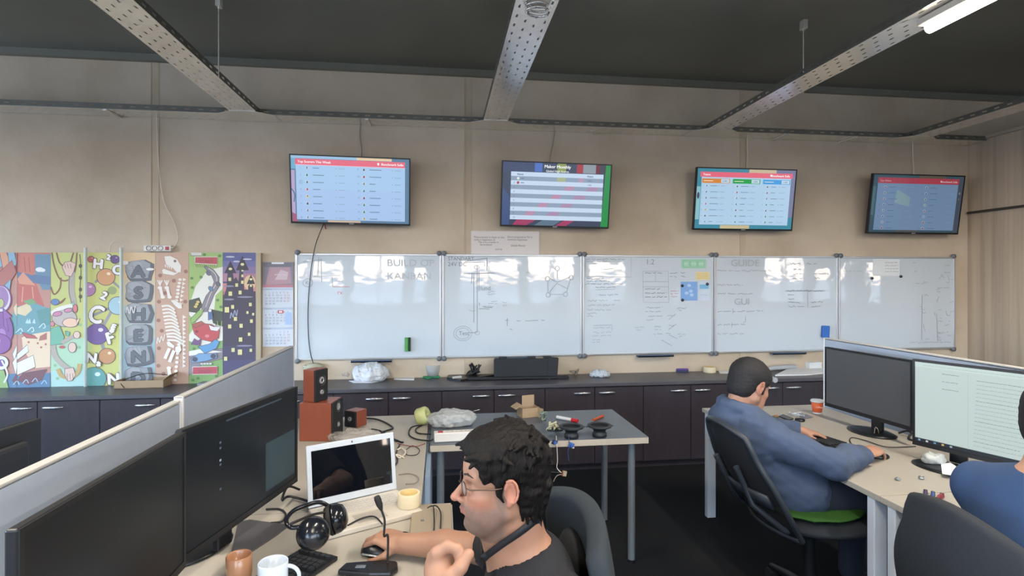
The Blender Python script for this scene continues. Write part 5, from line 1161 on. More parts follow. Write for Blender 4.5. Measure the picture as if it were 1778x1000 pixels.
# the one beyond the left partition, seen from behind
q0 = U(60, 727, zc=1.72); q1 = U(0, 744, zc=1.60)
dv = (q1 - q0); dv.z = 0; dv = dv.normalized()
c1_ = Vector((q0.x, q0.y, 0)); c0_ = c1_ + dv * .56
monitor('dark monitor seen from behind beyond the left partition', (c1_.x, c1_.y), (c0_.x, c0_.y), 1.165, .34, 0, dark, M_mdark, bcol=M_blkm)

# ================================================================== OFFICE CHAIRS
M_mesh = mat('chair_mesh', '#16181b', .8, alpha=.72, var=.1); M_cfr = mat('chair_frame', '#2e343c', .45); M_cfab = mat('chair_fabric', '#23282f', .85, bump=.2, bscale=300)
M_cfabb = mat('chair_fabric_blue', '#222a31', .85, bump=.2, bscale=300); M_green = mat('green_cushion', '#33611f', .8, bump=.2, bscale=200)
def office_chair(label, loc, ang, back_w=.48, back_h=.56, back_z=.52, recline=.18, seat_m=None, back='mesh', back_m=None, arms=True, seat_z=.47):
    """local: the sitter faces +x; backrest at -x"""
    t = thing('office_chair', label, 'office chair', loc, ang, 'black office chairs')
    m = MB(); m.cyl((0, 0, .10), (0, 0, seat_z - .07), .028, n=16); m.cyl((0, 0, .07), (0, 0, .12), .05, n=16); m.build('gas_column', M_blk, t)
    for k in range(5):
        a = 2 * PI * k / 5 + .3; e = Vector((math.cos(a) * .3, math.sin(a) * .3, .065))
        m = MB(); m.tube([(math.cos(a) * .04, math.sin(a) * .04, .10), (math.cos(a) * .17, math.sin(a) * .17, .09), e], .02, 8, rr=[.028, .022, .016]); g = m.build('base_arm', M_blk, t)
        c = Vector((-math.sin(a), math.cos(a), 0)); MB().cyl(e + c * .022 + Vector((0, 0, -.037)), e - c * .022 + Vector((0, 0, -.037)), .028, n=16).build('caster', M_blkm, g)
    s = SDF((-.30, -.30, -.08), (.30, .30, .08), .011); s.ell((0, 0, 0), (.255, .25, .05), None, 0); s.ell((.1, 0, -.005), (.16, .235, .042), None, .03)
    o = s.build('seat', seat_m or M_cfab, t); o.location = (.0, 0, seat_z)
    MB().bb((-.16, -.10, -.075), (.12, .10, -.04)).build('seat_plate', M_blk, t, loc=(0, 0, seat_z))
    # backrest sheet: curved grid
    nu, nv = 17, 19
    def bp(u, v, off=0):      # u -1..1 across, v 0..1 up
        hw_ = back_w / 2 * (0.80 + .20 * math.sin(PI * min(1, v * 1.15 + .1))) * (1 if v < .8 else math.sqrt(max(0.0, 1 - ((v - .8) / .2) ** 2 * .25)))
        y = u * hw_; z = back_z + v * back_h - (.045 * (u * u) if v > .5 else 0) * ((v - .5) * 2)
        x = -.235 - recline * v * back_h + .05 * u * u - .05 * math.cos(v * PI * 1.1) * 0 + .03 * math.sin(v * PI) * -1 + .0
        return Vector((x + off, y, z))
    th = .012 if back == 'mesh' else .05
    vs = [bp(-1 + 2 * i / (nu - 1), j / (nv - 1)) for j in range(nv) for i in range(nu)]
    m = MB(); m.add(vs, [(j * nu + i, j * nu + i + 1, (j + 1) * nu + i + 1, (j + 1) * nu + i) for j in range(nv - 1) for i in range(nu - 1)], True)
    if back == 'mesh':
        m.build('backrest_mesh', M_mesh, t, solid=.004)
        ring = [bp(-1, j / (nv - 1)) for j in range(nv)] + [bp(-1 + 2 * i / (nu - 1), 1) for i in range(1, nu)] + [bp(1, 1 - j / (nv - 1)) for j in range(1, nv)] + [bp(1 - 2 * i / (nu - 1), 0) for i in range(1, nu)] 
        ring.append(ring[0]); MB().tube(ring, .013, 8).build('backrest_frame', M_cfr, t)
        ls = MB(); ls.add([bp(u, v, -.02) for v in (.30, .36, .42) for u in (-.85, -.5, 0, .5, .85)], [(j * 5 + i, j * 5 + i + 1, (j + 1) * 5 + i + 1, (j + 1) * 5 + i) for j in range(2) for i in range(4)], True); ls.build('lumbar_band', M_cfr, t, solid=.012)
        for sy in (-.32, .32): MB().tube([(-.12, sy * .3, seat_z - .05), (-.26, sy * .55, seat_z + .02), bp(sy, .25, -.03), bp(sy * 1.3, .62, -.025)], .014, 8).build('back_support', M_cfr, t)
    else:
        o = m.build('backrest', back_m or M_cfab, t, solid=th); o.modifiers['thickness'].offset = 0
        md = o.modifiers.new('bevel', 'BEVEL'); md.width = .018; md.segments = 3; md.limit_method = 'ANGLE'; md.angle_limit = math.radians(50)
        MB().tube([(-.12, 0, seat_z - .05), (-.27, 0, seat_z - .02), bp(0, .1, -.05), bp(0, .5, -.045)], .025, 10).build('back_support', M_blk, t)
        if back == 'pad':
            s = SDF((-.06, -.2, -.2), (.06, .2, .2), .01); s.ell((0, 0, 0), (.04, .12, .16), None, 0); o = s.build('black_oval', mat('oval_black', '#0c0d10', .9), t); o.location = bp(-.15, .55, .045)  # black oval form set against the front of the backrest
    if arms:
        for sy in (-1, 1):
            MB().tube([(.02, sy * .2, seat_z - .05), (.02, sy * .29, seat_z - .03), (.0, sy * .29, seat_z + .18)], .014, 8).build('arm_post', M_blk, t)
            MB().bb((-.10, sy * .29 - .035, seat_z + .18), (.14, sy * .29 + .035, seat_z + .205)).build('armrest', M_blkm, t, bevel=.01)
    return t
office_chair('high-backed blue-grey office chair of the man in glasses', (.118, 1.34, 0), PI + .06, .56, .56, .485, .02, back='pad', back_m=M_cfabb, arms=False)
office_chair('black mesh office chair of the man in the blue hoodie', (1.76, 2.45, 0), .03, .46, .50, .44, .50, arms=False)
office_chair('black office chair at the lower right, seen from behind its dark backrest', (1.73, 1.37, 0), -.12, .54, .50, .455, .10, back='cloth', arms=False)
office_chair('black office chair beyond the left partition, only an edge showing', (-2.25, 2.78, 0), -.5, .46, .5, .5, .1, arms=True)
o = crumple('green_cushion', 'green cushion edge on the seat of the hooded man', 'cushion', (1.76, 2.44, .512), (.23, .21, .03), .011, M_green, 2, .004, 30, flat=0)

# ================================================================== LEFT DESK THINGS
def dp(px, py, dz=0.0): return U(px, py, z=DZ + dz)
# laptop
M_lap = mat('laptop_white', '#c3ccd6', .35, var=.02); M_lapb = mat('laptop_base', '#c4beb4', .4, var=.02)
hl = U(535, 884, z=DZ + .02); hr = U(689, 849, z=DZ + .02)
hd = (hr - hl); Lw = .385; hdn = hd.normalized(); ang = math.atan2(hd.y, hd.x)
t = thing('laptop', 'open white laptop with a dark screen on the left desk', 'laptop', ((hl.x + hr.x) / 2, (hl.y + hr.y) / 2, DZ + .001), ang)
Lw = hd.length; scl = Lw
LD = .25; LH = .228
MB().bb((-Lw / 2, -LD, 0), (Lw / 2, 0, .019)).build('laptop_base', M_lapb, t, bevel=.004)
kb = MB()
for r_ in range(5):
    for c in range(14): kb.bb((-Lw * .42 + c * Lw * .06, -.125 + r_ * .021, .019), (-Lw * .42 + c * Lw * .06 + Lw * .052, -.125 + r_ * .021 + .017, .0205))
kk = kb.build('laptop_keyboard', mat('key_pale', '#b8b6b2', .6), t)
tp_ = MB(); tp_.bb((-.06, -.225, .0188), (.05, -.15, .0196)); tp_.build('trackpad', mat('trackpad', '#a8a49c', .3), t)
lid = bpy.data.objects.new('screen_lid', None)
LT = math.radians(-9)
b = MB(); b.bb((-Lw / 2, 0, 0), (Lw / 2, .008, LH)); ld = b.build('screen_lid', M_lap, t, loc=(0, -.002, .02), rot=(LT, 0, 0), bevel=.004, seg=3)
a = Art(Lw - .036, LH - .05); a.rect(0, 0, a.w, a.h, '#0b0f16'); a.build('screen_picture', attr_mat('laptop_glass', .03, emit=.05, spec=.9), ld, loc=(-Lw / 2 + .018, -.0008, .028))
MB().lathe([(0, 0), (.003, 0), (.003, .001), (0, .001)], (0, -.001, LH - .011), 10, Matrix.Rotation(PI / 2, 3, 'X')).build('camera_dot', M_blk, ld)
tapec = U(707, 884, z=DZ + .02)
tape('cream tape roll with a yellow core standing on the right end of the laptop', Vector((tapec.x + .005, tapec.y + .03, DZ + .021)), .042, .029, .050, '#c4b797', '#c9a82c')
# monitor leads left of the laptop
cable('black plug leads behind the laptop, left of its lid', [dp(560, 878, .01), dp(505, 862, .02), dp(490, 868, .03), dp(500, 845, .05), dp(520, 850, .02)], .005)
cable('black lead curling on the desk beside the big monitor', [dp(462, 884, .005), dp(485, 884, .005), dp(496, 893, .005), dp(490, 905, .005), dp(470, 908, .005)], .004)
# headphones
p = dp(545, 948); t = thing('headphones', 'large black headphones lying over the keyboard and the laptop corner', 'headphones', (p.x, p.y, DZ + .03), .5)
M_hp = mat('headphone_gloss', '#14181f', .18, var=.02); M_pad = mat('ear_pad', '#1a1718', .7)
def cup_(c, ax_, name='ear_cup'):
    ax_ = Vector(ax_).normalized(); Q = ax_.to_track_quat('Z', 'Y').to_matrix()
    g = MB().lathe([(0, .035), (.02, .034), (.036, .026), (.044, .01), (.046, -.002), (.044, -.008), (0, -.008)], c, 32, Q).build(name, M_hp, t)
    MB().lathe([(.046, -.008), (.047, -.018), (.040, -.028), (.026, -.026), (.02, -.014), (0, -.012)], c, 32, Q).build('ear_cushion', M_pad, g)
def toloc(w): return Matrix.Rotation(-.5, 3, 'Z') @ (Vector(w) - Vector(t.location))
c1 = toloc(U(545, 926, zc=1.60)); c2 = toloc(U(583, 900, zc=1.74))
cup_(c1, (-.1, -.9, .35)); cup_(c2, (.75, -.35, .2))
hb0 = toloc(U(556, 917, zc=1.62)); pts_ = [toloc(U(*q[:2], zc=q[2])) for q in ((540, 910, 1.62), (508, 916, 1.60), (497, 905, 1.62), (508, 888, 1.66), (530, 878, 1.70), (556, 872, 1.73), (578, 884, 1.75))]
MB().curve(pts_, .0065, 8, 8).build('headband', M_hp, t)
MB().curve([toloc(U(*q[:2], zc=q[2])) for q in ((576, 888, 1.73), (545, 893, 1.68), (515, 905, 1.62), (500, 912, 1.60))], .004, 8, 8).build('headband_rail', M_pad, t)
# keyboard
def keyboard(label, c, ang, w=.44, d=.14, cols=21, group='black keyboards'):
    t = thing('keyboard', label, 'keyboard', c, ang, group)
    MB().bb((-w / 2, -d / 2, 0), (w / 2, d / 2, .014)).build('keyboard_body', M_blk, t, bevel=.004)
    k = MB(); st = (w - .02) / cols
    for r_ in range(6):
        for q in range(cols):
            if q in (15, 19) : continue
            k.bb((-w / 2 + .01 + q * st, d / 2 - .03 - r_ * .021, .014), (-w / 2 + .01 + q * st + st * .84, d / 2 - .013 - r_ * .021, .021))
    g = k.build('keys', mat('key_black', '#24282d', .6), t); return t
keyboard('black keyboard under the headphones, behind the white mug', (-.485, 1.633, DZ + .001), math.radians(60), .42, .145)
# dark flat mat piece beyond the keyboard
sheetpx('dark grey document holder lying between the monitor and the keyboard', [(413, 906), (434, 902), (502, 911), (480, 928), (428, 962), (398, 975)], z=DZ, th=.006, m=mat('holder_grey', '#4c4b4e', .45), name='document_holder', cat='holder')
# gooseneck microphone
p = dp(660, 992); t = thing('desk_microphone', 'black gooseneck desk microphone in front of the mouse', 'microphone', (p.x, p.y, DZ + .001), -.15)
b = MB(); b.prism([(-.12, -.03), (-.02, -.045), (.042, -.042), (.056, -.01), (.046, .028), (0, .036), (-.11, .016)], 0, .018); b.build('microphone_base', M_blk, t, bevel=.006)
b = MB(); b.bb((-.07, -.02, .018), (-.04, -.006, .0215)); b.build('talk_button', M_grey, t, bevel=.001)
sp = [(.02, .01, .02), (.021, .01, .10)]
w_ = [U(667, 930, zc=1.62), U(668, 905, zc=1.62), U(664, 890, zc=1.62), U(659, 876, zc=1.62)]
R0 = Matrix.Rotation(.15, 3, 'Z')
sp += [R0 @ (q - Vector(t.location)) for q in w_]
MB().curve(sp, .0035, 8, 8).build('gooseneck', M_blkm, t)
tip = sp[-1]; d_ = (sp[-1] - sp[-2]).normalized(); Q = d_.to_track_quat('Z', 'Y').to_matrix()
MB().lathe([(.003, -.02), (.006, -.012), (.0095, .0), (.010, .018), (.008, .026), (0, .028)], tip, 18, Q).build('microphone_head', M_blkm, t)
# mugs
def mug(label, c, r, h, m, handle=True, taper=1.0, hang=0.0, name='mug', wall=.004, group=None):
    t = thing(name, label, 'mug', c, hang, group)
    MB().lathe([(0, 0), (r * .82 * taper, 0), (r * .9 * taper, .004), (r, h * .35), (r, h - .002), (r - wall * .5, h), (r - wall, h - .003), (r - wall, .012), (0, .010)], n=40).build('mug_body', m, t)
    if handle:
        MB().tube([Vector((r - .002 + .032 * math.sin(a), 0, h * .52 - .030 * math.cos(a))) for a in np.linspace(0, PI, 18)], .0055, 10).build('handle', m, t)
    return t
M_mug = mat('glazed_white', '#c3cfdd', .15, var=.0, coat=.3); M_clay = mat('glazed_clay', '#b58463', .25, var=.08, coat=.3)
mug('white ceramic mug at the bottom edge, beside the keyboard', U(474, 1033, z=DZ + .001), .040, .094, M_mug, hang=.0)
mug('small brown clay cup left of the white mug', U(415, 1012, z=DZ + .001), .035, .082, M_clay, handle=False, name='clay_cup')
# beige case and its leads by the arm
a_ = dp(722, 879); 
t = thing('beige_case', 'flat beige case at the right end of the near left desk', 'case', (-.03, 1.965, DZ + .001))
MB().bb((-.075, -.17, 0), (.07, .17, .018)).build('case_body', mat('case_beige', '#958a79', .5, var=.03), t, bevel=.003); MB().bb((-.04, .02, .018), (-.028, .03, .0205)).build('latch', M_grey, t)
cable('black headset lead crossing the beige case', [dp(745, 880, .03), dp(757, 878, .035), dp(765, 890, .03), dp(765, 915, .024), dp(764, 940, .023)], .0025)
cable('second black lead across the beige case', [dp(742, 882, .03), dp(752, 879, .035), dp(754, 905, .024), dp(752, 938, .023)], .0022)
cable('thin black lead running from the mouse to a plug on the beige case', [dp(684, 925, .006), dp(705, 924, .006), dp(716, 930, .006), dp(735, 931, .023), dp(760, 929, .024), dp(774, 926, .024)], .002)
cable('dark lead lying on the laptop below its lid', [dp(604, 912, .024), dp(628, 900, .025), dp(650, 897, .03), dp(664, 910, .024)], .003)
# ------------------------------------------------ speakers
M_or = mat('cherry_veneer', '#8a4a36', .4, var=.06, stretch=(4, 4, 1)); M_cone = mat('cone_silver', '#b9bcc0', .3, .4, var=0)
def speaker(label, c, w, d, h, ang, cones, group='orange wooden speakers'):
    """front face is local -y"""
    t = thing('speaker', label, 'speaker', c, ang, group)
    MB().bb((-w / 2, -d / 2 + .012, 0), (w / 2, d / 2, h)).build('wood_cabinet', M_or, t, bevel=.002)
    MB().bb((-w / 2 + .001, -d / 2, .001), (w / 2 - .001, -d / 2 + .012, h - .001)).build('front_baffle', M_blkm, t, bevel=.003)
    for x, z, r in cones:
        MB().lathe([(r, 0), (r * .93, -.006), (r * .8, -.004), (r * .4, .006), (r * .34, .0), (r * .2, -.008), (0, -.010)], (x, -d / 2 - .001, z), 28, Matrix.Rotation(-PI / 2, 3, 'X') @ Matrix.Scale(-1, 3, (0, 0, 1))).build('speaker_cone', M_cone, t)
    return t
sa = math.radians(62)      # baffles look towards the right
s0 = dp(548, 768)
speaker('big orange wooden subwoofer box under the small speaker', Vector((-.655, 3.18, DZ + .001)), .17, .185, .205, math.radians(82), ((.0, .17, .03), (.0, .07, .018)))
speaker('small orange speaker standing on top of the subwoofer box', Vector((-.685, 3.17, DZ + .207)), .10, .085, .175, math.radians(60), ((0, .115, .028), (0, .05, .018)))
speaker('small orange speaker lying beside the subwoofer box', Vector((-.505, 3.40, DZ + .001)), .085, .10, .095, math.radians(-32), ((.0, .05, .018),))
crumple('clear_bag', 'clear crumpled plastic bag in front of the orange speakers', 'bag', dp(614, 764), (.14, .09, .05), .006, M_bagt, 31, .009, 55)
cable('black cable wandering over the far left desk behind the laptop', [dp(620, 726, .006), dp(655, 728, .006), dp(682, 742, .006), dp(670, 748, .006), dp(664, 752, .006), dp(692, 766, .006), dp(700, 768, .008)], .005)
cable('black power lead with a plug behind the laptop', [dp(645, 745, .02), dp(660, 748, .006), dp(675, 757, .006), dp(688, 766, .006)], .005)
cable('black cable loop beside the bagged roll', [dp(730, 738, .006), dp(714, 742, .006), dp(710, 754, .006), dp(722, 762, .006), dp(746, 765, .02), dp(752, 762, .03)], .004)
cable('second black cable loop below the bagged roll', [dp(733, 738, .006), dp(722, 745, .006), dp(726, 752, .006), dp(748, 754, .012)], .004)
cable('red wire on the far left desk', [dp(690, 770, .004), dp(705, 773, .004), dp(722, 775, .004), dp(738, 770, .004)], .002, mat('red_wire', '#8e3a3c', .5))
cable('thin dark wire ring right of the laptop lid', [dp(706, 780, .004), dp(716, 774, .004), dp(728, 780, .004), dp(724, 789, .004), dp(708, 790, .004), dp(702, 782, .004)], .002)
cable('white lead coiled on the far left desk', [dp(688, 782, .004), dp(697, 778, .01), dp(704, 786, .01), dp(694, 795, .004), dp(688, 789, .012), dp(702, 795, .004)], .004, M_cw)
cable('grey wire lying on the desk right of the laptop lid', [dp(692, 824, .004), dp(710, 822, .004), dp(726, 828, .004), dp(722, 838, .004), dp(704, 840, .004)], .0025, M_cg)
cable('black lead between the laptop corner and the desk edge', [dp(694, 772, .004), dp(688, 786, .004), dp(690, 800, .004), dp(686, 808, .004)], .004)
# bagged roll and bag at the desk end
p = dp(737, 738); t = thing('bagged_roll', 'round yellow-green roll wrapped in clear plastic at the far end of the left desk', 'roll', (p.x - .01, p.y, DZ + .001))
MB().lathe([(.012, -.03), (.045, -.035), (.052, -.025), (.052, .025), (.045, .035), (.012, .03), (.012, -.03)], (0, 0, .054), 28, Matrix.Rotation(math.radians(70), 3, 'Y') @ Matrix.Rotation(.3, 3, 'X')).build('roll', mat('roll_green', '#b9bf86', .5), t)
crumple('clear_bag', 'clear crumpled bag between the yellow-green roll and the white power strip', 'bag', Vector((.06, 3.33, DZ)), (.15, .07, .095), .006, mat('bag_grey', '#b3b8ba', .3, bump=.5, bscale=60, alpha=.8), 33, .009, 55)
# ------------------------------------------------ grey table things
tz = DZ
def tp2(px, py, dz=0.0): return U(px, py, z=tz + dz)
p = tp2(781, 765); t = thing('power_strip', 'white power strip with a red switch at the left end of the grey table', 'power strip', (p.x + .02, p.y + .0, tz + .001), .06)
MB().bb((-.105, -.028, 0), (.13, .028, .05)).build('strip_body', mat('white_plastic', '#d9d6d2', .4), t, bevel=.005)
MB().bb((-.085, -.018, .05), (-.058, .0, .056)).build('switch', mat('switch_red', '#a8222c', .35), t, bevel=.001)
for k in range(3): MB().lathe([(.019, .0505), (.016, .0505), (.014, .044), (0, .044)], (-.02 + k * .05, 0, 0), 18).build('socket', mat('socket_grey', '#a9a6a2', .5), t)
p = tp2(918, 724); t = thing('cardboard_box', 'small open cardboard box on the grey table behind the man\'s hair', 'box', (p.x, p.y + .02, tz + .001), .25)
b = MB(); w, d, h = .12, .09, .06
for q in (((-w / 2, -d / 2, 0), (w / 2, d / 2, .003)), ((-w / 2, -d / 2, 0), (w / 2, -d / 2 + .003, h)), ((-w / 2, d / 2 - .003, 0), (w / 2, d / 2, h)), ((-w / 2, -d / 2, 0), (-w / 2 + .003, d / 2, h)), ((w / 2 - .003, -d / 2, 0), (w / 2, d / 2, h))): b.bb(*q)
b.build('box_walls', M_card, t)
MB().bb((-.025, d / 2 - .003, h), (w / 2, d / 2, h + .065)).build('flap', M_card, t); MB().box((-w / 2 - .022, 0, h + .012), (.05, d, .003), (0, -.5, 0)).build('flap', M_card, t); MB().box((w / 2 - .005, -.06, .03), (.003, .06, .06), (0, 0, .3)).build('flap', M_card, t)
def marker(label, a, b_, r, cb, cc, cat='marker', name='marker_pen'):
    a = Vector(a); b_ = Vector(b_); t = thing(name, label, cat, a); d = b_ - a
    MB().cyl((0, 0, 0), d * .72, r, n=16).build('barrel', mat('barrel_' + cb[1:], cb, .4), t); MB().cyl(d * .72, d, r * 1.12, r * 1.05, n=16).build('cap', mat('cap_' + cc[1:], cc, .4), t); return t
marker('white marker pen with a red cap beside the loudspeaker drivers', tp2(967, 724, .012), tp2(1003, 731, .012), .0105, '#d7d9dc', '#b3202c')
marker('orange marker lying on the grey table', tp2(1030, 729, .009), tp2(1047, 722, .009), .0085, '#b0532e', '#a84a28')
M_drv = mat('driver_black', '#20252b', .45); 
def driver(label, c):
    t = thing('loudspeaker_driver', label, 'loudspeaker driver', c, 0, 'bare loudspeaker drivers on the grey table')
    MB().lathe([(0, 0), (.036, 0), (.04, .004), (.04, .022), (.034, .026), (.034, .038), (.05, .052), (.068, .058), (.068, .063), (.058, .063), (.05, .056), (.03, .048), (.022, .05), (.012, .056), (0, .058)], n=36).build('basket_and_cone', M_drv, t)
    MB().lathe([(.056, .0635), (.066, .0635), (.0675, .066), (.056, .068), (.05, .062)], n=36).build('surround', mat('rubber', '#2e3338', .6), t)
    for s in (-1, 1): MB().bb((s * .066 - .012, -.006, .057), (s * .066 + .012, .006, .0605)).build('mounting_ear', M_drv, t)
    return t
driver('left black loudspeaker driver, beside the red marker cap', tp2(992, 760)); driver('right black loudspeaker driver, below the orange marker', tp2(1041, 758))
cs = tp2(958, 752)
tangle('heap of pale yellow wires on the grey table left of the drivers', cs, (.055, .04), 22, .004, mat('cream_wire', '#c6c2a0', .5), 'wire_tangle', 'wires', 13, .06)
tangle('dark leads among the pale wires on the grey table', cs + Vector((.02, .02, 0)), (.07, .04), 16, .005, M_ck, 'wire_tangle', 'wires', 14, .035)
tangle('green and grey leads behind the pale wires', tp2(942, 735), (.04, .03), 14, .005, mat('greygreen_wire', '#75877c', .5), 'wire_tangle', 'wires', 15, .06)
yf = 3.27 + TY0 - .012
def tw(px, py, dy=0.0): return U(px, py, Y=yf - dy)
cable('thin white wire hanging down from the grey table edge', [tp2(966, 757, .01), tw(966, 768), tw(967, 775), tw(968, 800), tw(967, 812), tw(975, 821)], .0022, M_cw)
cable('second thin wire at the grey table edge with a blue tail', [tp2(988, 752, .03), tw(988, 764), tw(989, 775), tw(986, 785), tw(988, 800)], .002, mat('blue_wire', '#34507c', .5))
cable('dark wire swinging out from the small connector below the table', [tw(979, 822), tw(966, 820), tw(950, 819)], .004)
cable('grey wire curling below the small connector', [tw(977, 823), tw(967, 826), tw(961, 836)], .0025, M_cg)
def pcb(label, c, s, col):
    t = thing('small_circuit_board', label, 'circuit board', c, .2); MB().box((0, 0, 0), (s, .004, s * .8), (0, .4, 0)).build('board_plate', mat('pcb_' + col[1:], col, .4), t); MB().cyl((0, -.002, 0), (0, -.014, 0), s * .3, n=14).build('component', mat('pcb_part', '#4663a8', .3), t); MB().box((.008, -.006, -.012), (.010, .008, .008)).build('plug', M_cw, t)
pcb('dark blue round sensor board hanging at the table edge', tw(963, 768, .004), .03, '#1f2746'); pcb('bright blue sensor board hanging right of the dark one', tw(992, 773, .004), .032, '#3a62b0')
t = thing('wire_connector', 'small pale connector dangling below the grey table', 'connector', tw(980, 822)); MB().box((0, 0, 0), (.022, .012, .026), (0, .2, 0)).build('housing', mat('conn_beige', '#a89a86', .5), t); MB().box((-.012, 0, 0), (.006, .012, .022), (0, .2, 0)).build('red_pins', mat('conn_red', '#8a4438', .5), t)
p = tp2(820, 716); t = thing('screwdriver', 'thin screwdriver at the back of the grey table', 'screwdriver', p + Vector((0, 0, .006))); MB().cyl((0, 0, 0), (.05, .03, .004), .003, n=8).build('shaft', M_hand, t); MB().cyl((-.04, -.024, 0), (0, 0, 0), .006, n=10).build('grip', M_blk, t)

# ================================================================== RIGHT DESK THINGS
p = dp(1419, 718); t = thing('paper_cup', 'orange paper cup with a white lid on the far right desk', 'cup', (p.x, p.y, DZ + .001))
MB().lathe([(0, 0), (.026, 0), (.036, .075), (0, .075)], n=32).build('cup_body', mat('cup_orange', '#e2683a', .5), t); MB().lathe([(.0245, -.0003), (.0268, .0), (.0275, .010), (.0268, .010)], n=32).build('white_band', mat('cup_white', '#dadcdc', .5), t); MB().lathe([(0, .075), (.037, .075), (.041, .077), (.041, .084), (.036, .09), (0, .088)], n=32).build('lid', mat('cup_white', '#dadcdc', .5), t)
a = Art(.04, .02); a.text(.02, 0, 'coffee', .016, '#f4c9b4', align='c', bold=.0006); a.build('cup_lettering', M_paper, t, loc=(-.02 - .018, -.0345, .045), rot=(0, 0, -.45))
ka = dp(1372, 742); kb_ = dp(1494, 790)
kd = kb_ - ka; keyboard('black keyboard in front of the hooded man', (2.03, 2.72, DZ + .001), math.radians(-78), .46, .16)
t = thing('computer_mouse', 'dark computer mouse under the hand of the hooded man', 'mouse', U(1529, 795, z=DZ + .001)); s = SDF((-.06, -.045, -.01), (.06, .045, .05), .004); s.ell((0, 0, .006), (.044, .028, .020), None, 0); s.cutplane((0, 0, 0), (0, 0, -1), .2); s.build('mouse_shell', M_blk, t)
t = thing('computer_mouse', 'black and silver computer mouse under the hand of the man in glasses', 'mouse', (-.205, 1.80, DZ + .001), 2.75); s = SDF((-.07, -.05, -.01), (.07, .05, .06), .004); s.ell((0, 0, .008), (.050, .029, .026), None, 0); s.cutplane((0, 0, 0), (0, 0, -1), .2); s.build('mouse_shell', M_blk, t)
MB().curve([(-.03, .0305, .012), (0, .0345, .014), (.03, .0305, .012)], .003).build('silver_strip', M_hand, t)
sheetpx('black smartphone among the small things on the far right desk', [(1352, 722), (1360, 719), (1378, 726), (1370, 729)], z=DZ, th=.008, m=M_blk, name='smartphone', cat='phone')
sheetpx('dark flat card left of the paper cup', [(1388, 723), (1400, 719), (1412, 724), (1400, 727)], z=DZ, th=.003, m=M_grey, name='card', cat='card')
p = dp(1389, 731); t = thing('black_pod', 'small black round gadget by the silver bits on the far right desk', 'gadget', p); MB().lathe([(0, 0), (.026, 0), (.03, .008), (.026, .016), (0, .018)], n=24).build('pod_body', M_blk, t)
tangle('silver keys and wire bits left of the paper cup', dp(1384, 722), (.06, .05), 16, .003, M_hand, 'key_bunch', 'keys', 17, .012)
t = thing('small_part', 'little orange and black module at the left end of the far right desk', 'gadget', dp(1345, 727)); MB().box((0, 0, .008), (.045, .03, .016), (0, 0, .4)).build('module_body', mat('mod_green', '#54605a', .5), t); MB().box((.006, -.006, .02), (.016, .012, .010), (0, 0, .4)).build('orange_block', mat('mod_orange', '#b5703a', .5), t)
sheetpx('white note paper at the edge of the hoodie sleeve', [(1398, 768), (1404, 762), (1428, 772), (1424, 776)], z=DZ, th=.002)
cable('thin black lead from the keyboard around the monitor base', [dp(1502, 792, .01), dp(1478, 770, .006), dp(1478, 760, .006), dp(1500, 764, .006), dp(1540, 776, .006), dp(1590, 775, .006)], .0025)
t = thing('sticky_note_pad', 'yellow sticky notes under the blank grey monitor', 'sticky notes', U(1555, 745, z=DZ + .001)); MB().box((0, 0, .019), (.003, .09, .038)).build('notes', mat('note_yellow', '#d8cf8c', .7), t)
cable('grey clip of wire on the base of the blank monitor', [dp(1518, 752, .03), dp(1520, 742, .06), dp(1524, 745, .06), dp(1526, 752, .03)], .002, M_cg)
cable('black leads bunched under the blank grey monitor', [dp(1560, 752, .01), dp(1574, 748, .03), dp(1582, 752, .03), dp(1578, 762, .006), dp(1600, 768, .006)], .006)
crumple('crumpled_paper', 'crumpled clear wrap under the bright document monitor', 'wrap', dp(1632, 808, .012) + Vector((0, .03, 0)), (.05, .04, .05), .005, mat('wrap_grey', '#aeb2b0', .4, bump=.4, bscale=60), 41, .008, 70)
sheetpx('white folded paper on the base of the document monitor', [(1634, 806), (1650, 803), (1683, 825), (1680, 829), (1636, 822)], z=DZ + .017, th=.003)
sheetpx('pale yellow note by the neck of the document monitor', [(1690, 808), (1716, 816), (1700, 820)], z=DZ + .002, th=.002, m=mat('note_yellow', '#d8cf8c', .7), name='sticky_note', cat='sticky note')
for px, py, lb in ((1559, 834, 'left of two little silver foil balls on the right desk'), (1600, 832, 'right of two little silver foil balls on the right desk')):
    crumple('foil_ball', lb, 'foil ball', dp(px, py), (.011, .010, .014), .0022, mat('foil', '#a9adb0', .25, .7), int(px) % 50, .0025, 300, group='foil balls on the right desk')
def clip(label, x0, y0, x1, y1, col):
    a = dp(x0, y0, .006); b_ = dp(x1, y1, .006); t = thing('hair_clip', label, 'clip', a, 0, 'small coloured clips on the right desk'); d = b_ - a
    n = Vector((-d.y, d.x, 0)).normalized()
    m_ = mat('clip_' + col[1:], col, .4)
    MB().tube([Vector((0, 0, 0)), d * .5 + n * .002, d], .006, 10, rr=[.0035, .007, .0085]).build('clip_arm', m_, t); MB().tube([Vector((0, 0, .008)), d * .6 + Vector((0, 0, .013)), d + Vector((0, 0, .006))], .005, 10, rr=[.003, .006, .006]).build('clip_arm', m_, t); MB().lathe([(0, -.004), (.007, -.004), (.007, .012), (0, .012)], d * .97, 14).build('hinge', M_blk, t)
clip('dark purple clip, left of the three coloured clips', 1606, 872, 1607, 855, '#43355c'); clip('blue-violet clip in the middle of the three coloured clips', 1619, 876, 1620, 858, '#3f4f8f'); clip('dark red clip, right of the three coloured clips', 1622, 876, 1636, 861, '#8a2536')
sheetpx('blue and white card at the sleeve of the person in the blue shirt', [(1630, 884), (1630, 878), (1644, 880), (1652, 896), (1640, 900)], z=DZ, th=.003, m=mat('card_blue', '#7f9cc0', .4), name='card', cat='card')
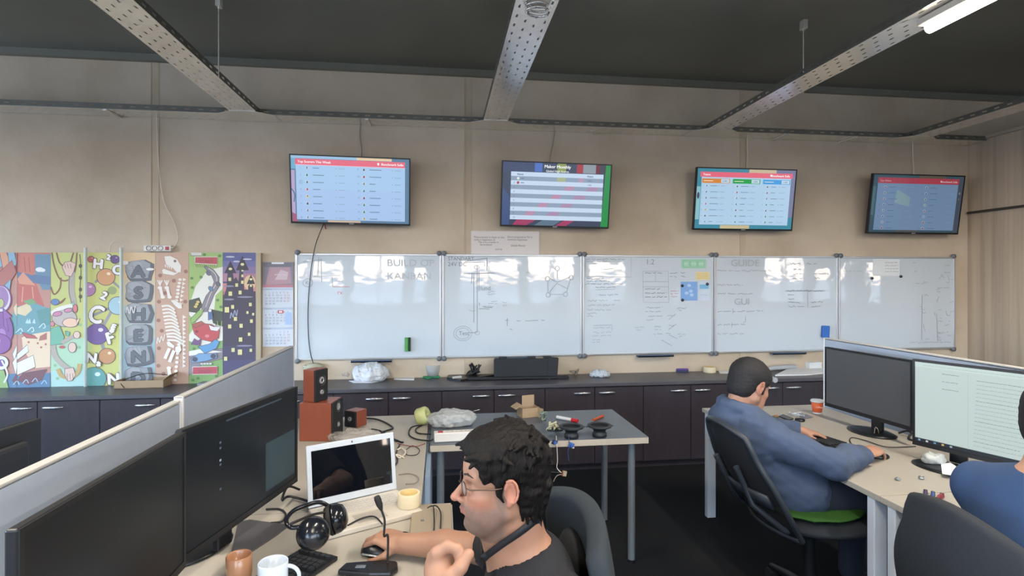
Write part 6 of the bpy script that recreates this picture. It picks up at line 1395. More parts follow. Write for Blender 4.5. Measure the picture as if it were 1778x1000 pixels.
o = MB().cyl((0, 0, 0), (0, -.3, 0), .022, n=16).build('paper_roll', mat('grey_paper', '#a9b0b6', .7)); o.location = (2.75, 4.55, CT + .025); tag(o, 'pale paper roll end on the worktop beyond the right partition', 'paper roll')
# ================================================================== PEOPLE
M_skin = attr_mat('skin', .5, spec=.35, bump=.04, bscale=400, sss=.03)
M_hair = mat('dark_hair', '#0d0a0a', .6, var=.3, vscale=60, bump=.5, bscale=160, stretch=(1, 1, .35), spec=.2)
M_hairs = mat('short_black_hair', '#17161a', .7, var=.2, vscale=90, bump=.3, bscale=300)
class Frame:
    def __init__(s, o, f, up=(0, 0, 1), sc=1.0):
        s.o = np.array(o, float); f = Vector(f).normalized(); u = Vector(up); l = u.cross(f).normalized(); u = f.cross(l).normalized()
        s.R = np.array([f, l, u]).T; s.sc = sc      # columns f, l, u
    def __call__(s, x, y, z): return s.o + s.R @ (np.array([x, y, z]) * s.sc)
    def inv(s, V): return ((V - s.o) @ s.R) / s.sc
def head_sdf(S, F, nose=1.0, jaw=1.0):
    k = F.sc; R = F.R
    def E(c, r, kk=.012, op='add', RR=None): S.ell(F(*c), np.array(r) * k, R if RR is None else RR, kk * k, op)
    def C(a, b, ra, rb=None, kk=.010, op='add'): S.cone(F(*a), F(*b), ra * k, (ra if rb is None else rb) * k, kk * k, op)
    E((-.018, 0, .040), (.096, .076, .082), 0)
    E((.018, 0, .036), (.066, .066, .068), .02)
    E((.030, 0, -.030), (.054, .056, .080), .02)
    for s in (-1, 1):
        C((-.006, s * .052, -.052), (.052, s * .022, -.098), .019, .017, .025)       # jaw
        C((.0, s * .052, -.01), (-.004, s * .054, -.05), .020, .018, .02)
        E((.052, s * .036, -.020), (.024, .024, .020), .018)                          # cheek bone
        E((.050, s * .030, -.060), (.024, .024, .028), .018)
        C((.070, s * .012, .024), (.060, s * .046, .026), .0095, .008, .010)          # brow
        E((.078, s * .032, .003), (.016, .019, .0125), .008, 'sub')                   # eye socket
        E((.0615, s * .032, .0015), (.0125, .0165, .0095), .004)                       # lids
    E((.066, 0, -.094), (.022, .024, .020), .016)                                     # chin
    C((.074, 0, .014), (.1025 * nose, 0, -.026), .0068, .0098, .008)                   # nose
    E((.1035 * nose, 0, -.0285), (.0105, .0098, .0088), .005)
    for s in (-1, 1): E((.092, s * .0125, -.032), (.0105, .0075, .0078), .005)
    E((.099, .006, -.0405), (.004, .0032, .003), .002, 'sub'); E((.099, -.006, -.0405), (.004, .0032, .003), .002, 'sub')
    E((.073, 0, -.056), (.020, .030, .022), .014)                                     # mouth mound
    for s in (-1, 1): C((.0925, 0, -.0535), (.079, s * .021, -.0585), .0048, .003, .003); C((.0900, 0, -.0645), (.079, s * .018, -.0615), .0056, .003, .003)
    C((.0975, 0, -.0590), (.088, .019, -.0603), .0012, .001, .001, 'sub'); C((.0975, 0, -.0590), (.088, -.019, -.0603), .0012, .001, .001, 'sub')
    E((.089, 0, -.0755), (.009, .020, .006), .006, 'sub')
    for s in (-1, 1):                                                                 # ears
        a = math.radians(12)
        Rl = np.array([[math.cos(a), -s * .35, math.sin(a)], [s * .35, 1, 0], [-math.sin(a), 0, math.cos(a)]]); Rl /= np.linalg.norm(Rl, axis=0)
        RR = R @ Rl
        E((-.014, s * .078, .000), (.019, .0075, .031), .004, RR=RR)
        E((-.010, s * .0900, .001), (.0125, .0120, .021), .002, 'sub', RR)
        P = [(-.004 + .0 - .0175 * math.sin(t) * 1.0 - .006, s * (.0862 + .002 * math.sin(t)), .003 + .0275 * math.cos(t)) for t in np.linspace(-.5, 2.7, 9)]
        for i in range(8): C(P[i], P[i + 1], .0033, .0033, .002)
        E((-.009, s * .079, -.026), (.0085, .006, .0095), .004)
        E((.003, s * .078, -.003), (.004, .004, .007), .003)
def skin_cols(base, F, beard=0.0, lips='#a8605a', seed=0, ear='#c07a68', extra=None):
    b = np.array(rgb(base)[:3])
    def f(V):
        n = len(V); c = np.tile(b, (n, 1)); r = np.random.RandomState(seed)
        L = F.inv(V); x, y, z = L[:, 0], L[:, 1], L[:, 2]
        inh = (z > -.14) & (np.abs(y) < .1) & (np.abs(x) < .14) & (z < .14)
        def mixc(w, col):
            nonlocal c; w = np.clip(w, 0, 1)[:, None]; c = c * (1 - w) + np.array(rgb(col)[:3]) * w
        cheek = np.exp(-(((x - .06) / .03) ** 2 + ((np.abs(y) - .045) / .025) ** 2 + ((z + .035) / .025) ** 2)) * inh; mixc(cheek * .35, '#c8705c')
        mixc(np.exp(-(((x - .105) / .02) ** 2 + (y / .02) ** 2 + ((z + .03) / .018) ** 2)) * .3 * inh, '#c46a58')
        lip = (x > .07) & (np.abs(y) < .024) & (z < -.0495) & (z > -.0705) & (x > .086 - np.abs(y) * .42); mixc(lip * .75 * inh, lips)
        mixc(((np.abs(y) > .078) & (x < .01) & (x > -.05) & (z > -.04) & (z < .04)) * .45 * inh, ear)
        if beard:
            w = np.clip((-.030 - z) / .02, 0, 1) * np.clip((x + .012) / .015, 0, 1) * (z > -.135)
            w = np.maximum(w, np.clip((x + .004) / .006, 0, 1) * np.clip((.026 - x) / .012, 0, 1) * (z < .01) * np.clip((z + .13) / .02, 0, 1) * (np.abs(y) > .05))
            w = np.maximum(w, (x > .078) * (np.abs(y) < .028) * (z < -.043) * (z > -.052) * 1.0)
            w *= ~lip; w *= .72 + .28 * r.rand(n)
            mixc(w * beard * inh, '#685a54')
        c *= (1 + .03 * np.sin(V[:, 0] * 55 + seed) * np.sin(V[:, 1] * 47) * np.sin(V[:, 2] * 61))[:, None]
        if extra is not None: c = extra(V, c)
        return np.concatenate([c, np.ones((n, 1))], 1)
    return f
def eyes(F, parent, iris='#3a2a1e'):
    for s, nm in ((-1, 'eye'), (1, 'eye')):
        c = F(.0600, s * .032, .0015); k = F.sc
        a = MB(); Q = Matrix([list(F.R[0]), list(F.R[1]), list(F.R[2])]) @ Matrix.Rotation(PI / 2, 3, 'Y')
        a.m(0); a.lathe([(.0122 * k * math.sin(t), .0122 * k * math.cos(t)) for t in np.linspace(.5, PI, 10)], c, 20, Q)
        a.m(1); a.lathe([(.0122 * k * math.sin(t), .0122 * k * math.cos(t)) for t in np.linspace(.2, .5, 5)], c, 20, Q)
        a.m(2); a.lathe([(.0122 * k * math.sin(t), .0122 * k * math.cos(t)) for t in np.linspace(0, .2, 3)], c, 20, Q)
        a.build(nm, [mat('eye_white', '#d9d4cf', .2, var=0), mat('iris_' + iris[1:], iris, .2, var=0), mat('pupil', '#0a0a0a', .1, var=0)], parent)
def hand(S, wrist, palm_dir, palm_n, fingers, thumb, sc=1.0, side=1):
    """wrist point, unit direction wrist->knuckles, palm_n = back of hand normal, fingers: list of 4 lists of (len, bend)"""
    d = Vector(palm_dir).normalized(); n = Vector(palm_n); n = (n - d * n.dot(d)).normalized(); w = d.cross(n).normalized() * side   # w: towards the thumb
    W = Vector(wrist)
    R = np.array([d, w, n]).T
    S.ell(W + d * .048 * sc, np.array((.052, .040, .0145)) * sc, R, .012)
    S.ell(W + d * .034 * sc + w * .018 * sc - n * .008 * sc, np.array((.034, .016, .015)) * sc, R, .01)     # thumb pad
    S.cone(W - d * .01, W + d * .03 * sc, .023 * sc, .022 * sc, .014)
    base = [(.086, .026), (.091, .009), (.087, -.009), (.078, -.026)]
    for (b, lw), F_, r in zip(base, fingers, (.0088, .0092, .0087, .0076)):
        p = W + d * b * sc + w * lw * sc; ang = 0.0; q = W + d * (b - .03) * sc + w * lw * .8 * sc
        S.cone(q, p, .0095 * sc, r * 1.05 * sc, .006)
        for L, be, *sp in F_:
            ang += be; dd = (d * math.cos(ang) - n * math.sin(ang)); 
            if sp: dd = (dd + w * sp[0]).normalized()
            e = p + dd * L * sc; S.cone(p, e, r * sc, r * .9 * sc, .0025); p = e; r *= .92
    p = W + d * .022 * sc + w * .022 * sc - n * .006 * sc; r = .0115
    for (dx, dw, dn, L) in thumb:
        dd = (d * dx + w * dw + n * dn).normalized(); e = p + dd * L * sc; S.cone(p, e, r * sc, r * .88 * sc, .004); p = e; r *= .9
def limb(S, pts, rs, k=.02):
    for i in range(len(pts) - 1): S.cone(pts[i], pts[i + 1], rs[i], rs[i + 1], k)
V3 = lambda *a: np.array(a, float)

# ------------------------------------------------ the man in glasses, in profile, facing the left desk
def man_in_glasses():
    org = (.22, 1.30, 0)
    t = thing('person', 'man in glasses with messy dark hair and a black t-shirt, seated in profile', 'person', org)
    H = Frame((.132, 1.245, 1.142), (-1.0, -.08, -.02), (.03, 0, 1), .94)
    neck = V3(.185, 1.27, .965); chest = V3(.215, 1.29, .80); pel = V3(.20, 1.33, .53)
    shN, shF = V3(.265, 1.125, .895), V3(.185, 1.475, .885)
    elN, wrN = V3(.20, 1.02, .665), U(762, 1040, zc=1.10)
    elF, wrF = V3(.135, 1.665, .785), V3(*U(704, 944, zc=1.735))
    S = SDF((-.46, .86, .36), (.52, 1.95, 1.38), .0033)
    def torso(S, g=0.0, k=.05):
        S.ell(chest + V3(-.0, 0, -.01), (.105 + g, .165 + g, .15 + g), None, k); S.ell((pel + chest) / 2 + V3(-.015, 0, 0), (.115 + g, .150 + g, .17 + g), None, k); S.ell(pel + V3(0, 0, .02), (.13 + g, .165 + g, .11 + g), None, k)
        S.cone(shN, neck + V3(.02, -.02, -.04), .052 + g, .050 + g, k); S.cone(shF, neck + V3(.02, .02, -.04), .052 + g, .050 + g, k)
        S.cone(neck + V3(.02, 0, -.05), chest, .07 + g, .1 + g, k)
    head_sdf(S, H, 1.04)
    hk = V3(*H(-.035, 0, -.055)); S.cone(hk, neck + V3(.01, 0, -.02), .054, .062, .02); S.cone(H(.025, 0, -.085), neck + V3(-.040, 0, -.035), .030, .036, .03)
    S.ball(H(.088, 0, -.135), .0001, 0)
    torso(S, 0)
    limb(S, [shN, elN, (elN + wrN) / 2, wrN], [.047, .040, .036, .026]); limb(S, [shF, elF, elF * .5 + wrF * .5 + V3(0, 0, .002), wrF], [.047, .045, .043, .030])
    # near hand: raised, fingers curled to the thumb; a plane facing the camera
    rt = V3(math.cos(YAW), -math.sin(YAW), 0); up = V3(0, 0, 1); aw = V3(math.sin(YAW), math.cos(YAW), 0)
    def PT(px, py, dz=0.0, zc=1.09): return np.array(U(px, py, zc=zc + dz))
    S.cone(wrN, PT(764, 1000), .027, .030, .015)
    S.ell((PT(766, 983, .022)), (.033, .036, .040), None, .015)
    for j, dz in enumerate((.0, .021, .040, .057)):
        o = (0, 1, 3, 7)[j]
        P = [PT(758 - o, 990 + o, dz), PT(759 - o, 960 + o, dz), PT(777 - o, 948 + o, dz), PT(795 - o * 1.3, 953 + o * 1.5, dz), PT(797 - o * 2, 972 + o, dz - .003)]
        for a_, b_, r0, r1 in zip(P[:-1], P[1:], (.014, .0125, .0112, .0102), (.0125, .0112, .0102, .0092)): S.cone(a_, b_, r0, r1, .005)
    P = [PT(768, 1010, -.012), PT(783, 1002, -.022), PT(800, 985, -.020), PT(814, 962, -.012)]
    for a_, b_, r0, r1 in zip(P[:-1], P[1:], (.018, .0155, .0125), (.0155, .0125, .0108)): S.cone(a_, b_, r0, r1, .008)
    # far hand on the mouse
    d = V3(*U(640, 924, zc=1.79)) - wrF
    hand(S, wrF, d, (.1, -.25, .95), [[(.036, .55, .05), (.022, .5), (.018, .3)], [(.040, .55), (.024, .5), (.019, .35)], [(.037, .6), (.022, .55), (.018, .4)], [(.030, .7, -.1), (.018, .5), (.015, .4)]],
         [(.55, .6, -.45, .036), (.8, .25, -.5, .030), (.9, .05, -.3, .022)], 1.1, side=-1)
    # thighs and shins under the desk
    for y0, y1 in ((1.26, 1.20), (1.42, 1.46)):
        S.cone(V3(.17, y0, .50), V3(-.22, y1, .52), .085, .062, .04)
    base_col = skin_cols('#9e7762', H, .8, '#9c6259', 3)
    body = S.build('body', M_skin, t, base_col, 1, org)
    # lower legs as part of the trousers mesh
    T_ = SDF((-.42, 1.02, .03), (.42, 1.62, .68), .009)
    T_.ell(pel + V3(0, 0, .01), (.145, .178, .115), None, .03)
    for y0, y1 in ((1.26, 1.20), (1.42, 1.46)): T_.cone(V3(.17, y0, .50), V3(-.22, y1, .52), .097, .075, .04); T_.cone(V3(-.22, y1, .52), V3(-.20, y1, .10), .075, .055, .02)
    T_.build('trousers', mat('trousers_dark', '#22252b', .9), t, None, 1, org)
    for y1 in (1.20, 1.46):
        s_ = SDF((-.40, y1 - .08, -.01), (-.08, y1 + .08, .14), .007); s_.ell(V3(-.25, y1, .035), (.12, .045, .04), None, 0); s_.cone(V3(-.20, y1, .04), V3(-.19, y1, .10), .045, .045, .02); s_.build('shoe', M_blkm, t, None, 1, org)
    # t-shirt
    C_ = SDF((-.05, .92, .40), (.52, 1.80, 1.05), .0055)
    torso(C_, .017)
    limb(C_, [shN, shN + (elN - shN) * .75], [.063, .060], .03); limb(C_, [shF, shF + (elF - shF) * .68], [.064, .060], .03)
    C_.noise(.0025, 22, 4); 
    dn = (elN - shN) / np.linalg.norm(elN - shN); df = (elF - shF) / np.linalg.norm(elF - shF)
    C_.cutplane(shN + dn * .17, dn, .10); C_.cutplane(shF + df * .165, df, .10)
    # open neckline
    C_.ell(neck + V3(-.006, 0, .034), (.078, .068, .056), np.array([[.92, 0, .38], [0, 1, 0], [-.38, 0, .92]]), .008, 'sub')
    C_.cone(neck + V3(0, 0, 0), neck + V3(-.02, 0, .2), .07, .08, .004, 'sub')
    # inside: hollow so the body carries it
    C_.build('t_shirt', mat('black_cotton', '#17191f', .9, bump=.2, bscale=200), t, None, 1, org)
    # hair
    Hs = SDF(tuple(np.array(H.o) - .19), tuple(np.array(H.o) + .19), .0036)
    k = H.sc
    def E(c, r, kk=.012, op='add'): Hs.ell(H(*c), np.array(r) * k, H.R, kk, op)
    E((-.026, 0, .052), (.103, .089, .088), 0); E((.012, 0, .083), (.078, .076, .050), .02); E((-.062, 0, .0), (.060, .074, .080), .02); E((-.070, 0, -.062), (.030, .050, .050), .02)
    r = random.Random(11)
    for i in range(120):       # locks
        th = r.uniform(-2.7, 2.7); ph = r.uniform(.15, 1.35)
        n = np.array([-math.cos(th) * math.sin(ph) * -1, math.sin(th) * math.sin(ph), math.cos(ph)])
        b = np.array([-.026, 0, .05]) + n * np.array([.104, .090, .090])
        if b[0] > .055 and b[2] < .085: continue
        tdir = np.array([r.uniform(-.9, .9) + .5 * (b[0] > 0), n[1] * .7 + r.uniform(-.5, .5), -.35 + r.uniform(-.4, .6)]); tdir -= n * tdir.dot(n) * .85; tdir /= np.linalg.norm(tdir)
        e = b + tdir * r.uniform(.018, .034) + n * r.uniform(-.001, .006)
        Hs.cone(H(*b), H(*e), .0085 * k, .0028 * k, .004)
    for i in range(34):        # fringe sweeping forward and down on the temple
        y = r.uniform(-.064, .064); b = np.array([.060 + r.uniform(-.02, .008), y, .100 - abs(y) * .3]); e = b + np.array([r.uniform(.014, .030), r.uniform(-.012, .012), r.uniform(-.026, .004)])
        Hs.cone(H(*b), H(*e), .010 * k, .0035 * k, .005)
    for s in (-1, 1):
        for i in range(10):
            x = .040 + r.uniform(-.012, .016); b = (x, s * .069, .075); e = (x + r.uniform(-.004, .012), s * .073, r.uniform(.022, .046)); Hs.cone(H(*b), H(*e), .010 * k, .0028 * k, .005)
        for i in range(9): x = r.uniform(.004, .022); Hs.cone(H(x, s * .073, .05), H(x + r.uniform(-.003, .003), s * .0765, r.uniform(-.030, .006)), .009 * k, .0026 * k, .004)   # sideburn
        for i in range(22):
            x = -.055 + r.uniform(-.03, .018); Hs.cone(H(x, s * r.uniform(.05, .07), -.01), H(x - .006, s * r.uniform(.040, .062), r.uniform(-.085, -.05)), .012 * k, .003 * k, .006)
    for i in range(26):
        y = r.uniform(-.055, .055); Hs.cone(H(-.105, y, -.0), H(-.088 + r.uniform(-.012, .01), y * .85, r.uniform(-.115, -.07)), .012 * k, .003 * k, .006)
    # keep face and ears free
    E((.090, 0, -.020), (.050, .088, .100), .004, 'sub'); E((.062, 0, -.075), (.062, .09, .072), .004, 'sub')
    for s in (-1, 1): E((-.012, s * .086, -.002), (.024, .018, .034), .002, 'sub'); E((.032, s * .085, -.05), (.034, .03, .045), .004, 'sub')
    Hs.noise(.0016, 160, 8)
    Hs.build('hair', M_hair, t, None, 0, org)
    # eyebrows
    for s in (-1, 1):
        B = SDF(tuple(np.array(H(.06, s * .03, .025)) - .05), tuple(np.array(H(.06, s * .03, .025)) + .05), .0024)
        for a_, b_ in (((.0835, s * .014, .0285), (.0785, s * .030, .0335)), ((.0785, s * .030, .0335), (.0655, s * .050, .0285))): B.cone(H(*a_), H(*b_), .0036, .0026, .003)
        B.noise(.0006, 300, 3); B.build('eyebrow', mat('eyebrow_brown', '#2e2320', .8), t, None, 0, org)
    e_ = eyes(Frame(np.array(H.o) - np.array(org), H.R[:, 0], H.R[:, 2], H.sc), t)
    # glasses
    G = Frame(np.array(H.o) - np.array(org), H.R[:, 0], H.R[:, 2], H.sc); M_gf = mat('glasses_metal', '#5a4a42', .3, .6, var=0)
    g = MB()
    for s in (-1, 1):
        loop = [G(.094 - abs(math.cos(a) * .016 + .034) * .14, s * (.033 + .0215 * math.cos(a)), .002 + .0145 * math.sin(a) * (1.05 if math.sin(a) > 0 else 1)) for a in np.linspace(0, 2 * PI, 25)]
        g.tube(loop, .0013, 6)
        g.tube([G(.086, s * .0555, .010), G(.080, s * .0725, .012), G(.03, s * .083, .011), G(.008, s * .080, .012)], .0015, 6)
    g.tube([G(.091, -.012, .006), G(.097, 0, .009), G(.091, .012, .006)], .0013, 6)
    go = g.build('glasses', M_gf, t)
    l = MB()
    for s in (-1, 1):
        pts = [G(.094 - abs(math.cos(a) * .016 + .034) * .14, s * (.033 + .021 * math.cos(a)), .002 + .014 * math.sin(a)) for a in np.linspace(0, 2 * PI, 25)[:-1]]; l.add(pts, [tuple(range(24))])
    l.build('lens', mat('lens_glass', '#dfe6ea', .03, alpha=.18, var=0), go)
    # lanyard
    o3 = Vector(org)
    from mathutils.bvhtree import BVHTree
    bv = BVHTree.FromPolygons([v.co.copy() for v in body.data.vertices], [tuple(p.vertices) for p in body.data.polygons])
    def strap(near):
        PX_ = [(944, 884), (934, 896), (922, 907), (906, 920), (888, 933), (870, 945), (854, 957), (842, 968), (832, 980), (826, 996)]
        Q = smooth_path([(x, y, 0) for x, y in PX_], 5); vs = []
        for i, q in enumerate(Q):
            tg = (Q[min(i + 1, len(Q) - 1)] - Q[max(i - 1, 0)]).normalized(); n = Vector((-tg.y, tg.x, 0)) * 6.0
            for e_ in (q + n, q - n):
                p = U(e_.x, e_.y, zc=1.0); d = (p - Vector((0, 0, CAMH))).normalized(); h = bv.ray_cast(Vector((0, 0, CAMH)) + d * .9 - o3, d)
                hp_ = h[0] if h[0] is not None and h[3] < .6 else (vs[-2] if len(vs) > 1 else Vector((0, 0, .7)))
                no = h[1] if h[0] is not None else Vector((0, -1, 0)); 
                if not near:
                    m_ = Vector((hp_.x, 2 * (1.27 - o3.y) - hp_.y, hp_.z)); r_ = bv.find_nearest(m_); hp_, no = r_[0], r_[1]; vs.append(hp_ + no * .004)
                else: vs.append(hp_ + (no * .5 - d * .5).normalized() * .006 if h[0] is not None else hp_)
        m = MB(); m.add(vs, [(2 * i, 2 * i + 1, 2 * i + 3, 2 * i + 2) for i in range(len(Q) - 1)], True); o = m.build('lanyard', mat('lanyard_black', '#1a1b22', .7), t, solid=.0025)
    strap(True); strap(False)
    return t
man_in_glasses()

# ------------------------------------------------ the man in the blue hoodie, at the right desk, facing away to the right
def hooded_man():
    org = (1.55, 2.62, 0)
    t = thing('person', 'man in a blue-grey hoodie with short black hair, bent over the right desk', 'person', org)
    H = Frame((1.545, 2.60, 1.062), (.93, .22, -.36), (.30, .05, 1), 1.06)
    neck = V3(1.468, 2.60, .925); chest = V3(1.535, 2.575, .785); pel = V3(1.70, 2.48, .60)
    shN, shF = V3(1.535, 2.40, .855), V3(1.51, 2.77, .865)
    elN = U(1450, 806, zc=2.46); wrN = U(1502, 788, zc=2.64); elN = V3(*elN); wrN = V3(*wrN)
    elF = V3(1.76, 2.93, .77); wrF = V3(1.96, 2.80, .765)
    S = SDF((1.15, 2.02, .38), (2.30, 3.08, 1.22), .0062)
    def torso(S, g=0.0, k=.06):
        S.ell(chest, (.115 + g, .165 + g, .15 + g), None, k); S.ell((pel + chest) / 2 + V3(.0, 0, 0), (.12 + g, .155 + g, .17 + g), None, k); S.ell(pel, (.13 + g, .165 + g, .11 + g), None, k)
        S.cone(shN, neck + V3(.0, -.03, -.03), .055 + g, .055 + g, k); S.cone(shF, neck + V3(.0, .03, -.03), .055 + g, .055 + g, k)
    head_sdf(S, H); S.cone(H(-.035, 0, -.05), neck + V3(0, 0, -.01), .056, .060, .02); S.cone(H(.02, 0, -.085), neck + V3(.04, 0, -.03), .03, .034, .03)
    torso(S)
    limb(S, [shN, elN, wrN], [.048, .040, .026]); limb(S, [shF, elF, wrF], [.048, .040, .026])
    hp = V3(*U(1528, 779, zc=2.70)) + V3(0, 0, .005)
    hand(S, wrN, hp - wrN + V3(0, 0, .0), (-.1, -.2, 1), [[(.036, .4), (.022, .5), (.018, .4)], [(.040, .45), (.024, .55), (.019, .4)], [(.037, .5), (.022, .6), (.018, .5)], [(.030, .6), (.018, .6), (.015, .5)]], [(.6, .6, -.3, .035), (.9, .2, -.3, .028), (.9, 0, -.2, .02)], 1.12, side=-1)
    hand(S, wrF, (.85, -.45, -.08), (0, 0, 1), [[(.036, .3), (.022, .4), (.018, .3)]] * 4, [(.6, .6, -.2, .035), (.9, .2, -.2, .028)], .92, side=1)
    for y0, y1 in ((2.40, 2.38), (2.56, 2.60)): S.cone(V3(1.72, y0, .585), V3(2.12, y1, .56), .08, .062, .04)
    S.build('body', M_skin, t, skin_cols('#a87f6a', H, .25, '#a8655c', 5), 1, org)
    T_ = SDF((1.45, 2.18, .03), (2.32, 2.80, .78), .011); T_.ell(pel + V3(0, 0, -.0), (.145, .178, .105), None, .03)
    for y0, y1 in ((2.40, 2.38), (2.56, 2.60)): T_.cone(V3(1.72, y0, .585), V3(2.12, y1, .56), .094, .075, .04); T_.cone(V3(2.12, y1, .56), V3(2.10, y1, .10), .075, .056, .02)
    T_.build('trousers', mat('jeans_dark', '#2a3040', .9), t, None, 1, org)
    for y1 in (2.38, 2.60):
        s_ = SDF((2.02, y1 - .08, -.01), (2.32, y1 + .08, .14), .009); s_.ell(V3(2.17, y1, .035), (.12, .045, .04), None, 0); s_.cone(V3(2.11, y1, .04), V3(2.10, y1, .10), .045, .045, .02); s_.build('shoe', M_blkm, t, None, 1, org)
    C_ = SDF((1.15, 2.02, .42), (2.15, 3.10, 1.08), .0068)
    torso(C_, .025); C_.ell(chest + V3(-.03, 0, .04), (.11, .185, .11), None, .05)
    limb(C_, [shN, (shN + elN) / 2 + V3(-.01, 0, .0), elN, (elN + wrN) / 2, wrN], [.075, .070, .062, .056, .043], .03); limb(C_, [shF, elF, wrF], [.075, .062, .042], .03)
    # hood lying round the neck
    for i in range(9):
        a = 2.1 * (i - 4) / 4; p = neck + V3(-.075 * math.cos(a) + .02, .085 * math.sin(a), .030 + .02 * math.cos(a)); a2 = 2.1 * (i - 3) / 4; q = neck + V3(-.075 * math.cos(a2) + .02, .085 * math.sin(a2), .030 + .02 * math.cos(a2))
        if i < 8: C_.cone(p, q, .031, .031, .018)
    C_.ell(neck + V3(-.065, 0, -.015), (.055, .095, .05), None, .03)
    C_.noise(.007, 15, 6); C_.noise(.004, 34, 9, ridge=True)
    C_.cone(neck + V3(.01, 0, .02), H(-.02, 0, -.02), .062, .065, .01, 'sub')
    dn = (wrN - elN) / np.linalg.norm(wrN - elN); C_.cutplane(wrN - dn * .022, dn, .09); df = (wrF - elF) / np.linalg.norm(wrF - elF); C_.cutplane(wrF, df, .09)
    C_.build('hoodie', mat('hoodie_blue', '#46546e', .92, bump=.25, bscale=220, var=.06), t, None, 1, org)
    Hs = SDF(tuple(np.array(H.o) - .17), tuple(np.array(H.o) + .17), .0048); k = H.sc
    def E(c, r, kk=.008, op='add'): Hs.ell(H(*c), np.array(r) * k, H.R, kk, op)
    E((-.020, 0, .044), (.103, .083, .088), 0); E((-.055, 0, -.01), (.058, .070, .075), .02); E((.02, 0, .05), (.066, .074, .064), .01)
    for s in (-1, 1): Hs.cone(H(.008, s * .073, .03), H(.010, s * .075, -.022), .009 * k, .006 * k, .006)
    E((.098, 0, -.015), (.050, .09, .085), .004, 'sub'); E((.06, 0, -.09), (.07, .1, .085), .004, 'sub')
    for s in (-1, 1): E((-.014, s * .086, -.006), (.022, .018, .031), .002, 'sub')
    E((-.06, 0, -.12), (.08, .1, .055), .01, 'sub')
    Hs.noise(.0012, 190, 8); Hs.build('hair', M_hairs, t, None, 0, org)
    eyes(Frame(np.array(H.o) - np.array(org), H.R[:, 0], H.R[:, 2], H.sc), t)
    for s in (-1, 1):
        B = SDF(tuple(np.array(H(.06, s * .03, .025)) - .05), tuple(np.array(H(.06, s * .03, .025)) + .05), .0035)
        for a_, b_ in (((.0835, s * .014, .0285), (.0785, s * .030, .0335)), ((.0785, s * .030, .0335), (.0655, s * .050, .0285))): B.cone(H(*a_), H(*b_), .0045, .0036, .003)
        B.build('eyebrow', M_hairs, t, None, 0, org)
hooded_man()

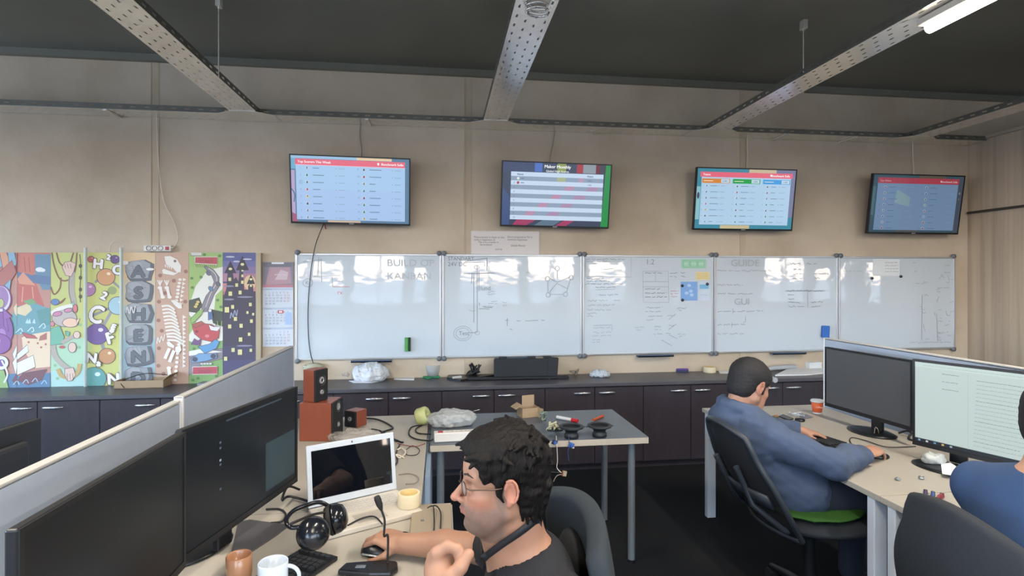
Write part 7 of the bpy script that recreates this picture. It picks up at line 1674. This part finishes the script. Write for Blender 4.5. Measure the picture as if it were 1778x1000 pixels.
# ------------------------------------------------ the person in the blue shirt, mostly outside the frame
def blue_shirt():
    org = (1.72, 1.42, 0)
    t = thing('person', 'person in a dark blue t-shirt at the lower right edge, seen from behind', 'person', org)
    H = Frame((1.845, 1.415, 1.165), (.95, .1, -.15), (.1, 0, 1), 1.05)
    neck = V3(1.78, 1.42, 1.0); chest = V3(1.76, 1.42, .85); pel = V3(1.73, 1.43, .56)
    shN, shF = V3(1.78, 1.25, .925), V3(1.76, 1.60, .915)
    elN, wrN = V3(1.95, 1.17, .74), V3(2.12, 1.32, .765); elF, wrF = V3(1.92, 1.70, .745), V3(2.12, 1.60, .765)
    S = SDF((1.45, 1.02, .40), (2.35, 1.85, 1.34), .0075)
    def torso(S, g=0.0, k=.06):
        S.ell(chest, (.115 + g, .165 + g, .15 + g), None, k); S.ell((pel + chest) / 2, (.115 + g, .155 + g, .18 + g), None, k); S.ell(pel, (.13 + g, .165 + g, .11 + g), None, k)
        S.cone(shN, neck + V3(.0, -.03, -.04), .057 + g, .055 + g, k); S.cone(shF, neck + V3(.0, .03, -.04), .057 + g, .055 + g, k)
    head_sdf(S, H); S.cone(H(-.035, 0, -.05), neck + V3(0, 0, -.01), .056, .062, .02); torso(S)
    limb(S, [shN, elN, wrN], [.048, .040, .026]); limb(S, [shF, elF, wrF], [.048, .040, .026])
    for w_, sd in ((wrN, -1), (wrF, 1)): hand(S, w_, (1, 0, -.05), (0, 0, 1), [[(.036, .3), (.022, .4), (.018, .3)]] * 4, [(.6, .6, -.2, .035), (.9, .2, -.2, .028)], .92, side=sd)
    for y0, y1 in ((1.35, 1.31), (1.51, 1.55)): S.cone(V3(1.74, y0, .55), V3(2.12, y1, .56), .08, .062, .04)
    S.build('body', M_skin, t, skin_cols('#b98d76', H, 0, '#a8655c', 6), 1, org)
    T_ = SDF((1.5, 1.12, .03), (2.32, 1.74, .72), .012); T_.ell(pel, (.145, .178, .105), None, .03)
    for y0, y1 in ((1.35, 1.31), (1.51, 1.55)): T_.cone(V3(1.74, y0, .55), V3(2.12, y1, .56), .094, .075, .04); T_.cone(V3(2.12, y1, .56), V3(2.10, y1, .06), .075, .056, .02)
    T_.build('trousers', mat('jeans_dark', '#2a3040', .9), t, None, 1, org)
    C_ = SDF((1.45, 1.02, .44), (2.1, 1.85, 1.12), .008); torso(C_, .018)
    limb(C_, [shN, shN + (elN - shN) * .6], [.070, .066], .03); limb(C_, [shF, shF + (elF - shF) * .6], [.070, .066], .03); C_.noise(.005, 16, 6)
    for a_, b_ in ((shN, elN), (shF, elF)): d = (b_ - a_) / np.linalg.norm(b_ - a_); C_.cutplane(a_ + (b_ - a_) * .62, d, .10)
    C_.ell(neck + V3(.012, 0, .042), (.078, .075, .045), None, .008, 'sub')
    C_.build('t_shirt', mat('blue_cotton', '#2c4468', .9, bump=.2, bscale=200, var=.05), t, None, 1, org)
    Hs = SDF(tuple(np.array(H.o) - .17), tuple(np.array(H.o) + .17), .006); k = H.sc
    def E(c, r, kk=.008, op='add'): Hs.ell(H(*c), np.array(r) * k, H.R, kk, op)
    E((-.020, 0, .044), (.105, .085, .090), 0); E((-.055, 0, -.01), (.060, .072, .080), .02)
    E((.098, 0, -.015), (.050, .09, .085), .004, 'sub'); E((.06, 0, -.09), (.07, .1, .085), .004, 'sub'); Hs.noise(.0015, 150, 8)
    Hs.build('hair', M_hairs, t, None, 0, org)
    eyes(Frame(np.array(H.o) - np.array(org), H.R[:, 0], H.R[:, 2], H.sc), t)
blue_shirt()
